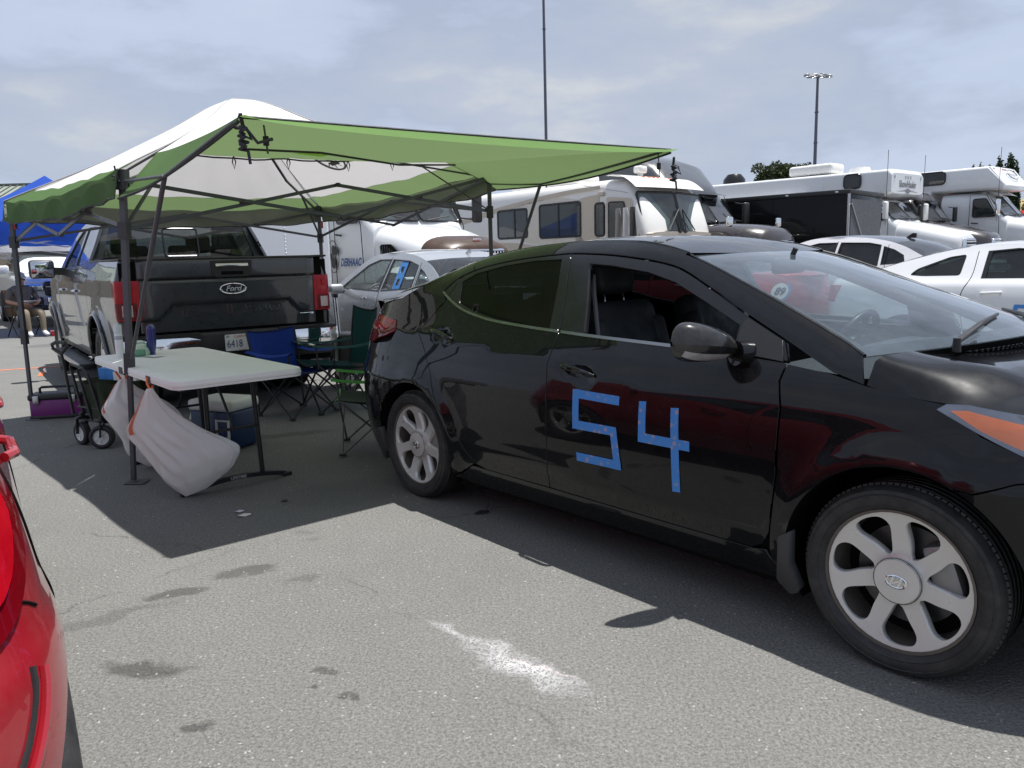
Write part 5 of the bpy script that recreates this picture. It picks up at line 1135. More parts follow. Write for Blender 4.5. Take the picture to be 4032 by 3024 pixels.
# trash bags
M_BAG = cloth('white_bag_film', (.96, .95, .93), (.96, .95, .94), .40, rough=.35, wscale=9, wrinkle=.18, vary=.01)
M_BAGBAND = cloth('coral_bag_band', (.72, .22, .13), (.8, .28, .18), .4, rough=.5, wscale=16, wrinkle=.4)
M_STRING = mat('orange_drawstring', (.85, .16, .04), .45)
def bag(name, label, rows, knots, depth_, base):
    """rows: (left point, right point) from the hung mouth to the ground; section is an oval with folds"""
    t = put(name, label, 'trash bag', base); b = Vector(base)
    L_ = [Vector(r[0]) for r in rows]; R_ = [Vector(r[1]) for r in rows]; D_ = [r[2] for r in rows]
    fl = [crom([tuple(p) for p in q], .02) for q in (L_, R_)]
    n = 40
    def samp(Q, u):
        x = u * (len(Q) - 1); i = min(int(x), len(Q) - 2); f = x - i
        p0, p1, p2, p3 = (np.array(Q[max(0, i - 1)]), np.array(Q[i]), np.array(Q[i + 1]), np.array(Q[min(len(Q) - 1, i + 2)]))
        return .5 * (2 * p1 + (p2 - p0) * f + (2 * p0 - 5 * p1 + 4 * p2 - p3) * f * f + (3 * p1 - p0 - 3 * p2 + p3) * f ** 3)
    def S(u, v):
        l, r = samp(L_, u), samp(R_, u); d = float(np.interp(u * (len(rows) - 1), range(len(rows)), D_)); c = (l + r) / 2; h = (r - l) / 2; a = 2 * PI * v
        fold = (.09 * math.sin(11 * v * 2 * PI / 2 + 5 * u) + .06 * math.sin(17 * v * 2 * PI / 2 - 7 * u)) * (1 - u) + .07 * math.sin(7 * a + 6 * u) * math.sin(PI * u) + .045 * math.sin(15 * a - 10 * u) * math.sin(PI * u) + .05 * math.sin(13 * a - 16 * u) * u
        tri = lambda x: 2 * abs((x / PI) % 2 - 1) - 1
        k = 1 + fold * .6 + .09 * tri(9 * a + 3 * u) * (1 - .5 * u) + .05 * tri(17 * a - 4 * u) * math.sin(PI * u)
        p = c + h * math.cos(a) * k + np.array([.35, .93, 0]) * math.sin(a) * d * k; p[2] = max(p[2], .004); return tuple(Vector(p) - b)
    MB().grid(lambda u, v: S(u, v), 56, 96).build('bag_body', M_BAG, t, smooth=180, fix=False)
    def band(u, v, o=.005):
        p = Vector(S(.04 + .28 * u, .33 + .27 * v)); c_ = (Vector(samp(L_, .04 + .28 * u)) + Vector(samp(R_, .04 + .28 * u))) / 2 - b; d_ = p - c_; return tuple(p + d_.normalized() * o) if d_.length > 1e-6 else tuple(p)
    MB().grid(band, 14, 8).build('drawstring_band', M_BAGBAND, t, smooth=180, fix=False)
    for k in knots: MB().tube([Vector(p) - b for p in k], .007, 6).build('drawstring', M_STRING, t)
    return t
# near bag: mouth tilted, hung by one side from the table edge
bag('trash_bag', 'white trash bag with orange drawstring hung at the front table corner, bottom on asphalt',
    [((-2.100, 4.42, .665), (-2.072, 4.42, .668), .012), ((-2.152, 4.42, .56), (-2.03, 4.43, .59), .03), ((-2.212, 4.42, .425), (-1.935, 4.44, .49), .055), ((-2.145, 4.42, .325), (-1.815, 4.46, .40), .08), ((-2.085, 4.42, .225), (-1.715, 4.50, .325), .095), ((-2.045, 4.42, .14), (-1.665, 4.52, .262), .10), ((-1.99, 4.43, .07), (-1.70, 4.52, .165), .085), ((-1.94, 4.44, .012), (-1.84, 4.48, .045), .03)],
    [[(-2.085, 4.425, .66), (-2.105, 4.44, .69), (-2.115, 4.455, .72), (-2.085, 4.47, .70), (-2.075, 4.43, .66)]], .1, (-1.9, 4.45, 0))
bag('trash_bag', 'white trash bag with coral band hanging behind the canopy post beside the wagon',
    [((-2.60, 5.10, .625), (-2.545, 5.10, .63), .02), ((-2.665, 5.11, .52), (-2.51, 5.11, .575), .06), ((-2.710, 5.12, .425), (-2.455, 5.13, .53), .10), ((-2.655, 5.13, .335), (-2.36, 5.18, .44), .13), ((-2.62, 5.15, .24), (-2.31, 5.22, .33), .14), ((-2.585, 5.16, .12), (-2.28, 5.25, .20), .13), ((-2.53, 5.18, .04), (-2.32, 5.25, .07), .08), ((-2.50, 5.2, .008), (-2.38, 5.24, .02), .05)],
    [[(-2.59, 5.10, .63), (-2.61, 5.085, .68), (-2.60, 5.08, .705)], [(-2.555, 5.10, .63), (-2.545, 5.075, .67), (-2.575, 5.06, .70)]], .1, (-2.5, 5.17, 0))
# folded utility wagon
def build_wagon():
    T = thing('folding_wagon', 'folded black and olive utility wagon with white-hubbed wheels beside the table', 'wagon', (-3.12, 5.98, 0), R(-24))
    fab = cloth('olive_canvas', (.035, .045, .028), (.02, .025, .015), .1, wscale=9, wrinkle=.6)
    for i, (x, y, tw) in enumerate(((-.22, -.12, -.15), (.06, -.17, .55), (-.12, .26, 0), (.14, .24, .2))):
        w = bpy.data.objects.new('caster_wheel', None); COL.objects.link(w); w.parent = T; w.location = (x, y, .092); w.rotation_euler = (0, 0, tw)
        MB().lathe([(.058, -.026), (.075, -.030), (.089, -.022), (.092, 0), (.089, .022), (.075, .030), (.058, .026)], 28, axis='Y').build('tyre', M_RUBBER, w)
        hub = MB(); hub.lathe([(.001, -.021), (.018, -.024), (.022, -.018), (.054, -.016), (.060, -.026), (.060, .026), (.054, .016), (.001, .018)], 28, axis='Y')
        hub.build('hub', M_WHITEPL, w)
        for k in range(7):
            a = 2 * PI * k / 7; MB().bar((.02 * math.cos(a), -.019, .02 * math.sin(a)), (.052 * math.cos(a), -.019, .052 * math.sin(a)), .006, .008).build('hub_rib', M_WHITEPL, w, smooth=0)
        f = MB(); f.bar((0, -.040, 0), (.01, -.036, .115), .022, .008); f.bar((0, .040, 0), (.01, .036, .115), .022, .008); f.rbox((.01, 0, .125), (.04, .09, .02), .006, 2); f.cyl((.01, 0, .125), (.01, 0, .165), .016, n=10); f.build('fork', M_BLACKPL, w)
    for (a, b) in (((-.20, -.10, .20), (-.245, -.14, .62)), ((-.08, -.13, .20), (-.13, -.17, .60)), ((.05, -.14, .20), (-.01, -.18, .58)), ((-.10, .24, .2), (-.14, .22, .52)), ((.16, .22, .2), (.12, .2, .52))):
        MB().tube([a, b], .0105, 8).build('frame_tube', M_BLACKSTEEL, T)
    MB().tube([(-.245, -.14, .60), (-.22, -.15, .64), (-.05, -.185, .615), (-.01, -.18, .56)], .0105, 8).build('top_rail', M_BLACKSTEEL, T)
    for z in (.20, .30): MB().tube([(-.24, -.11, z), (.07, -.15, z), (.18, .22, z), (-.11, .25, z)], .010, 8, closed=True).build('base_rail', M_BLACKSTEEL, T)
    def fb(u, v):
        a = 2 * PI * v; w, d = .165 + .02 * math.sin(5 * a + 4 * u), .20 + .015 * math.sin(4 * a); return (.0 + w * math.copysign(abs(math.cos(a)) ** .5, math.cos(a)) - .04 * u, .055 + d * math.copysign(abs(math.sin(a)) ** .5, math.sin(a)), .23 + .27 * u + .012 * math.sin(6 * a + 2))
    MB().grid(fb, 12, 48).build('canvas_body', fab, T, smooth=180, fix=False)
    MB().rbox((-.02, .05, .245), (.28, .36, .02), .008, 2).build('floor_board', M_BLACKPL, T)
    MB().tube([(-.19, -.20, .26), (-.205, -.22, .66), (-.205, -.23, .73)], .011, 8).build('pull_tube', M_BLACKSTEEL, T)
    h = MB(); h.tube([(-.205, -.23, .73), (-.285, -.235, .77), (-.29, -.235, .80), (-.23, -.24, .82), (-.14, -.235, .815), (-.125, -.235, .79), (-.205, -.23, .73)], .0135, 8); h.build('pull_handle', M_BLACKPL, T)
    return T
build_wagon()
t = put('snack_carton', 'bright blue snack carton resting on the folded wagon', 'carton', (-3.10, 6.03, .505), R(-22))
MB().rbox((0, 0, .045), (.20, .14, .088), .002, 1).build('carton', mat('carton_blue', (.03, .22, .62), .45, vary=.5, vscale=14), t, smooth=0)
MB().box((-.101, 0, .03), (.0015, .12, .05)).build('cookie_print', mat('cookie_print', (.62, .36, .12), .5, vary=.6, vscale=30), t, smooth=0)
t = put('paper_box', 'open white cardboard box lying next to the blue carton', 'box', (-2.93, 5.96, .505), R(-18))
MB().rbox((0, 0, .035), (.22, .17, .066), .002, 1).build('tray', mat('card_white', (.74, .73, .70), .6), t, smooth=0); MB().rbox((.03, .03, .075), (.10, .07, .014), .003, 1).build('red_packet', mat('packet_red', (.65, .08, .12), .4, vary=.6, vscale=40), t, smooth=0)
# toolbox
T = thing('toolbox', 'purple and black toolbox standing by the left rear canopy post', 'toolbox', (-4.24, 7.17, 0), R(12))
M_PURPLE = mat('purple_plastic', (.17, .018, .16), .4, vary=.12); 
MB().rbox((0, 0, .10), (.44, .20, .165), .018, 2).build('body', M_PURPLE, T); MB().rbox((0, 0, .018), (.455, .21, .036), .01, 2).build('base', M_BLACKPL, T)
MB().rbox((0, 0, .205), (.46, .22, .06), .02, 3).build('lid', M_BLACKPL, T)
for x in (-.155, .155):
    MB().rbox((x, -.115, .185), (.05, .016, .075), .005, 2).build('latch', M_STEEL, T)
MB().tube([(-.15, 0, .23), (-.15, 0, .275), (-.13, 0, .287), (.13, 0, .287), (.15, 0, .275), (.15, 0, .23)], .012, 8).build('handle', M_BLACKPL, T)
# cooler
T = thing('cooler', 'blue cooler with white lid behind the table legs', 'cooler', (-2.18, 5.78, 0), R(-22))
M_COOL = mat('cooler_blue', (.010, .032, .10), .4, vary=.12); 
MB().rbox((0, 0, .155), (.40, .30, .29), .03, 3).build('tub', M_COOL, T); MB().rbox((0, 0, .335), (.42, .32, .085), .03, 3).build('lid', M_WHITEPL, T)
for a in ((-.0, -.152, .19), ):
    MB().tube([(.06, -.155, .23), (.06, -.16, .10), (.17, -.16, .10), (.17, -.155, .23)], .012, 6, closed=True).build('side_frame', M_WHITEPL, T)
MB().tube([(-.215, -.10, .27), (-.24, -.10, .22), (-.24, .10, .22), (-.215, .10, .27)], .011, 8).build('carry_handle', M_WHITEPL, T)
# camping chairs
def quad_chair(name, label, loc, rz, fab, edge, sc=1.0, back_h=.86, seat_h=.43, tubes=None, armf=None):
    """faces local +x"""
    T = thing(name, label, 'camp chair', loc, rz, scale=sc); mt = tubes or M_BLACKSTEEL
    hw, hd = .26, .23
    F0, F1, B0, B1 = Vector((hd, -hw, .015)), Vector((hd, hw, .015)), Vector((-hd, -hw, .015)), Vector((-hd, hw, .015))
    sF0, sF1, sB0, sB1 = Vector((hd, -hw, seat_h)), Vector((hd, hw, seat_h)), Vector((-hd * .9, -hw, seat_h - .05)), Vector((-hd * .9, hw, seat_h - .05))
    for a, b in ((F0, sF1), (F1, sF0), (B0, sB1), (B1, sB0), (F0, sB0), (B0, sF0), (F1, sB1), (B1, sF1)): MB().cyl(a, b, .0085, n=8).build('leg_tube', mt, T)
    for f in (F0, F1, B0, B1): MB().rbox(f + Vector((0, 0, .004)), (.055, .04, .022), .008, 2).build('foot', M_BLACKPL, T)
    for s, b in ((-1, B0), (1, B1)):
        MB().tube([b, (-hd - .02, s * hw, .45), (-hd - .09, s * (hw + .015), back_h)], .0085, 8).build('back_post', mt, T)
        MB().tube([(hd, s * hw, seat_h - .03), (hd + .01, s * (hw + .01), .60)], .0085, 8).build('arm_post', mt, T)
    def seat_(u, v):
        vv = v * 2 - 1; x = hd + .03 - (2 * hd + .03) * u; z = seat_h + .012 - .06 * u - .07 * (1 - vv * vv) * (.6 + .4 * math.sin(PI * u)) * .8; return (x, vv * hw, z)
    MB().grid(seat_, 14, 14).build('seat', fab, T, smooth=180, fix=False)
    MB().tube([seat_(0, i / 14) for i in range(15)], .009, 6).build('seat_piping', edge, T)
    def back_(u, v):
        vv = v * 2 - 1; z = seat_h - .06 + (back_h - seat_h + .05) * u; w = hw * float(pch([(0, 1.0), (.35, .86), (.55, .97), (1, 1.04)])(u)); bow = .075 * (1 - vv * vv) * (1 - .6 * u); return (-hd - .005 - .085 * u - bow, vv * w, z - .028 * (1 - vv * vv) * u)
    MB().grid(back_, 16, 16).build('back', fab, T, smooth=180, fix=False)
    MB().tube([back_(1, i / 16) for i in range(17)], .008, 6).build('back_piping', edge, T)
    for v in (0, 1): MB().tube([back_(i / 14, v) for i in range(15)], .006, 6).build('side_piping', edge, T)
    for s in (-1, 1):
        MB().grid(lambda u, v: (hd + .05 - (2 * hd + .13) * u, s * (hw + .015 + (v - .5) * .085), .605 - .03 * math.sin(PI * u) + .008 * math.cos(PI * (v - .5) * 2)), 12, 4).build('arm_rest', armf or fab, T, smooth=180, fix=False)
    return T
M_CHB = cloth('blue_chair_cloth', (.012, .045, .27), (.01, .03, .16), .12, wscale=10, wrinkle=.35)
M_CHG = cloth('dark_green_chair_cloth', (.010, .055, .055), (.008, .04, .035), .15, wscale=10, wrinkle=.35)
M_CHL = cloth('bright_green_chair_cloth', (.06, .26, .05), (.06, .24, .04), .2, wscale=10, wrinkle=.35)
quad_chair('camp_chair', 'blue folding camp chair behind the table by the licence plate', (-1.955, 6.98, 0), R(-35), M_CHB, mat('navy_edge', (.008, .012, .05), .8), .98, .80)
quad_chair('camp_chair', 'dark green folding camp chair between the pickup bumper and the black sedan', (-1.66, 7.22, 0), R(212), M_CHG, mat('black_edge', (.01, .012, .014), .8), 1.05, .90)
quad_chair('camp_chair', 'bright green edged camp chair half hidden by the black sedan tail', (-1.03, 5.60, 0), R(188), cloth('charcoal_chair_cloth', (.03, .045, .035), (.02, .03, .02), .1, wscale=10, wrinkle=.35), mat('green_edge', (.08, .30, .06), .7), .92, .80, armf=M_CHL, tubes=mat('grey_chair_tube', (.16, .16, .16), .35, metal=.6))
# hand trolley behind the bumper
T = thing('hand_trolley', 'black equipment trolley with silver pull handle beside the pickup tail lamp', 'trolley', (-1.86, 8.45, 0), R(20))
for y in (-.10, .10): MB().tube([(0, y, .30), (-.03, y, 1.0)], .011, 8).build('handle_tube', mat('bright_tube', (.75, .75, .76), .2, metal=.8), T)
MB().rbox((-.03, 0, 1.01), (.04, .26, .045), .012, 2).build('grip', M_BLACKPL, T); MB().rbox((.08, 0, .36), (.26, .42, .48), .03, 2).build('case', M_BLACKPL, T)
MB().rbox((-.055, 0, .56), (.03, .34, .05), .008, 2).build('bracket', M_STEEL, T); MB().rbox((-.06, 0, .30), (.02, .30, .03), .006, 2).build('case_handle', M_STEEL, T)
for y in (-.25, .25):
    w = MB(); w.lathe([(.03, -.02), (.095, -.022), (.105, 0), (.095, .022), (.03, .02)], 24, axis='Y', M=Matrix.Translation((.05, y, .105))); wo = w.build('trolley_wheel', M_RUBBER, T)
    MB().lathe([(.001, -.026), (.06, -.024), (.065, -.015)], 20, axis='Y', M=Matrix.Translation((.05, y, .105))).build('wheel_hub', M_STEEL, wo)
# litter on the asphalt
for nm, lab, x, y, col, s in (('litter_scrap', 'crumpled pale scrap on the shaded asphalt in front of the table', -1.53, 4.15, (.55, .57, .6), .035), ('litter_scrap', 'white strip of paper on the shadow edge in front of the table', -1.48, 4.08, (.7, .68, .62), .05), ('litter_scrap', 'small dark scrap near the shadow edge left of the sedan rear wheel', -1.33, 4.32, (.02, .02, .02), .03), ('litter_scrap', 'dark leaf on the shaded asphalt below the sedan rear door', -.18, 4.02, (.02, .018, .015), .06)):
    vs = [(s * math.cos(a) * (1 if i % 2 else .7), s * .35 * math.sin(a), .003 + .012 * (i % 3) / 3) for i, a in enumerate(np.linspace(0, 2 * PI, 9)[:-1])]; mb = MB(); mb.add(vs + [(0, 0, .012)], [(i, (i + 1) % 8, 8) for i in range(8)]); ob = mb.build(nm, mat('litter_%d' % int(x * 100), col, .7), None); ob.location = (x, y, 0); ob.rotation_euler = (0, 0, .4); tag(ob, lab, 'litter')

# ================================================================ other parked cars
def car(name, label, loc, rz, paint, sp, scale=1.0, group=None):
    """car from a spec: flank sheet wrapped to both centre lines, crowned top panels, glass, lamps, wheels, seats"""
    T = thing(name, label, 'car', loc, rz, group, scale)
    H = Shape(sp['wz'], sp['wx'], sp['xr'], sp['xf'], sp['xkr'], sp['xkf'], sp.get('nr', 2.4), sp.get('nf', 2.2), sp.get('creases', ()),
              [(0, .31, sp['ra'], .018, .06), (sp['wb'], .31, sp['ra'], .018, .06)])
    edge = pch(sp['edge']); x_h, x_w, x_r, x_g, x_t = sp['cuts']      # hood front, windshield base, roof front, roof rear, rear-glass base
    xe = sp['edge'][0][0]; wb = sp['wb']; ra = sp['ra']; zb = sp.get('zb', .19)
    M_ = glass('pane_' + name, sp.get('tint', (.42, .46, .44)), dirt=.02, refl=1.0)
    def ye(x):
        z = float(edge(x)); return abs(float(H.S(H.q(x, z), z, 1)[1]))
    for side in (-1, 1):
        ztop = float(edge(xe)); out = [(0, ztop - .02, -1)] if False else []
        zr0, zf0 = float(edge(sp['edge'][0][0])), float(edge(sp['edge'][-1][0]))
        xs = np.linspace(sp['edge'][0][0], sp['edge'][-1][0], 90)
        top = [(x, float(edge(x))) for x in xs]
        out = [(0.0, zr0, -1)] + top + [(0.0, zf0, 1), (0.0, .22, 1), (.5, .20, 1)] + [(wb + ra + .12, .20)] + arc(wb, .31, ra, -18, 198, 26) + [(wb - ra - .1, zb), (ra + .1, zb)] + arc(0, .31, ra, -18, 198, 26) + [(-ra - .12, .22), (.5, .24, -1), (0.0, .26, -1)]
        P = H.o(out, step=.05)
        holes = [H.o(w) for w in sp['win']]
        H.panel('body_side', P, paint, T, side=side, holes=holes, grid=.06, thick=.02)
        for i, w in enumerate(sp['win']):
            g = H.panel('side_window', H.o(w), M_, T, side=side, off=-.012, thick=0, grid=.1)
            c = np.mean(np.array(w), 0); wo = [tuple(c + (np.array(p) - c) * 1.05) for p in w]; wi = [tuple(c + (np.array(p) - c) * .97) for p in w]
            H.panel('window_seal', H.o(wo), sp.get('seal', M_TRIM), g, side=side, holes=[H.o(wi)], off=.002, thick=.008, grid=0)
        for gl in sp.get('gaps', ()):
            pts = crom(gl, .04); MB().tube([tuple(H.S(H.q(*p), p[1], side)) for p in pts], .0035, 5).build('panel_gap', M_VOID, T)
        for hx, hz in sp.get('handles', ()):
            path = [tuple(H.S(hx - .09 + .03 * i, hz + .002 * i, side) + np.array([0, side * (.028 if 0 < i < 6 else .006), 0])) for i in range(7)]; MB().tube(path, .012, 8).build('door_handle', sp.get('hmat', M_CHROME), T)
        for nm, pts, m in sp.get('lamps', ()): H.panel(nm, H.o(pts, step=.03), m, T, side=side, off=.005, thick=.012, grid=.04)
        for x, nmw in ((0, 'rear_wheel'), (wb, 'front_wheel')):
            wheel(nmw, T, x, side * (float(H.W(x, .45)) - .11), .31, .315, sp.get('rr', .225), .21, side, 'split', M_ALLOY, 32, sp.get('spokes', 5))
            mb = MB(); n = 18; vs = []
            for i in range(n + 1):
                a = R(-25 + 230 * i / n); px, pz = x + (ra + .01) * math.cos(a), .31 + (ra + .01) * math.sin(a); vs += [(px, side * (float(H.W(x, .45)) - .05), pz), (px, side * .5, pz)]
            mb.add(vs, [(2 * i, 2 * i + 1, 2 * i + 3, 2 * i + 2) for i in range(n)]); mb.prism([(x + ra * math.cos(R(a)), .31 + ra * math.sin(R(a))) for a in range(0, 360, 15)], side * .5, side * .51); mb.build('wheel_liner', M_VOID, T)
        c = H.S(sp['mir'][0], sp['mir'][1], side); mi = MB().rbox((c[0], c[1] + side * (.11 - sp.get('mfold', 0)), c[2] + .03), (.10, .20 - sp.get('mfold', 0), .13), .045, 4).build('mirror_housing', sp.get('mirm', paint), T); MB().bar((c[0] + .02, c[1] - side * .02, c[2] - .01), (c[0], c[1] + side * .05, c[2]), .05, .04).build('mirror_arm', M_BLACKPL, mi)
    def patch(nm, x0, x1, c0, c1, b0, b1, m, pw=2.2, n=20):
        def F(u, v):
            vv = v * 2 - 1; xa = x0 + (x1 - x0) * u; z = float(edge(xa)); k = 1 - vv * vv
            return (xa + (b0 + (b1 - b0) * u) * k, vv * (ye(xa) - .0), z + (c0 + (c1 - c0) * u) * (1 - abs(vv) ** pw))
        return MB().grid(F, n, 20).build(nm, m, T, smooth=180)
    C = sp['crown']; B = sp['bow']
    patch('hood', sp['edge'][-1][0], x_w, C[0], C[1], B[0], B[1], paint, 2.6)
    patch('windshield', x_w, x_r, C[1], C[2], B[1], B[2], glass('windshield_' + name, (.55, .62, .60), dirt=.04), 2.2)
    patch('roof', x_r, x_g, C[2], C[3], B[2], B[3], sp.get('roofm', paint), 2.4)
    rg = patch('rear_window', x_g, x_t, C[3], C[4], B[3], B[4], sp.get('rgm', M_), 2.2)
    patch('trunk_lid', x_t, sp['edge'][0][0], C[4], C[5], B[4], B[5], paint, 2.6)
    MB().rbox((wb / 2, 0, .30), (wb + 1.0, 1.25, .14), .04, 2).build('floor_pan', M_VOID, T)
    if sp.get('cabin', True):
        sm = sp.get('seatm', M_SEAT)
        for y in (-.37, .37): seat(T, sp['seatx'], y, .40, sm, 1.0, rods=False)
        mb = MB(); mb.rbox((sp['seatx'] - .9, 0, .52), (.45, 1.2, .2), .06, 3); mb.rbox((sp['seatx'] - 1.13, 0, .80), (.15, 1.2, .52), .06, 3, rot=(0, -.35, 0))
        for y in (-.36, .36): mb.rbox((sp['seatx'] - 1.25, y, 1.10), (.09, .26, .15), .04, 3)
        mb.build('rear_bench', sm, T); MB().rbox((x_w - .35, 0, .86), (.45, 1.25, .18), .07, 3).build('dashboard', M_DARKGREY, T)
        MB().tube([(x_w - .60 + .17 * .35 * math.sin(a), .37 + .18 * math.cos(a), .90 + .16 * math.sin(a)) for a in np.linspace(0, 2 * PI, 25)[:-1]], .015, 8, closed=True).build('steering_wheel', M_BLACKPL, T)
    return T, H
WZ = [(0, .77), (.2, .835), (.5, .878), (.75, .868), (.92, .83), (1.05, .775), (1.2, .70), (1.35, .625), (1.46, .56)]
WX = [(-1.1, .96), (-.5, .985), (0, 1), (2.7, 1), (3.1, .985), (3.7, .94)]
SEDAN = dict(wb=2.70, ra=.355, wz=WZ, wx=WX, xr=[(0, -.82), (.3, -.95), (.7, -1.0), (1.0, -.96), (1.2, -.9)], xf=[(0, 3.42), (.4, 3.6), (.7, 3.58), (1.0, 3.35)], xkr=-.15, xkf=2.9,
    edge=[(-.93, 1.03), (-.80, 1.065), (-.48, 1.09), (-.30, 1.13), (.10, 1.31), (.35, 1.385), (.7, 1.44), (1.1, 1.462), (1.45, 1.45), (1.72, 1.39), (2.1, 1.21), (2.52, 1.01), (2.8, .95), (3.1, .88), (3.40, .76)],
    cuts=(3.4, 2.52, 1.72, .22, -.50), crown=(.05, .05, .035, .03, .025, .02), bow=(.14, .22, .08, -.08, -.12, -.10),
    win=[[(1.14, 1.005), (1.09, 1.375), (1.40, 1.375), (1.66, 1.315), (2.0, 1.15), (2.22, 1.03)], [(.34, 1.045), (.36, 1.30), (.60, 1.352), (1.02, 1.375), (1.05, 1.010)], [(-.10, 1.085), (.16, 1.225), (.27, 1.265), (.26, 1.060)]],
    gaps=[[(1.08, 1.40), (1.10, 1.0), (1.09, .7), (1.12, .24)], [(.30, 1.33), (.29, 1.05), (.22, .90), (.30, .62), (.45, .38), (.60, .24)], [(2.30, 1.02), (2.27, .8), (2.25, .3)]], handles=[(.52, .93), (1.46, .915)],
    lamps=[('tail_lamp', [(-.42, 1.02), (-.30, .93), (-.55, .80), (.62, .80, -1), (.60, .98, -1)], M_RED_LENS), ('head_lamp', [(2.9, .84), (3.25, .76), (3.25, .66), (2.98, .72)], M_CLEAR)], mir=(2.12, .99), seatx=1.25)
M_SILVER = mat('silver_car_paint', (.47, .48, .50), .30, metal=.5, coat=.8, vary=.02, vscale=.7)
M_WHITECAR = mat('white_car_paint', (.74, .74, .75), .3, coat=1.0, vary=.015, vscale=.7)
M_REDPAINT = mat('red_car_paint', (.36, .012, .022), .3, metal=.2, coat=1.0, vary=.06, dust=.10)
spec = dict(SEDAN); spec['tint'] = (.80, .88, .85); spec['seatm'] = mat('grey_seat_cloth', (.30, .30, .30), .8)
T, H = car('silver_sedan', 'silver sedan with blue tape number 8 on its rear side window', (-.30, 9.12, 0), R(125.8), M_SILVER, spec)
# tape figure eight, two little openings, on the left rear window and a twin on the other side
for side in (1, -1):
    o8 = [(.62, 1.02), (.62, 1.355), (.80, 1.365), (.80, 1.01)]
    h8 = [[(.675, 1.075), (.675, 1.155), (.745, 1.155), (.745, 1.075)], [(.675, 1.22), (.675, 1.29), (.745, 1.295), (.745, 1.222)]]
    H.panel('tape_number_eight', H.o(o8), M_TAPE, T, side=side, holes=[H.o(h) for h in h8], off=-.003, thick=0, grid=.1)
MB().prism([(.0, 0), (.12, 0), (.03, .05), (.0, .05)], -.008, .008, M=Matrix.Translation((.25, 0, 1.425))).build('roof_fin', M_SILVER, T, smooth=0)
# white hatchback-saloon far right, dark roof glass
spec = dict(SEDAN); spec.update(tint=(.10, .11, .12), rgm=glass('dark_rear_glass', (.05, .05, .06)), lamps=SEDAN['lamps'], seatm=M_SEAT, roofm=mat('dark_roof', (.03, .03, .035), .2, coat=1),
    win=[[(1.14, 1.02), (1.10, 1.375), (1.40, 1.375), (1.66, 1.315), (2.0, 1.15), (2.22, 1.04)], [(.40, 1.045), (.42, 1.325), (.60, 1.36), (1.02, 1.375), (1.05, 1.02)], [(.02, 1.075), (.06, 1.18), (.20, 1.255), (.36, 1.305), (.34, 1.055)]])
T, H = car('white_sports_sedan', 'white sedan with dark glass roof parked behind the white coupe', (6.45, 12.0, 0), R(128), M_WHITECAR, spec, 1.06)
MB().prism([(.0, 0), (.16, 0), (.05, .07), (.0, .065)], -.012, .012, M=Matrix.Translation((.22, 0, 1.42))).build('roof_fin', M_TRIM, T, smooth=0)
# white coupe, front to the right
COUPE = dict(wb=2.72, ra=.365, wz=[(0, .79), (.2, .86), (.5, .925), (.75, .92), (.95, .875), (1.05, .80), (1.2, .70), (1.35, .60), (1.42, .56)], wx=WX, xr=[(0, -.90), (.3, -1.05), (.7, -1.10), (.95, -1.08), (1.1, -1.0)], xf=[(0, 3.5), (.4, 3.62), (.75, 3.62), (1.0, 3.4)], xkr=-.35, xkf=3.0, nr=2.8,
    edge=[(-1.05, 1.00), (-.90, 1.03), (-.70, 1.04), (-.35, 1.14), (.0, 1.245), (.35, 1.325), (.75, 1.365), (1.1, 1.365), (1.45, 1.305), (1.85, 1.14), (2.15, 1.02), (2.6, .97), (3.2, .90), (3.5, .82)],
    cuts=(3.5, 2.15, 1.35, .45, -.62), crown=(.06, .06, .03, .03, .03, .02), bow=(.10, .18, .06, -.06, -.10, -.06),
    win=[[(.66, 1.045), (.66, 1.295), (.90, 1.315), (1.28, 1.285), (1.60, 1.16), (1.80, 1.055)], rounded([(-.03, 1.075), (.03, 1.135), (.30, 1.245), (.44, 1.265), (.43, 1.070), (.1, 1.065)], .03)],
    gaps=[[(.55, 1.30), (.55, 1.06), (.49, .85), (.55, .5), (.61, .26)], [(2.12, 1.02), (2.06, .7), (2.05, .26)]], handles=[(.76, .90)], hmat=M_WHITECAR, seal=M_TRIM,
    lamps=[('tail_lamp', [(.80, .96, -1), (.80, .78, -1), (.45, .78, -1), (.45, .96, -1)], M_RED_LENS), ('head_lamp', [(3.2, .84), (3.5, .76), (3.5, .64), (3.28, .70)], M_CLEAR)], mir=(1.72, 1.05), seatx=1.0, tint=(.14, .19, .18))
COUPE['creases'] = [([(-1, .80), (.55, .80), (2.3, .74)], -.012, .07, [(-1, 0), (-.2, .4), (.4, 1), (.62, 1), (.64, .3), (2, .2)])]
T, H = car('white_coupe', 'white muscle coupe with blue tape number on its door beside the black sedan hood', (4.78, 8.62, 0), R(-49), M_WHITECAR, COUPE)
for i, q in enumerate(([(.97, .80), (1.30, .80), (1.30, .765), (.98, .765)], [(.97, .80), (1.01, .80), (.98, .655), (.94, .655)], [(.94, .69), (1.26, .69), (1.26, .655), (.94, .655)], [(1.23, .69), (1.27, .69), (1.27, .50), (1.23, .50)], [(.92, .53), (1.25, .53), (1.25, .495), (.92, .495)])):
    H.panel('door_tape_strip', lin(q, .04, True), M_TAPE, T, side=-1, off=.002 + .001 * i, thick=.0006, grid=0)
H.panel('quarter_scoop', lin([(.27, .80), (.48, .79), (.50, .60), (.45, .60), (.44, .765), (.27, .775)], .04, True), M_WHITECAR, T, side=-1, off=.012, thick=.012)
# red sedan seen through the black sedan's glass
spec = dict(SEDAN); spec['tint'] = (.3, .34, .33)
car('red_sedan', 'red sedan glimpsed through the windows of the black sedan', (3.28, 10.62, 0), R(125.8), M_REDPAINT, spec, 1.0)
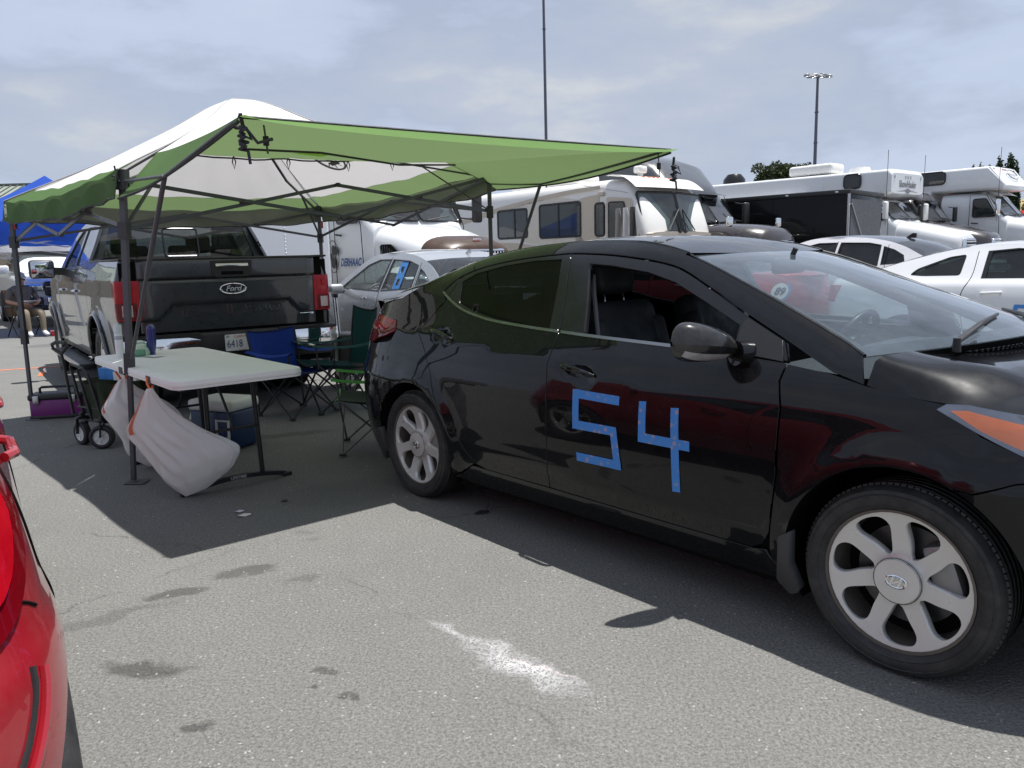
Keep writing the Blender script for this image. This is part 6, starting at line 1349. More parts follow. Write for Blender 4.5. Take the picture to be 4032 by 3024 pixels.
# red hatchback at the left edge, its rear right corner in view
HATCH = dict(wb=2.49, ra=.345, wz=[(0, .74), (.2, .80), (.42, .865), (.55, .872), (.72, .862), (.9, .835), (1.05, .78), (1.2, .71), (1.38, .62), (1.5, .56)], wx=[(-.8, .99), (0, 1), (2.5, 1), (3.3, .95)], xr=[(0, -.52), (.25, -.60), (.50, -.66), (.64, -.64), (.80, -.58), (1.0, -.54), (1.3, -.40), (1.5, -.3)], xf=[(0, 3.1), (.4, 3.28), (.7, 3.25), (1.0, 3.0)], xkr=-.05, xkf=2.6, nr=2.5,
    edge=[(-.50, 1.03), (-.42, 1.12), (-.30, 1.25), (-.15, 1.38), (.1, 1.44), (.6, 1.47), (1.1, 1.46), (1.4, 1.40), (1.9, 1.16), (2.25, .99), (2.7, .92), (3.05, .80)],
    cuts=(3.05, 2.25, 1.4, -.05, -.42), crown=(.05, .05, .035, .03, .02, .01), bow=(.12, .2, .08, -.10, -.10, -.10),
    win=[[(1.0, 1.0), (1.0, 1.36), (1.32, 1.35), (1.75, 1.16), (2.0, 1.01)], [(.20, 1.06), (.28, 1.33), (.92, 1.365), (.92, 1.01)]],
    gaps=[[(.96, 1.40), (.97, 1.0), (.97, .25)], [(.14, 1.35), (.10, 1.05), (.0, .92), (.12, .68), (.30, .46), (.42, .25)], [(-.33, .80), (-.27, .78), (-.22, .75)]], handles=[(.36, .93), (1.25, .92)], hmat=M_REDPAINT,
    lamps=[], mir=(1.9, 1.0), seatx=1.1, tint=(.3, .34, .33), rr=.215, zb=.2, mfold=.15, creases=[([(-.6, .60), (-.3, .575), (0, .56)], .020, .035, [(-.7, 1), (-.2, .9), (-.05, 0), (0, 0)])])
T, H = car('red_hatchback', 'red hatchback corner with tail lamp at the left edge in the foreground', (-1.69, 1.03, 0), R(125.0), M_REDPAINT, HATCH)
for s_ in (-1, 1):
    lm = H.panel('tail_lamp', crom([(H.q(*p), p[1]) for p in [(-.14, 1.0), (-.20, .86), (-.33, .755), (-.44, .76), (-.50, .90), (-.46, 1.02), (-.30, 1.06)]], .03, True), M_DARKRED, T, side=s_, off=.010, thick=.03)
    H.panel('lamp_core', crom([(H.q(*p), p[1]) for p in [(-.22, .98), (-.26, .87), (-.34, .80), (-.42, .81), (-.45, .92), (-.40, .99)]], .03, True), M_RED_LENS, lm, side=s_, off=.016, thick=.01)
    # moulded lip above the lower bumper
    lip = [(-.305, .67), (-.34, .60), (-.40, .52), (-.47, .45), (-.55, .40)]
    MB().tube([tuple(H.S(H.q(*p), p[1], s_) * np.array([1, 1.0, 1]) + np.array([0, s_ * .004, 0])) for p in crom(lip, .03)], .010, 8).build('bumper_lip', M_REDPAINT, T)
    MB().tube([tuple(H.S(H.q(p[0] - .022, p[1]), p[1] + .012, s_) + np.array([0, s_ * .001, 0])) for p in crom(lip, .03)], .006, 6).build('bumper_groove', M_BLACKPL, T)

# ================================================================ lorries, motorhomes and trailers behind
M_WHITETRUCK = mat('white_truck_paint', (.70, .71, .72), .35, coat=.7, vary=.03, dust=.03)
M_WHITEPANEL = mat('white_trailer_skin', (.68, .70, .73), .32, coat=.4, vary=.03, vscale=2.0, dust=.02)
M_GREYTRUCK = mat('grey_truck_paint', (.045, .048, .052), .3, coat=.9, vary=.05, dust=.04)
M_DARKTRUCK = mat('brown_black_truck_paint', (.028, .022, .022), .3, coat=.9, vary=.05, dust=.04)
M_CABGLASS = glass('cab_glass', (.22, .26, .27), dirt=.05)
def hull(secs, nseg=28, power=4.0):
    """loft of superelliptic sections: (x, half width, z bottom, z top, power)"""
    mb = MB(); vs = []
    for x, w, z0, z1, p in secs:
        for k in range(nseg):
            a = 2 * PI * k / nseg; c, s = math.cos(a), math.sin(a)
            vs.append((x, w * math.copysign(abs(c) ** (2 / p), c), (z0 + z1) / 2 + (z1 - z0) / 2 * math.copysign(abs(s) ** (2 / p), s)))
    n = len(secs); fs = [(i * nseg + k, (i + 1) * nseg + k, (i + 1) * nseg + (k + 1) % nseg, i * nseg + (k + 1) % nseg) for i in range(n - 1) for k in range(nseg)]
    fs += [tuple(range(nseg))[::-1], tuple((n - 1) * nseg + k for k in range(nseg))]
    mb.add(vs, fs); return mb
def quad_pane(name, pts, m, parent, thick=.02, r=.06, frame=None, fw=.03):
    """flat pane from four or more coplanar 3D points, with rounded corners and an optional seal"""
    P = [Vector(p) for p in pts]; o = P[0]; x = (P[1] - P[0]).normalized(); n = x.cross(P[-1] - P[0]).normalized(); M = frameM(o, x, n); Mi = M.inverted()
    q = rounded([tuple((Mi @ p)[:2]) for p in P], r, 4); mb = MB(); mb.prism(q, -thick / 2, thick / 2, M=M, plane='XY'); g = mb.build(name, m, parent, smooth=0)
    if frame is not None: MB().tube([M @ Vector((a, b, 0)) for a, b in q], fw, 6, closed=True).build('window_seal', frame, g)
    return g
def truck_wheel(parent, x, y, r=.50, w=.28, name='wheel', hubm=None):
    o = bpy.data.objects.new(name, None); COL.objects.link(o); o.parent = parent; o.location = (x, y, r)
    MB().lathe([(r * .55, -w / 2), (r * .9, -w * .5), (r, -w * .38), (r, w * .38), (r * .9, w * .5), (r * .55, w / 2)], 28, axis='Y').build('tyre', M_RUBBER, o); s = -1 if y < 0 else 1
    MB().lathe([(.001, s * w * .30), (r * .22, s * w * .32), (r * .26, s * w * .2), (r * .5, s * w * .25), (r * .56, s * w * .48)], 24, axis='Y').build('rim', hubm or M_STEEL, o); return o
def mirror(parent, p, h=.55, w=.22, m=None, arm=None):
    p = Vector(p); o = MB().rbox(p, (.12, w, h), .05, 3).build('mirror_housing', m or M_BLACKPL, parent)
    if arm: MB().tube([p + Vector((0, 0, h * .4)), arm], .015, 6).build('mirror_arm', M_BLACKPL, o); MB().tube([p - Vector((0, 0, h * .4)), Vector(arm) - Vector((0, 0, h * .8))], .015, 6).build('mirror_arm', M_BLACKPL, o)
def semi(name, label, loc, rz, paint, roof_top=3.55, sleeper=1.9, nose=None, grille='bars', fair=True, mirrors=None, visor=None, front_z=1.62, ch=1.0, flat=0.0):
    """bonneted tractor facing +x, origin at the bumper centre"""
    T = thing(name, label, 'lorry', loc, rz); pm = paint
    # bonnet
    b = hull([(-.05, .62, .95, front_z - .10 + flat, 3), (-.18, .76, .75, front_z + .02 + flat, 3.2), (-.6, .88, .70, front_z + .14 + flat * .9, 3.6), (-1.2, .96, .70, front_z + .30 + flat * .5, 4), (-1.85, 1.02, .70, front_z + .42, 4.5)], 32); b.build('bonnet', nose or paint, T, smooth=50)
    zb = front_z + .40
    # fenders
    for s in (-1, 1):
        mb = MB(); mb.grid(lambda u, v: (-1.0 + .72 * math.cos(PI * u) * (1 + .12 * (u < .5)), s * (.72 + .48 * v), .55 + .72 * max(0.0, math.sin(PI * u)) ** .8 - .10 * max(0, v - .6) ** 2 * 6), 20, 6); mb.build('front_fender', paint, T, smooth=180)
        truck_wheel(T, -1.05, s * 1.02, .50, .30, 'front_wheel'); truck_wheel(T, -5.2, s * 1.0, .50, .5, 'drive_wheel')
        MB().rbox((-.35, s * .92, .98), (.30, .34, .26), .09, 3).build('head_lamp', M_CLEAR, T)
    MB().rbox((.02, 0, .52), (.30, 2.35, .34), .08, 3).build('bumper', M_CHROME if grille == 'bars' else paint, T)
    # cab box and sleeper
    cab = hull([(-1.80, 1.04, .75, zb + .02, 6), (-2.05, 1.10, .72, zb + .30 * ch, 6), (-2.42, 1.14, .72, zb + .86 * ch, 6), (-2.60, 1.15, .72, zb + .95 * ch, 6), (-3.30, 1.18, .72, zb + 1.0 * ch, 7), (-3.35 - sleeper, 1.20, .72, zb + 1.0 * ch, 7)], 40); cab.build('cab', paint, T, smooth=40)
    if fair:
        f = hull([(-2.28, .70, zb + .70, zb + .86, 3), (-2.55, 1.0, zb + .62, zb + 1.10, 3.4), (-3.0, 1.14, zb + .62, roof_top - .32, 3.6), (-3.7, 1.19, zb + .62, roof_top - .06, 4), (-4.4, 1.20, zb + .62, roof_top, 5), (-3.35 - sleeper, 1.20, zb + .62, roof_top + .02, 6)], 40); f.build('roof_fairing', paint, T, smooth=50)
    # windshield in two panes, leaning back, a little proud of the cab
    x0, x1 = -1.81, -2.36; z0, z1 = zb + .08, zb + .80 * ch
    for s in (-1, 1): quad_pane('windshield', [(x0 + .02, s * .03, z0), (x0 - .10, s * .98, z0), (x1 - .10, s * .88, z1), (x1 + .02, s * .03, z1)], M_CABGLASS, T, .02, .06, M_TRIM, .022)
    if visor: MB().grid(lambda u, v: (x1 + .02 + .26 * u - .10 * (2 * v - 1) ** 2, (2 * v - 1) * .98, z1 + .06 - .08 * u), 4, 12).build('sun_visor', visor, T, smooth=180)
    for s in (-1, 1):
        quad_pane('door_window', [(-2.08, s * 1.175, zb + .06), (-2.82, s * 1.19, zb + .06), (-2.82, s * 1.18, zb + .72 * ch), (-2.42, s * 1.165, zb + .72 * ch)], M_CABGLASS, T, .02, .07, M_TRIM, .02)
        MB().tube([(-1.96, s * 1.155, .85), (-2.0, s * 1.165, zb), (-2.42, s * 1.175, zb + .80)], .008, 5).build('door_gap', M_VOID, T); MB().tube([(-2.92, s * 1.195, .85), (-2.92, s * 1.20, zb + .80)], .008, 5).build('door_gap', M_VOID, T)
        MB().tube([(-2.84, s * 1.215, zb - .14), (-2.62, s * 1.225, zb - .16)], .018, 6).build('door_handle', M_BLACKPL, T)
        mirror(T, (-1.95, s * 1.48, zb + .34), m=mirrors, arm=(-2.05, s * 1.14, zb + .60))
        MB().tube([(x0 + .03, s * .15, z0 + .01), (x0 - .02, s * .70, z0 + .10)], .012, 5).build('wiper', M_BLACKPL, T)
    # grille
    if grille == 'bars':
        MB().rbox((-.02, 0, 1.15), (.14, .86, .92), .10, 3).build('grille_surround', M_CHROME, T)
        for i in range(8): MB().rbox((.055, 0, .80 + i * .10), (.03, .70, .055), .012, 2).build('grille_bar', M_CHROME, T)
        MB().rbox((.042, 0, 1.15), (.02, .72, .80), .04, 2).build('grille_void', M_VOID, T)
    else:
        MB().rbox((-.03, 0, 1.12), (.12, 1.06, .84), .08, 3).build('grille_surround', M_CHROME, T); MB().rbox((.028, 0, 1.12), (.02, .98, .76), .05, 2).build('grille_void', M_VOID, T)
        for i in range(15): MB().rbox((.042, -.455 + i * .065, 1.12), (.022, .026, .74), .006, 1).build('grille_bar', M_CHROME, T)
        MB().bar((.06, -.46, .80), (.06, .46, 1.42), .02, .045).build('grille_slash', M_CHROME, T)
    MB().rbox((-4.5, 0, .75), (3.5, .9, .3), .04, 2).build('chassis', M_VOID, T)
    return T, zb
HD = R(-49.3)
# white tractor with brown bonnet cover
T, zb = semi('semi_truck', 'white semi truck with brown nose cover and DERHAAC on its door', (-.46, 13.5, 0), HD, M_WHITETRUCK, 3.75, 1.9, None, 'slats', mirrors=M_BLACKPL)
hull([(.0, .60, .98, 1.56, 3), (-.10, .74, .80, 1.66, 3.2), (-.42, .875, .78, 1.74, 3.5), (-.55, .90, .78, 1.775, 3.6)], 32).build('nose_cover', mat('brown_vinyl', (.055, .030, .018), .35, vary=.4, vscale=3), T, smooth=50)
MB().rbox((-.12, 0, 1.685), (.05, .16, .05), .012, 2, rot=(0, .4, 0)).build('nose_emblem', M_CHROME, T)
quad_pane('bonnet_vent', [(-.95, -.972, 1.42), (-1.55, -1.005, 1.42), (-1.60, -1.005, 1.66), (-1.30, -.99, 1.66)], M_VOID, T, .02, .03)
for i in range(9):
    t_ = i / 8; MB().bar((-1.0 - .6 * t_, -.990 - .02 * t_, 1.44), (-1.06 - .55 * t_, -.995 - .02 * t_, 1.44 + .20 * min(1, t_ * 1.5)), .012, .018).build('vent_slat', M_DARKGREY, T, smooth=0)
Md = frameM((-2.62, -1.205, 1.46), (1, 0, 0), (0, -1, 0))
lettering('door_lettering', 'DERHAAC', .20, Md @ Matrix.Translation((.26, -.10, .0)), mat('lettering_blue', (.01, .07, .22), .4), T, bold=.007, shear=.35, width=.78)
MB().tube([Md @ Vector((-.38 + .22 * math.cos(a), .02 + .30 * math.sin(a), .002)) for a in np.linspace(0, 2 * PI, 33)[:-1]], .007, 4, closed=True).build('target_ring', mat('ink_black', (.02, .02, .02), .5), T)
mb = MB()
for a, b, r_ in ((-.36, .14, .075), (-.46, .02, .06), (-.38, -.10, .085), (-.24, .12, .055)): mb.add([(a + r_ * math.cos(q), b + r_ * 1.25 * math.sin(q), .004 + .001 * r_) for q in np.linspace(0, 2 * PI, 17)[:-1]], [tuple(range(16))], Md)
o = mb.build('target_figure', MAT['ink_black'], T, smooth=0, fix=False); o['kind'] = 'stuff'
quad_pane('sleeper_window', [(-3.5, -1.205, 2.55), (-4.3, -1.205, 2.55), (-4.3, -1.205, 2.95), (-3.5, -1.205, 2.95)], M_CABGLASS, T, .02, .08, M_TRIM, .02)
for pts in ([(-3.10, -1.20, .85), (-3.10, -1.205, 2.85)], [(-3.2, -1.205, 1.95), (-5.2, -1.205, 1.95)], [(-4.0, -1.205, .85), (-4.0, -1.205, 1.95)]): MB().tube(pts, .008, 5).build('panel_gap', mat('seam_shadow', (.2, .2, .21), .7), T)
MB().rbox((-3.3, -1.22, 1.15), (.10, .05, .06), .01, 2).build('side_marker', M_AMBER, T)
# riveted white cargo trailer between the pickup and the tractor
T = thing('cargo_trailer', 'white riveted cargo trailer standing behind the pickup cab', 'trailer', (-3.75, 12.1, 0), R(125.8))
hull([(0, 1.05, .45, 2.75, 9), (.06, 1.10, .42, 2.80, 9), (4.9, 1.10, .42, 2.80, 9), (5.0, 1.05, .45, 2.75, 9)], 48).build('box', M_WHITEPANEL, T, smooth=40)
mb = MB()
for x in (.9, 1.55, 2.8, 3.5):
    for i in range(38): mb.rbox((x, 1.10, .6 + i * .055), (.016, .008, .016), .004, 1)
for y in (.35, .80, -.35):
    for i in range(38): mb.rbox((-.002, y, .6 + i * .055), (.008, .014, .014), .004, 1)
o = mb.build('rivets', M_STEEL, T, smooth=0); o['kind'] = 'stuff'
for x in (2.2, 3.0):
    for s in (-1, 1): truck_wheel(T, x, s * 1.0, .36, .22)
MB().tube([(5.0, -.6, .45), (6.0, 0, .45), (5.0, .6, .45)], .05, 6).build('drawbar', M_BLACKSTEEL, T)
# motorhome
M_RVTAN = mat('tan_stripe', (.50, .44, .36), .4, vary=.03); M_RVWHITE = mat('motorhome_white', (.70, .69, .66), .35, coat=.5, vary=.03, dust=.03)
def build_rv():
    o = Vector((2.86, 16.5, 0)); c, s = math.cos(HD), math.sin(HD); org = o + Vector((-s, c, 0)) * 1.22
    T = thing('motorhome', 'white and tan motorhome with big split windshield behind the black sedan roof', 'motorhome', org, HD); W = 1.22
    hull([(.02, .95, .55, 1.75, 5), (-.08, 1.16, .45, 2.10, 6), (-.30, 1.20, .42, 2.65, 7), (-.62, 1.21, .42, 2.98, 7), (-1.2, W, .42, 3.02, 9), (-9.0, W, .42, 3.05, 9), (-9.1, 1.18, .5, 3.0, 9)], 48).build('shell', M_RVWHITE, T, smooth=40)
    hull([(.05, 1.05, 1.72, 1.84, 3), (-.2, 1.19, 1.70, 1.86, 5)], 32).build('cowl_ledge', mat('ledge_tan', (.45, .40, .34), .4), T, smooth=50)
    # windshield, two panes wrapped on the sloping front
    for sd in (-1, 1): quad_pane('windshield', [(.045, sd * .02, 1.83), (-.10, sd * 1.10, 1.83), (-.34, sd * 1.10, 2.68), (-.20, sd * .02, 2.68)], glass('rv_windshield', (.30, .37, .37), dirt=.05), T, .02, .07, M_TRIM, .028)
    MB().grid(lambda u, v: (-1.1 + .95 * u - .12 * (2 * v - 1) ** 2 * u, (2 * v - 1) * 1.20, 3.075 - .30 * u ** 2.2 + .03 * math.sin(PI * u)), 14, 12).build('front_cap', M_RVWHITE, T, smooth=180)
    for sd in (-1, 1):
        MB().tube([(.06, sd * .10, 1.85), (-.06, sd * .12, 2.30)], .014, 6).build('wiper_arm', M_BLACKPL, T); MB().tube([(-.02, sd * .06, 2.32), (.04, sd * .45, 1.87)], .014, 6).build('wiper_blade', M_BLACKPL, T)
    y = -W - .004
    def win(nm, x0, x1, z0, z1, split=None):
        g = quad_pane(nm, [(x0, y, z0), (x1, y, z0), (x1, y, z1), (x0, y, z1)], M_CABGLASS, T, .02, .07, M_TRIM, .028)
        if split: MB().bar((split, y - .01, z0), (split, y - .01, z1), .03, .03).build('mullion', M_TRIM, g)
    win('side_window', -4.75, -3.65, 1.86, 2.54, -4.1); win('side_window', -3.20, -1.85, 1.82, 2.58, -2.55); win('side_window', -1.40, -1.14, 1.80, 2.50)
    dr = quad_pane('door', [(-1.06, y - .006, .55), (-.30, y - .006, .55), (-.36, y - .006, 2.55), (-1.06, y - .006, 2.62)], M_RVTAN, T, .03, .06)
    quad_pane('door_window', [(-.98, y - .03, 1.72), (-.40, y - .03, 1.72), (-.55, y - .03, 2.48), (-.98, y - .03, 2.50)], M_CABGLASS, dr, .02, .05, M_TRIM, .02)
    # swooping tan stripes as thin raised decals
    def decal(nm, up, lo, m):
        pts = crom(up, .12) + crom(lo, .12)[::-1]; mb = MB(); vs, fs = triangulate(pts, (), 0); mb.add([(a, y - .003, b) for a, b in vs], fs); mb.build(nm, m, T, smooth=0, fix=False)
    decal('stripe_upper', [(-1.25, 2.88), (-2.5, 2.84), (-4.5, 2.66), (-6.5, 2.38), (-8.5, 2.30)], [(-1.25, 2.80), (-2.5, 2.74), (-4.5, 2.54), (-6.5, 2.26), (-8.5, 2.12)], M_RVTAN)
    decal('stripe_lower', [(-1.6, 1.42), (-2.4, 1.50), (-4.0, 1.72), (-5.5, 1.74), (-8.0, 1.62)], [(-1.6, 1.36), (-2.4, 1.38), (-4.0, 1.52), (-5.5, 1.60), (-8.0, 1.48)], M_RVTAN)
    decal('tan_field', [(-1.28, 2.70), (-1.9, 2.62), (-2.15, 2.3), (-2.1, 1.9), (-1.8, 1.5), (-1.28, 1.3)][:6], [(-1.28, 2.70), (-1.28, 2.4), (-1.28, 2.2), (-1.28, 1.8), (-1.28, 1.5), (-1.28, 1.3)], M_RVTAN)
    decal('tan_sweep', [(-3.9, 2.66), (-2.6, 2.72), (-1.95, 2.62)], [(-4.2, 2.20), (-4.0, 1.82), (-2.6, 1.56), (-1.75, 1.40)], mat('pale_tan', (.60, .56, .49), .4))
    MB().rbox((-3.2, -.1, 3.18), (1.15, .8, .26), .10, 3).build('air_conditioner', mat('rv_plastic', (.74, .73, .70), .5), T); MB().rbox((-4.8, -.1, 3.14), (.7, .6, .2), .06, 3).build('roof_vent', MAT['rv_plastic'], T)
    MB().rbox((-.85, -.35, 3.22), (.22, .26, .16), .05, 3).build('spot_lamp', MAT['rv_plastic'], T); MB().cyl((-.85, -.35, 3.06), (-.85, -.35, 3.16), .06, n=10).build('lamp_base', MAT['rv_plastic'], T)
    for yy in (-.55, -.35, -.2, -.05, .35): MB().rbox((-.62, yy, 3.03), (.09, .06, .035), .01, 1).build('clearance_lamp', M_AMBER, T)
    MB().tube([(-1.5, -.9, 3.05), (-1.5, -.9, 3.75)], .006, 5).build('aerial', M_BLACKPL, T)
    MB().rbox((-1.2, y - .02, 2.70), (.16, .06, .09), .02, 2).build('porch_lamp', M_RVTAN, T); MB().tube([(-1.75, y, 2.92), (-.42, y - .02, 2.66)], .006, 4).build('door_stay', M_STEEL, T)
    for x in (-1.9, -6.6):
        for sd in (-1, 1): truck_wheel(T, x, sd * 1.02, .42, .28)
    MB().rbox((-.9, -.2, 1.60), (.5, .9, .1), .03, 2).build('dash_board', M_DARKGREY, T)
    return T
build_rv()
T = thing('folded_cloth', 'crumpled green and orange cloth behind the motorhome windshield', 'cloth', (2.86 + .85 - .30, 16.5 + .72 + .42, 1.70), HD)
MB().grid(lambda u, v: ((u - .5) * .30, (v - .5) * .50 + .02 * math.sin(9 * u), .32 * (math.sin(PI * u) * math.sin(PI * v)) ** .7 + .03 * math.sin(14 * u) * math.sin(11 * v)), 14, 16).build('cloth', mat('green_orange_cloth', (.04, .30, .10), .8, vary=.9, vscale=5), T, smooth=180)
T = thing('hanging_jackets', 'grey and white jackets hanging from the motorhome side mirror', 'jackets', (2.86 - .42, 16.5 - .14, 0), HD)
for i, (dx, col) in enumerate(((-.22, (.30, .29, .28)), (.02, (.62, .62, .62)), (.24, (.10, .10, .10)))):
    MB().grid(lambda u, v: (dx + (v - .5) * (.14 + .16 * u) + .02 * math.sin(12 * v + 3 * u), -.04 * i + .05 * math.sin(3 * PI * v + u), 2.30 - .75 * u - .03 * math.cos(5 * v)), 10, 12).build('jacket', cloth('jacket_cloth_%d' % i, col, col, .2), T, smooth=180, fix=False)
# dark grey tractor behind the motorhome
T, zb = semi('semi_truck', 'dark grey semi truck with tall roof fairing behind the motorhome', (6.35, 18.2, 0), HD, M_GREYTRUCK, 3.95, 2.2, M_DARKTRUCK, 'bars', visor=M_TRIM, flat=.26)
for s in (-1, 1): MB().rbox((-.75, s * 1.05, 2.05), (.10, .22, .24), .05, 3).build('hood_mirror', M_CHROME, T)
# black box trailer with a grey end wall and open strut
T = thing('box_trailer', 'black enclosed trailer with open grey end wall behind the white sedan', 'trailer', (8.60, 20.0, 0), R(-43))
MBX = mat('black_trailer_skin', (.006, .006, .007), .25, coat=.25, coat_ior=1.4, vary=.2, vscale=2.0, spec=.1)
MB().rbox((-3.1, 1.25, 1.66), (6.2, 2.5, 2.36), .03, 2).build('box', MBX, T, smooth=30)
MB().rbox((-3.1, 1.25, 2.80), (6.28, 2.58, .12), .03, 2).build('top_rail', M_BLACKPL, T); quad_pane('end_wall', [(.012, .10, .62), (.012, 2.36, .62), (.012, 2.36, 2.62), (.012, .10, 2.62)], mat('end_wall_grey', (.085, .088, .10), .6), T, .02, .02)
MB().tube([(.04, .10, 2.50), (.04, 1.6, .95)], .016, 6).build('door_strut', M_STEEL, T)
for i in range(3): MB().rbox((.035, 1.75 + .18 * i, 1.35), (.02, .10, .10), .01, 1).build('wall_socket', M_WHITEPL, T)
MB().bar((.0, .0, .5), (.0, .0, 2.75), .05, .05).build('corner_post', M_STEEL, T)
for x in (-.3, -1.6, -3.4, -5.4): MB().rbox((x, -.03, 2.80), (.09, .04, .05), .012, 1).build('marker_lamp', M_CLEAR, T)
for x in (-2.0, -4.0): MB().bar((x, -.012, .6), (x, -.012, 2.7), .012, .006).build('skin_seam', M_BLACKSTEEL, T)
for x in (-1.35, -1.55): MB().tube([(x, -.02, 1.45), (x + .14, -.05, 1.45)], .012, 5).build('latch', M_CHROME, T)
for x in (-2.6, -3.4):
    for yy in (.2, 2.3): truck_wheel(T, x, yy, .38, .22)
# big white motorhome on a conventional truck chassis
def house_truck(name, label, loc, rz, ztop, front_sloped, word, cabwhite=M_WHITETRUCK, scale=1.0):
    ch = .92 if front_sloped else .80
    T, zb = semi(name, label, loc, rz, cabwhite, 3.0, .5, None, 'bars', fair=False, ch=ch, mirrors=M_WHITEPL if not front_sloped else M_CHROME, visor=None, front_z=1.80); T['category'] = 'motorhome'; T.scale = (scale,) * 3
    z0 = zb + 1.04 * ch
    if front_sloped: sec = [(-1.86, 1.10, z0, z0 + .12, 8), (-1.92, 1.22, z0 - .02, z0 + .20, 10), (-2.42, 1.24, z0 - .02, ztop, 12), (-9.5, 1.25, z0 - .02, ztop, 12)]
    else: sec = [(-1.95, 1.16, z0 + .05, ztop - .12, 8), (-2.05, 1.22, z0, ztop, 10), (-9.5, 1.25, z0, ztop + .08, 12)]
    hull(sec, 56).build('house_overhang', M_WHITETRUCK, T, smooth=30)
    hull([(-4.2, 1.24, .6, ztop - .05, 14), (-12.5, 1.24, .6, ztop - .02, 14)], 56).build('house_body', M_WHITETRUCK, T, smooth=30)
    if front_sloped:
        quad_pane('front_panel', [(-1.90, -1.19, z0 + .14), (-1.90, 1.19, z0 + .14), (-2.40, 1.19, ztop - .03), (-2.40, -1.19, ztop - .03)], M_WHITETRUCK, T, .03, .03)
        M = frameM((-2.14, .15, (z0 + ztop) / 2 + .10), (0, 1, 0), (ztop - z0, 0, .55)); dk = mat('emblem_grey', (.12, .13, .14), .4)
        MB().tube([M @ Vector((.42 * math.cos(a), .20 * math.sin(a), .05)) for a in np.linspace(0, 2 * PI, 33)[:-1]], .014, 4, closed=True).build('oval_emblem', dk, T)
        lettering('oval_word', word, .16, M @ Matrix.Translation((0, 0, .05)), dk, T, shear=.3)
        for yy in (-.95, -.15, 0, .15, .95): MB().rbox((-2.34, yy, ztop - .12), (.06, .10, .10), .02, 1).build('clearance_lamp', M_RED_LENS, T)
        quad_pane('bunk_window', [(-4.9, -1.262, z0 + .30), (-3.75, -1.262, z0 + .30), (-3.75, -1.262, z0 + .72), (-4.9, -1.262, z0 + .72)], M_CABGLASS, T, .02, .14, M_TRIM, .03)
        MB().grid(lambda u, v: (-2.35 + .30 * u - .12 * (2 * v - 1) ** 2, (2 * v - 1) * 1.12, zb + .93 - .16 * u), 4, 12).build('sun_visor', M_WHITETRUCK, T, smooth=180)
        for yy in (-.55, .3, .4, .5): MB().rbox((-2.2, yy, zb + .96), (.05, .05, .10), .015, 1, rot=(0, .6, 0)).build('visor_lamp', M_AMBER, T)
    else:
        M = frameM((-1.942, 0, (z0 + ztop) / 2 - .06), (0, 1, 0), (1, 0, 0)); dk = mat('chrome_lettering', (.16, .16, .17), .3)
        lettering('front_word', word, .30, M, dk, T, bold=.008, width=1.25); mb = MB(); mb.add([(-.85, -.24, .004), (-.2, -.18, .004), (0, -.12, .004), (.2, -.18, .004), (.85, -.24, .004), (.2, -.22, .004), (0, -.30, .004), (-.2, -.22, .004)], [(0, 1, 7), (1, 2, 3, 5, 6, 7), (3, 4, 5)], M); mb.build('front_wing', dk, T, smooth=0, fix=False)
        for yy in (-.95, -.18, 0, .18, .95): MB().rbox((-1.95, yy, ztop - .24), (.05, .05, .12), .015, 1).build('clearance_lamp', M_CLEAR, T)
        quad_pane('bunk_window', [(-3.45, -1.25, z0 + .28), (-2.90, -1.25, z0 + .28), (-2.90, -1.25, z0 + .72), (-3.45, -1.25, z0 + .72)], M_CABGLASS, T, .02, .14, M_TRIM, .03)
        MB().cyl((-5.2, -1.42, ztop - .62), (-11.5, -1.42, ztop - .66), .09, n=14).build('awning_roll', M_WHITETRUCK, T); MB().rbox((-5.0, -1.36, ztop - .60), (.5, .16, .10), .03, 2).build('awning_bracket', M_WHITETRUCK, T)
        MB().rbox((-4.9, -.4, ztop + .25), (1.6, .9, .34), .10, 3).build('air_conditioner', MAT['rv_plastic'], T); MB().lathe([(.001, .18), (.3, .16), (.36, 0)], 24, M=Matrix.Translation((-3.4, -.3, ztop + .04))).build('roof_dome', M_WHITEPL, T)
        MB().lathe([(.001, .42), (.25, .38), (.40, .2), (.42, 0)], 24, M=Matrix.Translation((-8.2, -.4, ztop + .06))).build('dark_dome', M_TRIM, T)
        MB().rbox((-10.6, -.4, ztop + .22), (1.0, .8, .24), .08, 3).build('roof_unit', MAT['rv_plastic'], T)
        quad_pane('house_window', [(-9.9, -1.262, ztop - 1.05), (-9.5, -1.262, ztop - 1.05), (-9.5, -1.262, ztop - .78), (-9.9, -1.262, ztop - .78)], M_CABGLASS, T, .02, .04, M_WHITEPL, .02)
    for s in (-1, 1): MB().tube([(-2.0, s * 1.35, zb - .1), (-2.0, s * 1.35, ztop + .55)], .008, 5).build('aerial', M_BLACKPL, T)
    return T
house_truck('house_truck', 'long white truck-based motorhome with ShowHauler lettering on its front', (14.22, 24.29, 0), R(-50), 3.84, False, 'ShowHauler')
house_truck('house_truck', 'white truck-based motorhome with slanted front panel and oval emblem at right', (20.1, 27.8, 0), R(-50), 3.95, True, 'Renegade', scale=1.07)
T, zb = semi('semi_truck', 'dark semi truck squeezed between the two white truck-based motorhomes', (16.6, 26.75, 0), R(-50), M_DARKTRUCK, 3.55, 1.8, None, 'bars', visor=M_TRIM, front_z=1.80)

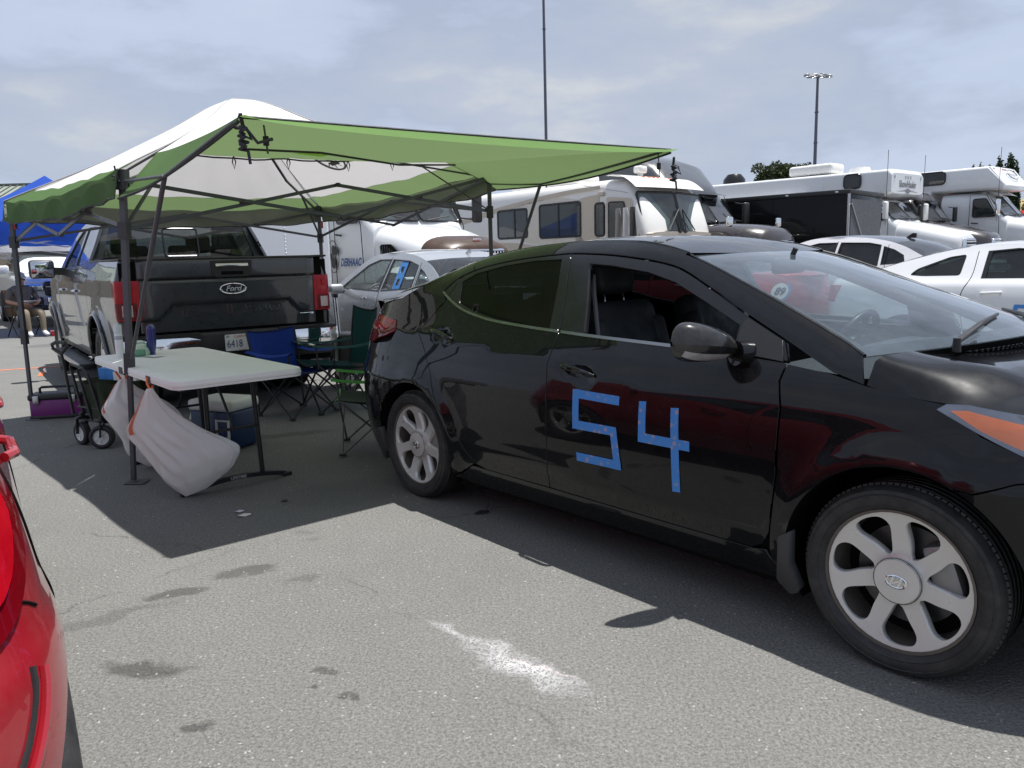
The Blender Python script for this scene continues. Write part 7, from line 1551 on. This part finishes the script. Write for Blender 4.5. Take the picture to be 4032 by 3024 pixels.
# ================================================================ light masts, trees, hill, buildings and the people at left
def light_mast(name, label, loc, hgt, lamps):
    T = thing(name, label, 'light pole', loc)
    MB().tube([(0, 0, 0), (0, 0, hgt * .5), (0, 0, hgt)], [.20, .16, .11] if lamps else [.13, .105, .075], 14).build('mast', mat('galvanised_pole', (.10, .11, .14), .5, metal=.3), T)
    for z in (.33, .66, .82): MB().cyl((0, 0, hgt * z - .05), (0, 0, hgt * z + .05), .19 if lamps else .125, n=14).build('mast_joint', MAT['galvanised_pole'], T)
    MB().tube([(-1.0, 0, hgt), (1.0, 0, hgt)], .06, 8).build('cross_arm', MAT['galvanised_pole'], T)
    n = 6
    for i in range(n):
        x = -.95 + 1.9 * i / (n - 1); l = MB().rbox((x, -.25 if i % 2 else .2, hgt + (.05 if i % 2 else .28)), (.42, .5, .26), .08, 3, rot=(.35, 0, .3 * (i - 2.5))).build('flood_lamp', mat('lamp_housing', (.34, .34, .35), .4, metal=.5), T)
        MB().rbox((x, -.45 if i % 2 else 0, hgt - .10 + (.0 if i % 2 else .2)), (.34, .34, .10), .04, 2, rot=(.5, 0, 0)).build('lamp_glass', M_CLEAR, l)
    return T
light_mast('light_mast', 'tall plain grey light mast rising behind the canopy edge', (3.03, 60.0, 0), 27.0, False)
light_mast('light_mast', 'distant light mast with floodlight cluster above the long white motorhome', (28.9, 75.0, 0), 17.1, True)
def leaf_mat(name, a, b):
    if name in MAT: return MAT[name]
    m, nt, out = nodes_of(name); L = nt.links; p = nd(nt, 'ShaderNodeBsdfPrincipled'); p.inputs['Roughness'].default_value = .6; p.inputs['Specular IOR Level'].default_value = .25
    oi = nd(nt, 'ShaderNodeNewGeometry'); r = ramp(nt, oi.outputs['Random Per Island'], [(0, a), (1, b)]); L.new(r, p.inputs['Base Color'])
    t = nd(nt, 'ShaderNodeBsdfTranslucent'); L.new(r, t.inputs[0]); mx = nd(nt, 'ShaderNodeMixShader'); mx.inputs[0].default_value = .25; L.new(p.outputs[0], mx.inputs[1]); L.new(t.outputs[0], mx.inputs[2]); L.new(mx.outputs[0], out.inputs[0]); MAT[name] = m; return m
M_BARK = mat('bark', (.09, .065, .045), .9, vary=.3, vscale=6, bmp=.5, bscale=12)
def crown(parent, blobs, n, size, m, seed):
    r = np.random.default_rng(seed); vs = []; fs = []
    tot = sum(b[3] * b[4] * b[5] for b in blobs) ** .9
    for (cx, cy, cz, rx, ry, rz) in blobs:
        k = int(n * (rx * ry * rz) / sum(b[3] * b[4] * b[5] for b in blobs)) + 40
        d = r.normal(size=(k, 3)); d /= np.linalg.norm(d, axis=1)[:, None]; rad = r.random(k) ** .28
        wob = 1 + .16 * np.sin(d[:, 0] * 7 + cx) * np.sin(d[:, 2] * 6 + cz)
        P = np.array([cx, cy, cz]) + d * np.array([rx, ry, rz]) * (rad * wob)[:, None]
        for p in P:
            a = r.normal(size=3); a /= np.linalg.norm(a); b = np.cross(a, r.normal(size=3)); b /= np.linalg.norm(b); s = size * r.uniform(.6, 1.5); i = len(vs)
            vs += [tuple(p + a * s), tuple(p + b * s * .55), tuple(p - a * s), tuple(p - b * s * .55)]; fs.append((i, i + 1, i + 2, i + 3))
    me = bpy.data.meshes.new('crown'); me.from_pydata(vs, [], fs); me.update(); return link('crown', me, m, parent, smooth=0)
def tree(name, label, loc, hgt, blobs, n, size, m, seed, group=None):
    T = thing(name, label, 'tree', loc, 0, group); rr = random.Random(seed)
    tr = MB().tube([(0, 0, 0), (.1, 0, hgt * .25), (-.05, .1, hgt * .5), (.1, 0, hgt * .8)], [hgt * .035, hgt * .028, hgt * .02, hgt * .006], 10); 
    tro = tr.build('trunk', M_BARK, T)
    for i in range(6 if hgt < 13 else 0):
        a = rr.uniform(0, 6.28); z = hgt * rr.uniform(.3, .6); e = hgt * .28; MB().tube([(0, 0, z), (e * .5 * math.cos(a), e * .5 * math.sin(a), z + e * .35), (e * math.cos(a), e * math.sin(a), z + e * .8)], [hgt * .014, hgt * .009, hgt * .003], 7).build('limb', M_BARK, tro)
    crown(T, blobs, n, size, m, seed); return T
M_OAK = leaf_mat('oak_leaves', (.020, .032, .012), (.065, .085, .030)); M_CYP = leaf_mat('cypress_leaves', (.018, .035, .014), (.06, .095, .035))
rr = random.Random(5)
tree('broad_tree', 'broad dark green tree beyond the long white motorhome', (38.0, 110, 0), 12.5, [(0, 0, 9.6, 4.4, 4, 2.6), (-2.4, 0, 9.4, 2.2, 3, 1.9), (2.4, .3, 9.7, 2.2, 3, 1.9), (-.8, 0, 11.9, 2.3, 2.5, 1.6), (1.2, 0, 11.8, 2.0, 2.5, 1.4), (-3.6, 0, 8.0, 2.0, 2, 1.6), (3.6, 0, 8.4, 1.5, 2, 1.5)] + [(rr.uniform(-3.8, 3.8), rr.uniform(-2.5, 1), rr.uniform(9, 12.8), 1.0, 1.0, .8) for _ in range(14)], 26000, .17, M_OAK, 11)
for i, (x, h) in enumerate(((77.2, 14.2), (78.4, 14.6), (79.9, 14.2), (81.4, 15.6), (83.2, 16.2), (84.1, 15.0))):
    bl = [(0, 0, h * .5, 1.0, 1.0, h * .40), (0, 0, h * .78, .62, .62, h * .22)] + [(rr.uniform(-.7, .7), rr.uniform(-.7, .7), rr.uniform(h * .3, h * .85), .35, .35, 1.6) for _ in range(10)]
    lab = ['shortest poplar left of the slanted motorhome front', 'slim poplar second from the left in the far row', 'poplar third from the left behind the slanted motorhome', 'tall poplar fourth from the left in the far row', 'tallest poplar near the yellow hill', 'rightmost poplar of the far row against the hill'][i]
    tree('poplar_tree', lab, (x * .985, 130, 0), h, bl, 5200, .20, M_CYP, 30 + i, 'poplars beyond the motorhomes')
# bushes and a dry hill at right
M_DRY = mat('dry_grass', (.30, .22, .10), .95, vary=.3, vscale=.15)
def hillz(x, y): return 14.5 * math.exp(-((x - 150) / 58) ** 2 - ((y - 210) / 50) ** 2) + .4 * math.sin(x * .11) * math.sin(y * .07) - .5
h = MB().grid(lambda u, v: (70 + 160 * u, 150 + 120 * v, hillz(70 + 160 * u, 150 + 120 * v)), 40, 30).build('hill', M_DRY, None, smooth=180); tag(h, kind='structure'); h['label'] = 'dry yellow grass hill beyond the paddock'
M_BUSH = leaf_mat('bush_leaves', (.035, .055, .018), (.11, .15, .045))
for i, (x, y, s_) in enumerate(((82, 120, 3.2), (86, 122, 2.6), (79.5, 119, 2.2))):
    T = thing('bush', ['large pale green bush below the dry hill', 'pale green bush at the right picture edge', 'smaller green bush behind the slanted motorhome'][i], 'bush', (x, y, 0)); crown(T, [(0, 0, 4.2, s_, s_, 4.2), (s_ * .6, 0, 3, s_ * .6, s_ * .6, 3)], 5000, .24, M_BUSH, 60 + i)
    MB().tube([(0, 0, 0), (0, 0, 3)], [.2, .08], 6).build('stem', M_BARK, T)
# red canopy, banner and white pickup at the right edge
def simple_canopy(name, label, loc, rz, half, eave, peak, m, val=.35, frame=True, legs=True, ml=None):
    T = thing(name, label, 'canopy', loc, rz); c = [(-half, -half), (half, -half), (half, half), (-half, half)]
    for i in range(4):
        (x0, y0), (x1, y1) = c[i], c[(i + 1) % 4]
        def sl(u, v):
            ex, ey = x0 + (x1 - x0) * v, y0 + (y1 - y0) * v; w = math.sin(PI * v)
            return (ex * u, ey * u, peak + (eave - peak) * u - .10 * math.sin(PI * u) * (1 - .5 * w) - .04 * w * u + .012 * math.sin(17 * v + 5 * u) * u)
        MB().grid(lambda u, v: sl(.002 + .998 * u, v), 14, 20).build('roof_panel', m, T, smooth=180, fix=False)
        nx, ny = (y1 - y0) / (2 * half), -(x1 - x0) / (2 * half)
        MB().grid(lambda u, v: tuple(Vector(sl(1, v)) + Vector((nx, ny, 0)) * (.01 + .05 * u * math.sin(9 * v + 1) ** 2) + Vector((0, 0, -val * u))), 4, 26).build('valance', ml or m, T, smooth=180, fix=False)
        if legs: MB().bar((x0 * .98, y0 * .98, 0), (x0 * .98, y0 * .98, eave), .045, .045).build('post', mat('pale_frame', (.55, .56, .58), .4, metal=.4), T, smooth=0)
        if frame:
            a, b = Vector((x0, y0, eave - .12)) * .97, Vector((x1, y1, eave - .12)) * .97; mid = a.lerp(b, .5)
            for p, q in ((a, mid - Vector((0, 0, .3))), (a - Vector((0, 0, .3)), mid), (b, mid - Vector((0, 0, .3))), (b - Vector((0, 0, .3)), mid)): MB().bar(p, q, .02, .03).build('truss_bar', mat('pale_frame', (.55, .56, .58), .4, metal=.4), T, smooth=0)
    return T
simple_canopy('red_canopy', 'red pop-up canopy at the far right edge', (25.5, 36.0, 0), R(20), 2.0, 2.6, 3.75, cloth('red_canopy_cloth', (.52, .02, .03), (.5, .02, .03), .3), .3)
T = thing('banner_flag', 'dark upright banner standing beside the red canopy', 'banner', (22.3, 36.5, 0)); MB().grid(lambda u, v: ((v - .5) * .6, .03 * math.sin(6 * u), .9 + 3.0 * u), 12, 4).build('cloth', mat('banner_dark', (.06, .05, .06), .7, vary=.9, vscale=3), T, smooth=180, fix=False); MB().cyl((-.3, 0, 0), (-.3, 0, 4.0), .02, n=6).build('pole', M_STEEL, T)
T = thing('white_van', 'plain white van roofline at the right edge behind the slanted motorhome', 'van', (23.2, 30.5, 0), R(-42)); hull([(0, .9, .5, 1.3, 5), (-.4, 1.0, .4, 1.5, 6), (-1.2, 1.0, .4, 2.05, 6), (-5, 1.0, .4, 2.15, 7)], 36).build('body', M_WHITETRUCK, T, smooth=40)
quad_pane('side_window', [(-1.5, -1.005, 1.35), (-3.6, -1.005, 1.35), (-3.6, -1.005, 1.85), (-1.7, -1.005, 1.85)], M_CABGLASS, T, .02, .06)
for x in (-.9, -4.0):
    for s in (-1, 1): truck_wheel(T, x, s * .9, .34, .2)
# ------------------------------------------------ left background
# metal-roofed building
T = thing('metal_roof_building', 'long building with green corrugated metal roof at far left', 'building', (-30, 42, 0), 0)
M_ROOFG = mat('green_metal_roof', (.30, .33, .27), .45, metal=.2, vary=.06)
MB().box((-8, 6, 1.9), (40, 10, 3.8)).build('wall', mat('tan_wall', (.42, .34, .25), .8, vary=.06), T, smooth=0)
slope_ = lambda u: (0, -.3 + 6.3 * u, 3.75 + 2.75 * u)
mb = MB(); mb.add([(-28, -.3, 3.75), (12, -.3, 3.75), (12, 6, 6.5), (-28, 6, 6.5)], [(0, 1, 2, 3)]); rf = mb.build('roof', M_ROOFG, T, smooth=0, fix=False)
M_RIB = mat('roof_rib', (.12, .14, .13), .5)
for i in range(60):
    x = -12 + i * .40; MB().bar((x, -.31, 3.79), (x, 6.0, 6.54), .05, .05).build('roof_rib', M_RIB, rf, smooth=0)
MB().bar((-28, 6, 6.55), (12, 6, 6.55), .25, .10).build('ridge_cap', M_RIB, rf, smooth=0); MB().bar((-28, -.32, 3.74), (12, -.32, 3.74), .14, .14).build('gutter', M_RIB, rf, smooth=0)
for i in range(6): MB().bar((-10 + i * 3.6, .93, 0), (-10 + i * 3.6, .93, 3.7), .3, .14).build('pilaster', mat('tan_trim', (.36, .28, .2), .8), T, smooth=0)
M_BLUEC = cloth('blue_canopy_cloth', (.025, .085, .42), (.04, .14, .62), .38, wscale=4, wrinkle=.35)
simple_canopy('blue_canopy', 'blue pop-up canopy behind the left canopy post', (-10.3, 17.9, 0), R(20), 1.7, 2.42, 3.46, M_BLUEC, .42)
simple_canopy('white_canopy', 'pale grey canopy beyond the blue canopy at far left', (-13.2, 22.0, 0), R(30), 1.9, 2.1, 2.7, cloth('grey_canopy_cloth', (.62, .63, .66), (.5, .5, .52), .3), .2)
T = thing('red_banner', 'red raceway banner with white lettering beyond the blue canopy', 'banner', (-14.25, 24.2, 0), R(30)); MB().rbox((.15, 0, 1.72), (1.5, .03, .95), .008, 1).build('sheet', mat('banner_red', (.55, .02, .04), .5), T, smooth=0)
Mb = frameM((.2, -.02, 1.92), (1, 0, 0), (0, -1, 0)); lettering('big_letters', 'tc', .62, Mb, mat('banner_white', (.75, .75, .75), .5), T, bold=.02); lettering('small_letters', 'oma Ra', .22, Mb @ Matrix.Translation((.1, -.42, 0)), MAT['banner_white'], T, bold=.004)
for x in (-.58, .88): MB().cyl((x, .03, 0), (x, .03, 2.2), .02, n=6).build('pole', M_STEEL, T)
# white pickup nose
def front_pickup():
    T = thing('white_pickup', 'white pickup truck with black grille behind the seated man', 'pickup truck', (-10.6, 18.9, 0), R(-52))
    hull([(.0, .72, .55, 1.12, 5), (-.10, .95, .50, 1.18, 6), (-.5, 1.0, .45, 1.24, 6), (-1.55, 1.0, .45, 1.32, 6), (-5.5, 1.0, .5, 1.35, 7)], 44).build('body', M_WHITETRUCK, T, smooth=40)
    hull([(-1.5, .90, 1.2, 1.34, 5), (-1.9, .88, 1.2, 1.62, 5), (-2.35, .80, 1.2, 1.90, 6), (-3.8, .80, 1.2, 1.93, 6), (-4.1, .86, 1.2, 1.5, 6)], 40).build('cab', M_WHITETRUCK, T, smooth=40)
    quad_pane('windshield', [(-1.58, -.82, 1.34), (-1.58, .82, 1.34), (-2.26, .72, 1.86), (-2.26, -.72, 1.86)], M_CABGLASS, T, .02, .08, M_TRIM, .02)
    for s in (-1, 1):
        quad_pane('door_window', [(-2.05, s * .925, 1.38), (-3.6, s * .90, 1.38), (-3.6, s * .83, 1.84), (-2.5, s * .83, 1.84)], M_CABGLASS, T, .02, .06)
        lm = MB().rbox((.02, s * .74, .98), (.16, .40, .17), .05, 3).build('head_lamp', M_CHROME, T); MB().lathe([(.001, .10), (.05, .10), (.06, .08)], 16, axis='X', M=Matrix.Translation((.0, s * .72, .98))).build('lamp_bulb', M_CLEAR, lm)
        MB().rbox((.06, s * .72, .66), (.12, .30, .20), .05, 3).build('fog_lamp_bezel', M_BLACKPL, T); MB().lathe([(.001, .13), (.06, .13), (.07, .11)], 16, axis='X', M=Matrix.Translation((.0, s * .72, .66))).build('fog_lamp', M_CLEAR, T)
        truck_wheel(T, -1.0, s * .92, .40, .26); truck_wheel(T, -4.6, s * .92, .40, .26)
        MB().rbox((-1.75, s * 1.14, 1.42), (.12, .26, .20), .05, 3).build('mirror_housing', M_WHITETRUCK, T)
    MB().rbox((.04, 0, .95), (.14, 1.05, .34), .05, 3).build('grille', M_BLACKPL, T)
    for i in range(4): MB().rbox((.115, 0, .83 + .08 * i), (.02, 1.0, .022), .006, 1).build('grille_bar', M_CHROME if i == 2 else M_DARKGREY, T)
    MB().rbox((.10, 0, .68), (.16, 1.0, .18), .05, 3).build('bumper', M_CHROME, T); MB().rbox((.05, 0, .50), (.12, 1.7, .12), .04, 2).build('air_dam', M_BLACKPL, T)
    MB().rbox((-.8, 0, 1.30), (.7, .9, .05), .02, 2).build('hood_scoop', M_TRIM, T)
front_pickup()
# seated man: one continuous skinned body
def person_seated():
    T = thing('person', 'seated person in a light cap, grey shirt and khaki trousers holding papers', 'person', (-10.25, 16.5, 0), R(-38))
    J = {'pel': (0, 0, .50), 'sp1': (-.03, 0, .66), 'sp2': (-.07, 0, .84), 'chest': (-.08, 0, .98), 'neck': (-.06, 0, 1.07), 'hd0': (-.035, 0, 1.14), 'hd1': (-.02, 0, 1.26)}
    rad = {'pel': (.17, .14), 'sp1': (.155, .13), 'sp2': (.17, .13), 'chest': (.17, .12), 'neck': (.058, .058), 'hd0': (.07, .085), 'hd1': (.075, .095)}
    ed = [('pel', 'sp1'), ('sp1', 'sp2'), ('sp2', 'chest'), ('chest', 'neck'), ('neck', 'hd0'), ('hd0', 'hd1')]
    for s, k in ((-1, 'r'), (1, 'l')):
        J.update({'hip' + k: (.08, s * .10, .50), 'kn' + k: (.46, s * .15, .52), 'an' + k: (.50, s * .14, .10), 'toe' + k: (.66, s * .16, .045), 'sh' + k: (-.08, s * .19, 1.0), 'el' + k: (.0, s * .30, .74), 'wr' + k: (.20, s * .14, .68), 'ha' + k: (.27, s * .10, .68)})
        rad.update({'hip' + k: (.11, .11), 'kn' + k: (.075, .075), 'an' + k: (.05, .05), 'toe' + k: (.045, .035), 'sh' + k: (.075, .075), 'el' + k: (.052, .052), 'wr' + k: (.036, .036), 'ha' + k: (.04, .026)})
        ed += [('pel', 'hip' + k), ('hip' + k, 'kn' + k), ('kn' + k, 'an' + k), ('an' + k, 'toe' + k), ('chest', 'sh' + k), ('sh' + k, 'el' + k), ('el' + k, 'wr' + k), ('wr' + k, 'ha' + k)]
    ks = list(J); me = bpy.data.meshes.new('body'); me.from_pydata([J[k] for k in ks], [(ks.index(a), ks.index(b)) for a, b in ed], []); o = bpy.data.objects.new('body', me); COL.objects.link(o)
    o.modifiers.new('skin', 'SKIN'); sv = me.skin_vertices[0].data
    for i, k in enumerate(ks): sv[i].radius = rad[k]
    sv[0].use_root = True; sm = o.modifiers.new('sub', 'SUBSURF'); sm.levels = 2; sm.render_levels = 2
    bpy.context.view_layer.update(); m2 = bpy.data.meshes.new_from_object(o.evaluated_get(bpy.context.evaluated_depsgraph_get())); bpy.data.objects.remove(o)
    m2.materials.clear()
    cols = [mat('skin', (.42, .22, .15), .55, sub=.1), mat('grey_shirt', (.10, .09, .085), .85), mat('khaki_trousers', (.19, .155, .11), .85), mat('white_shoe', (.62, .62, .62), .6)]
    for c in cols: m2.materials.append(c)
    for p in m2.polygons:
        c = p.center; a = math.hypot(c.x - .0, 0)
        if c.z < .13 and c.x > .42: p.material_index = 3
        elif c.z < .50 or (c.z < .60 and c.x > .10): p.material_index = 2
        elif c.z > 1.075 or (c.x > .08 and c.z > .60) or (abs(c.y) > .25 and c.z < .78): p.material_index = 0
        else: p.material_index = 1
    b = link('body', m2, None, T, smooth=180)
    # fingers, face and cap
    for s in (-1, 1):
        for i in range(5):
            yy = s * (.10 + (i - 2) * .018); L = (.05, .075, .08, .075, .06)[i]; MB().tube([(.28, yy, .685), (.28 + L * .6, yy * .95, .69), (.28 + L, yy * .9, .67)], [.0095, .009, .007], 6).build('finger', MAT['skin'], T)
    MB().lathe([(.001, .13), (.05, .122), (.085, .09), (.102, .04), (.105, 0)], 24, M=Matrix.Translation((-.025, 0, 1.245)) @ Matrix.Diagonal((1.05, .88, .85, 1))).build('cap', mat('cap_grey', (.36, .37, .34), .85), T)
    MB().grid(lambda u, v: (.06 + .085 * u * math.cos((v - .5) * 2.2), .095 * math.sin((v - .5) * 2.2) * (1 - .2 * u), 1.255 - .025 * u), 5, 10).build('cap_brim', MAT['cap_grey'], T, smooth=180)
    MB().tube([(.055, 0, 1.20), (.088, 0, 1.165), (.062, 0, 1.15)], [.012, .016, .012], 8).build('nose', MAT['skin'], T)
    for s in (-1, 1):
        MB().rbox((.064, s * .033, 1.20), (.014, .046, .026), .008, 2).build('eyeglass_lens', M_TRIM, T); MB().rbox((-.02, s * .082, 1.185), (.035, .014, .055), .006, 2).build('ear', MAT['skin'], T)
    MB().rbox((.066, 0, 1.115), (.012, .05, .010), .004, 1).build('mouth', mat('lip', (.30, .12, .10), .6), T)
    return T
person_seated()
T = thing('folding_chair', 'folding chair with tan backrest holding the seated man', 'camp chair', (-10.25, 16.5, 0), R(-38))
for s in (-1, 1):
    MB().tube([(-.30, s * .27, 0), (.24, s * .27, .47)], .012, 8).build('leg', M_BLACKSTEEL, T); MB().tube([(.28, s * .27, 0), (-.22, s * .27, .45), (-.36, s * .27, .95)], .012, 8).build('leg', M_BLACKSTEEL, T); MB().rbox((.02, s * .29, .645), (.40, .05, .025), .01, 2).build('arm_rest', M_BLACKPL, T); MB().tube([(.10, s * .29, .33), (.14, s * .29, .64)], .01, 6).build('arm_post', M_BLACKSTEEL, T)
MB().grid(lambda u, v: (.25 - .48 * u, (v - .5) * .52, .385 + .02 * (2 * v - 1) ** 2 - .02 * u), 6, 6).build('seat', mat('tan_canvas', (.30, .19, .09), .85), T, smooth=180); MB().grid(lambda u, v: (-.27 - .12 * u - .05 * (1 - (2 * v - 1) ** 2), (v - .5) * .54, .42 + .56 * u), 6, 6).build('back', MAT['tan_canvas'], T, smooth=180)
T = thing('paper_stack', 'white papers held on the seated person lap', 'papers', (-10.25, 16.5, .705), R(-38)); MB().grid(lambda u, v: (.15 + .26 * u, (v - .5) * .40, .02 * math.sin(PI * u) + .05 * u), 5, 5).build('sheets', mat('paper_white', (.75, .75, .76), .7), T, smooth=180)
T = thing('red_cup', 'red drink cup on the ground beside the seated man', 'cup', (-9.62, 16.35, 0)); MB().lathe([(.001, 0), (.035, 0), (.047, .11), (.049, .12), (.045, .12), (.034, .01)], 20).build('cup', mat('cup_red', (.55, .02, .03), .35), T); MB().lathe([(.0475, .112), (.050, .116), (.0475, .121)], 20).build('rim', M_WHITEPL, T)
# orange marks on the asphalt
def line_xy(p, q, w):
    p, q = Vector((*p, 0)), Vector((*q, 0)); d = (q - p).normalized(); n = Vector((-d.y, d.x, 0)) * w / 2; return [tuple((p + n)[:2]), tuple((p - n)[:2]), tuple((q - n)[:2]), tuple((q + n)[:2])]
for i, (p, q, w) in enumerate((((-8.2, 10.3), (-5.6, 11.45), .07), ((-6.35, 10.45), (-6.15, 10.05), .06), ((-7.2, 9.75), (-6.75, 9.95), .06))):
    o = sheet_xy('painted_mark', line_xy(p, q, w), .004 + .001 * i, M_ORANGE); tag(o, ['long faded orange line on the asphalt left of the pickup front wheel', 'short bright orange dash beside the long orange line', 'short orange dash nearest the left picture edge'][i], 'paint mark', 'orange paint marks on the asphalt')
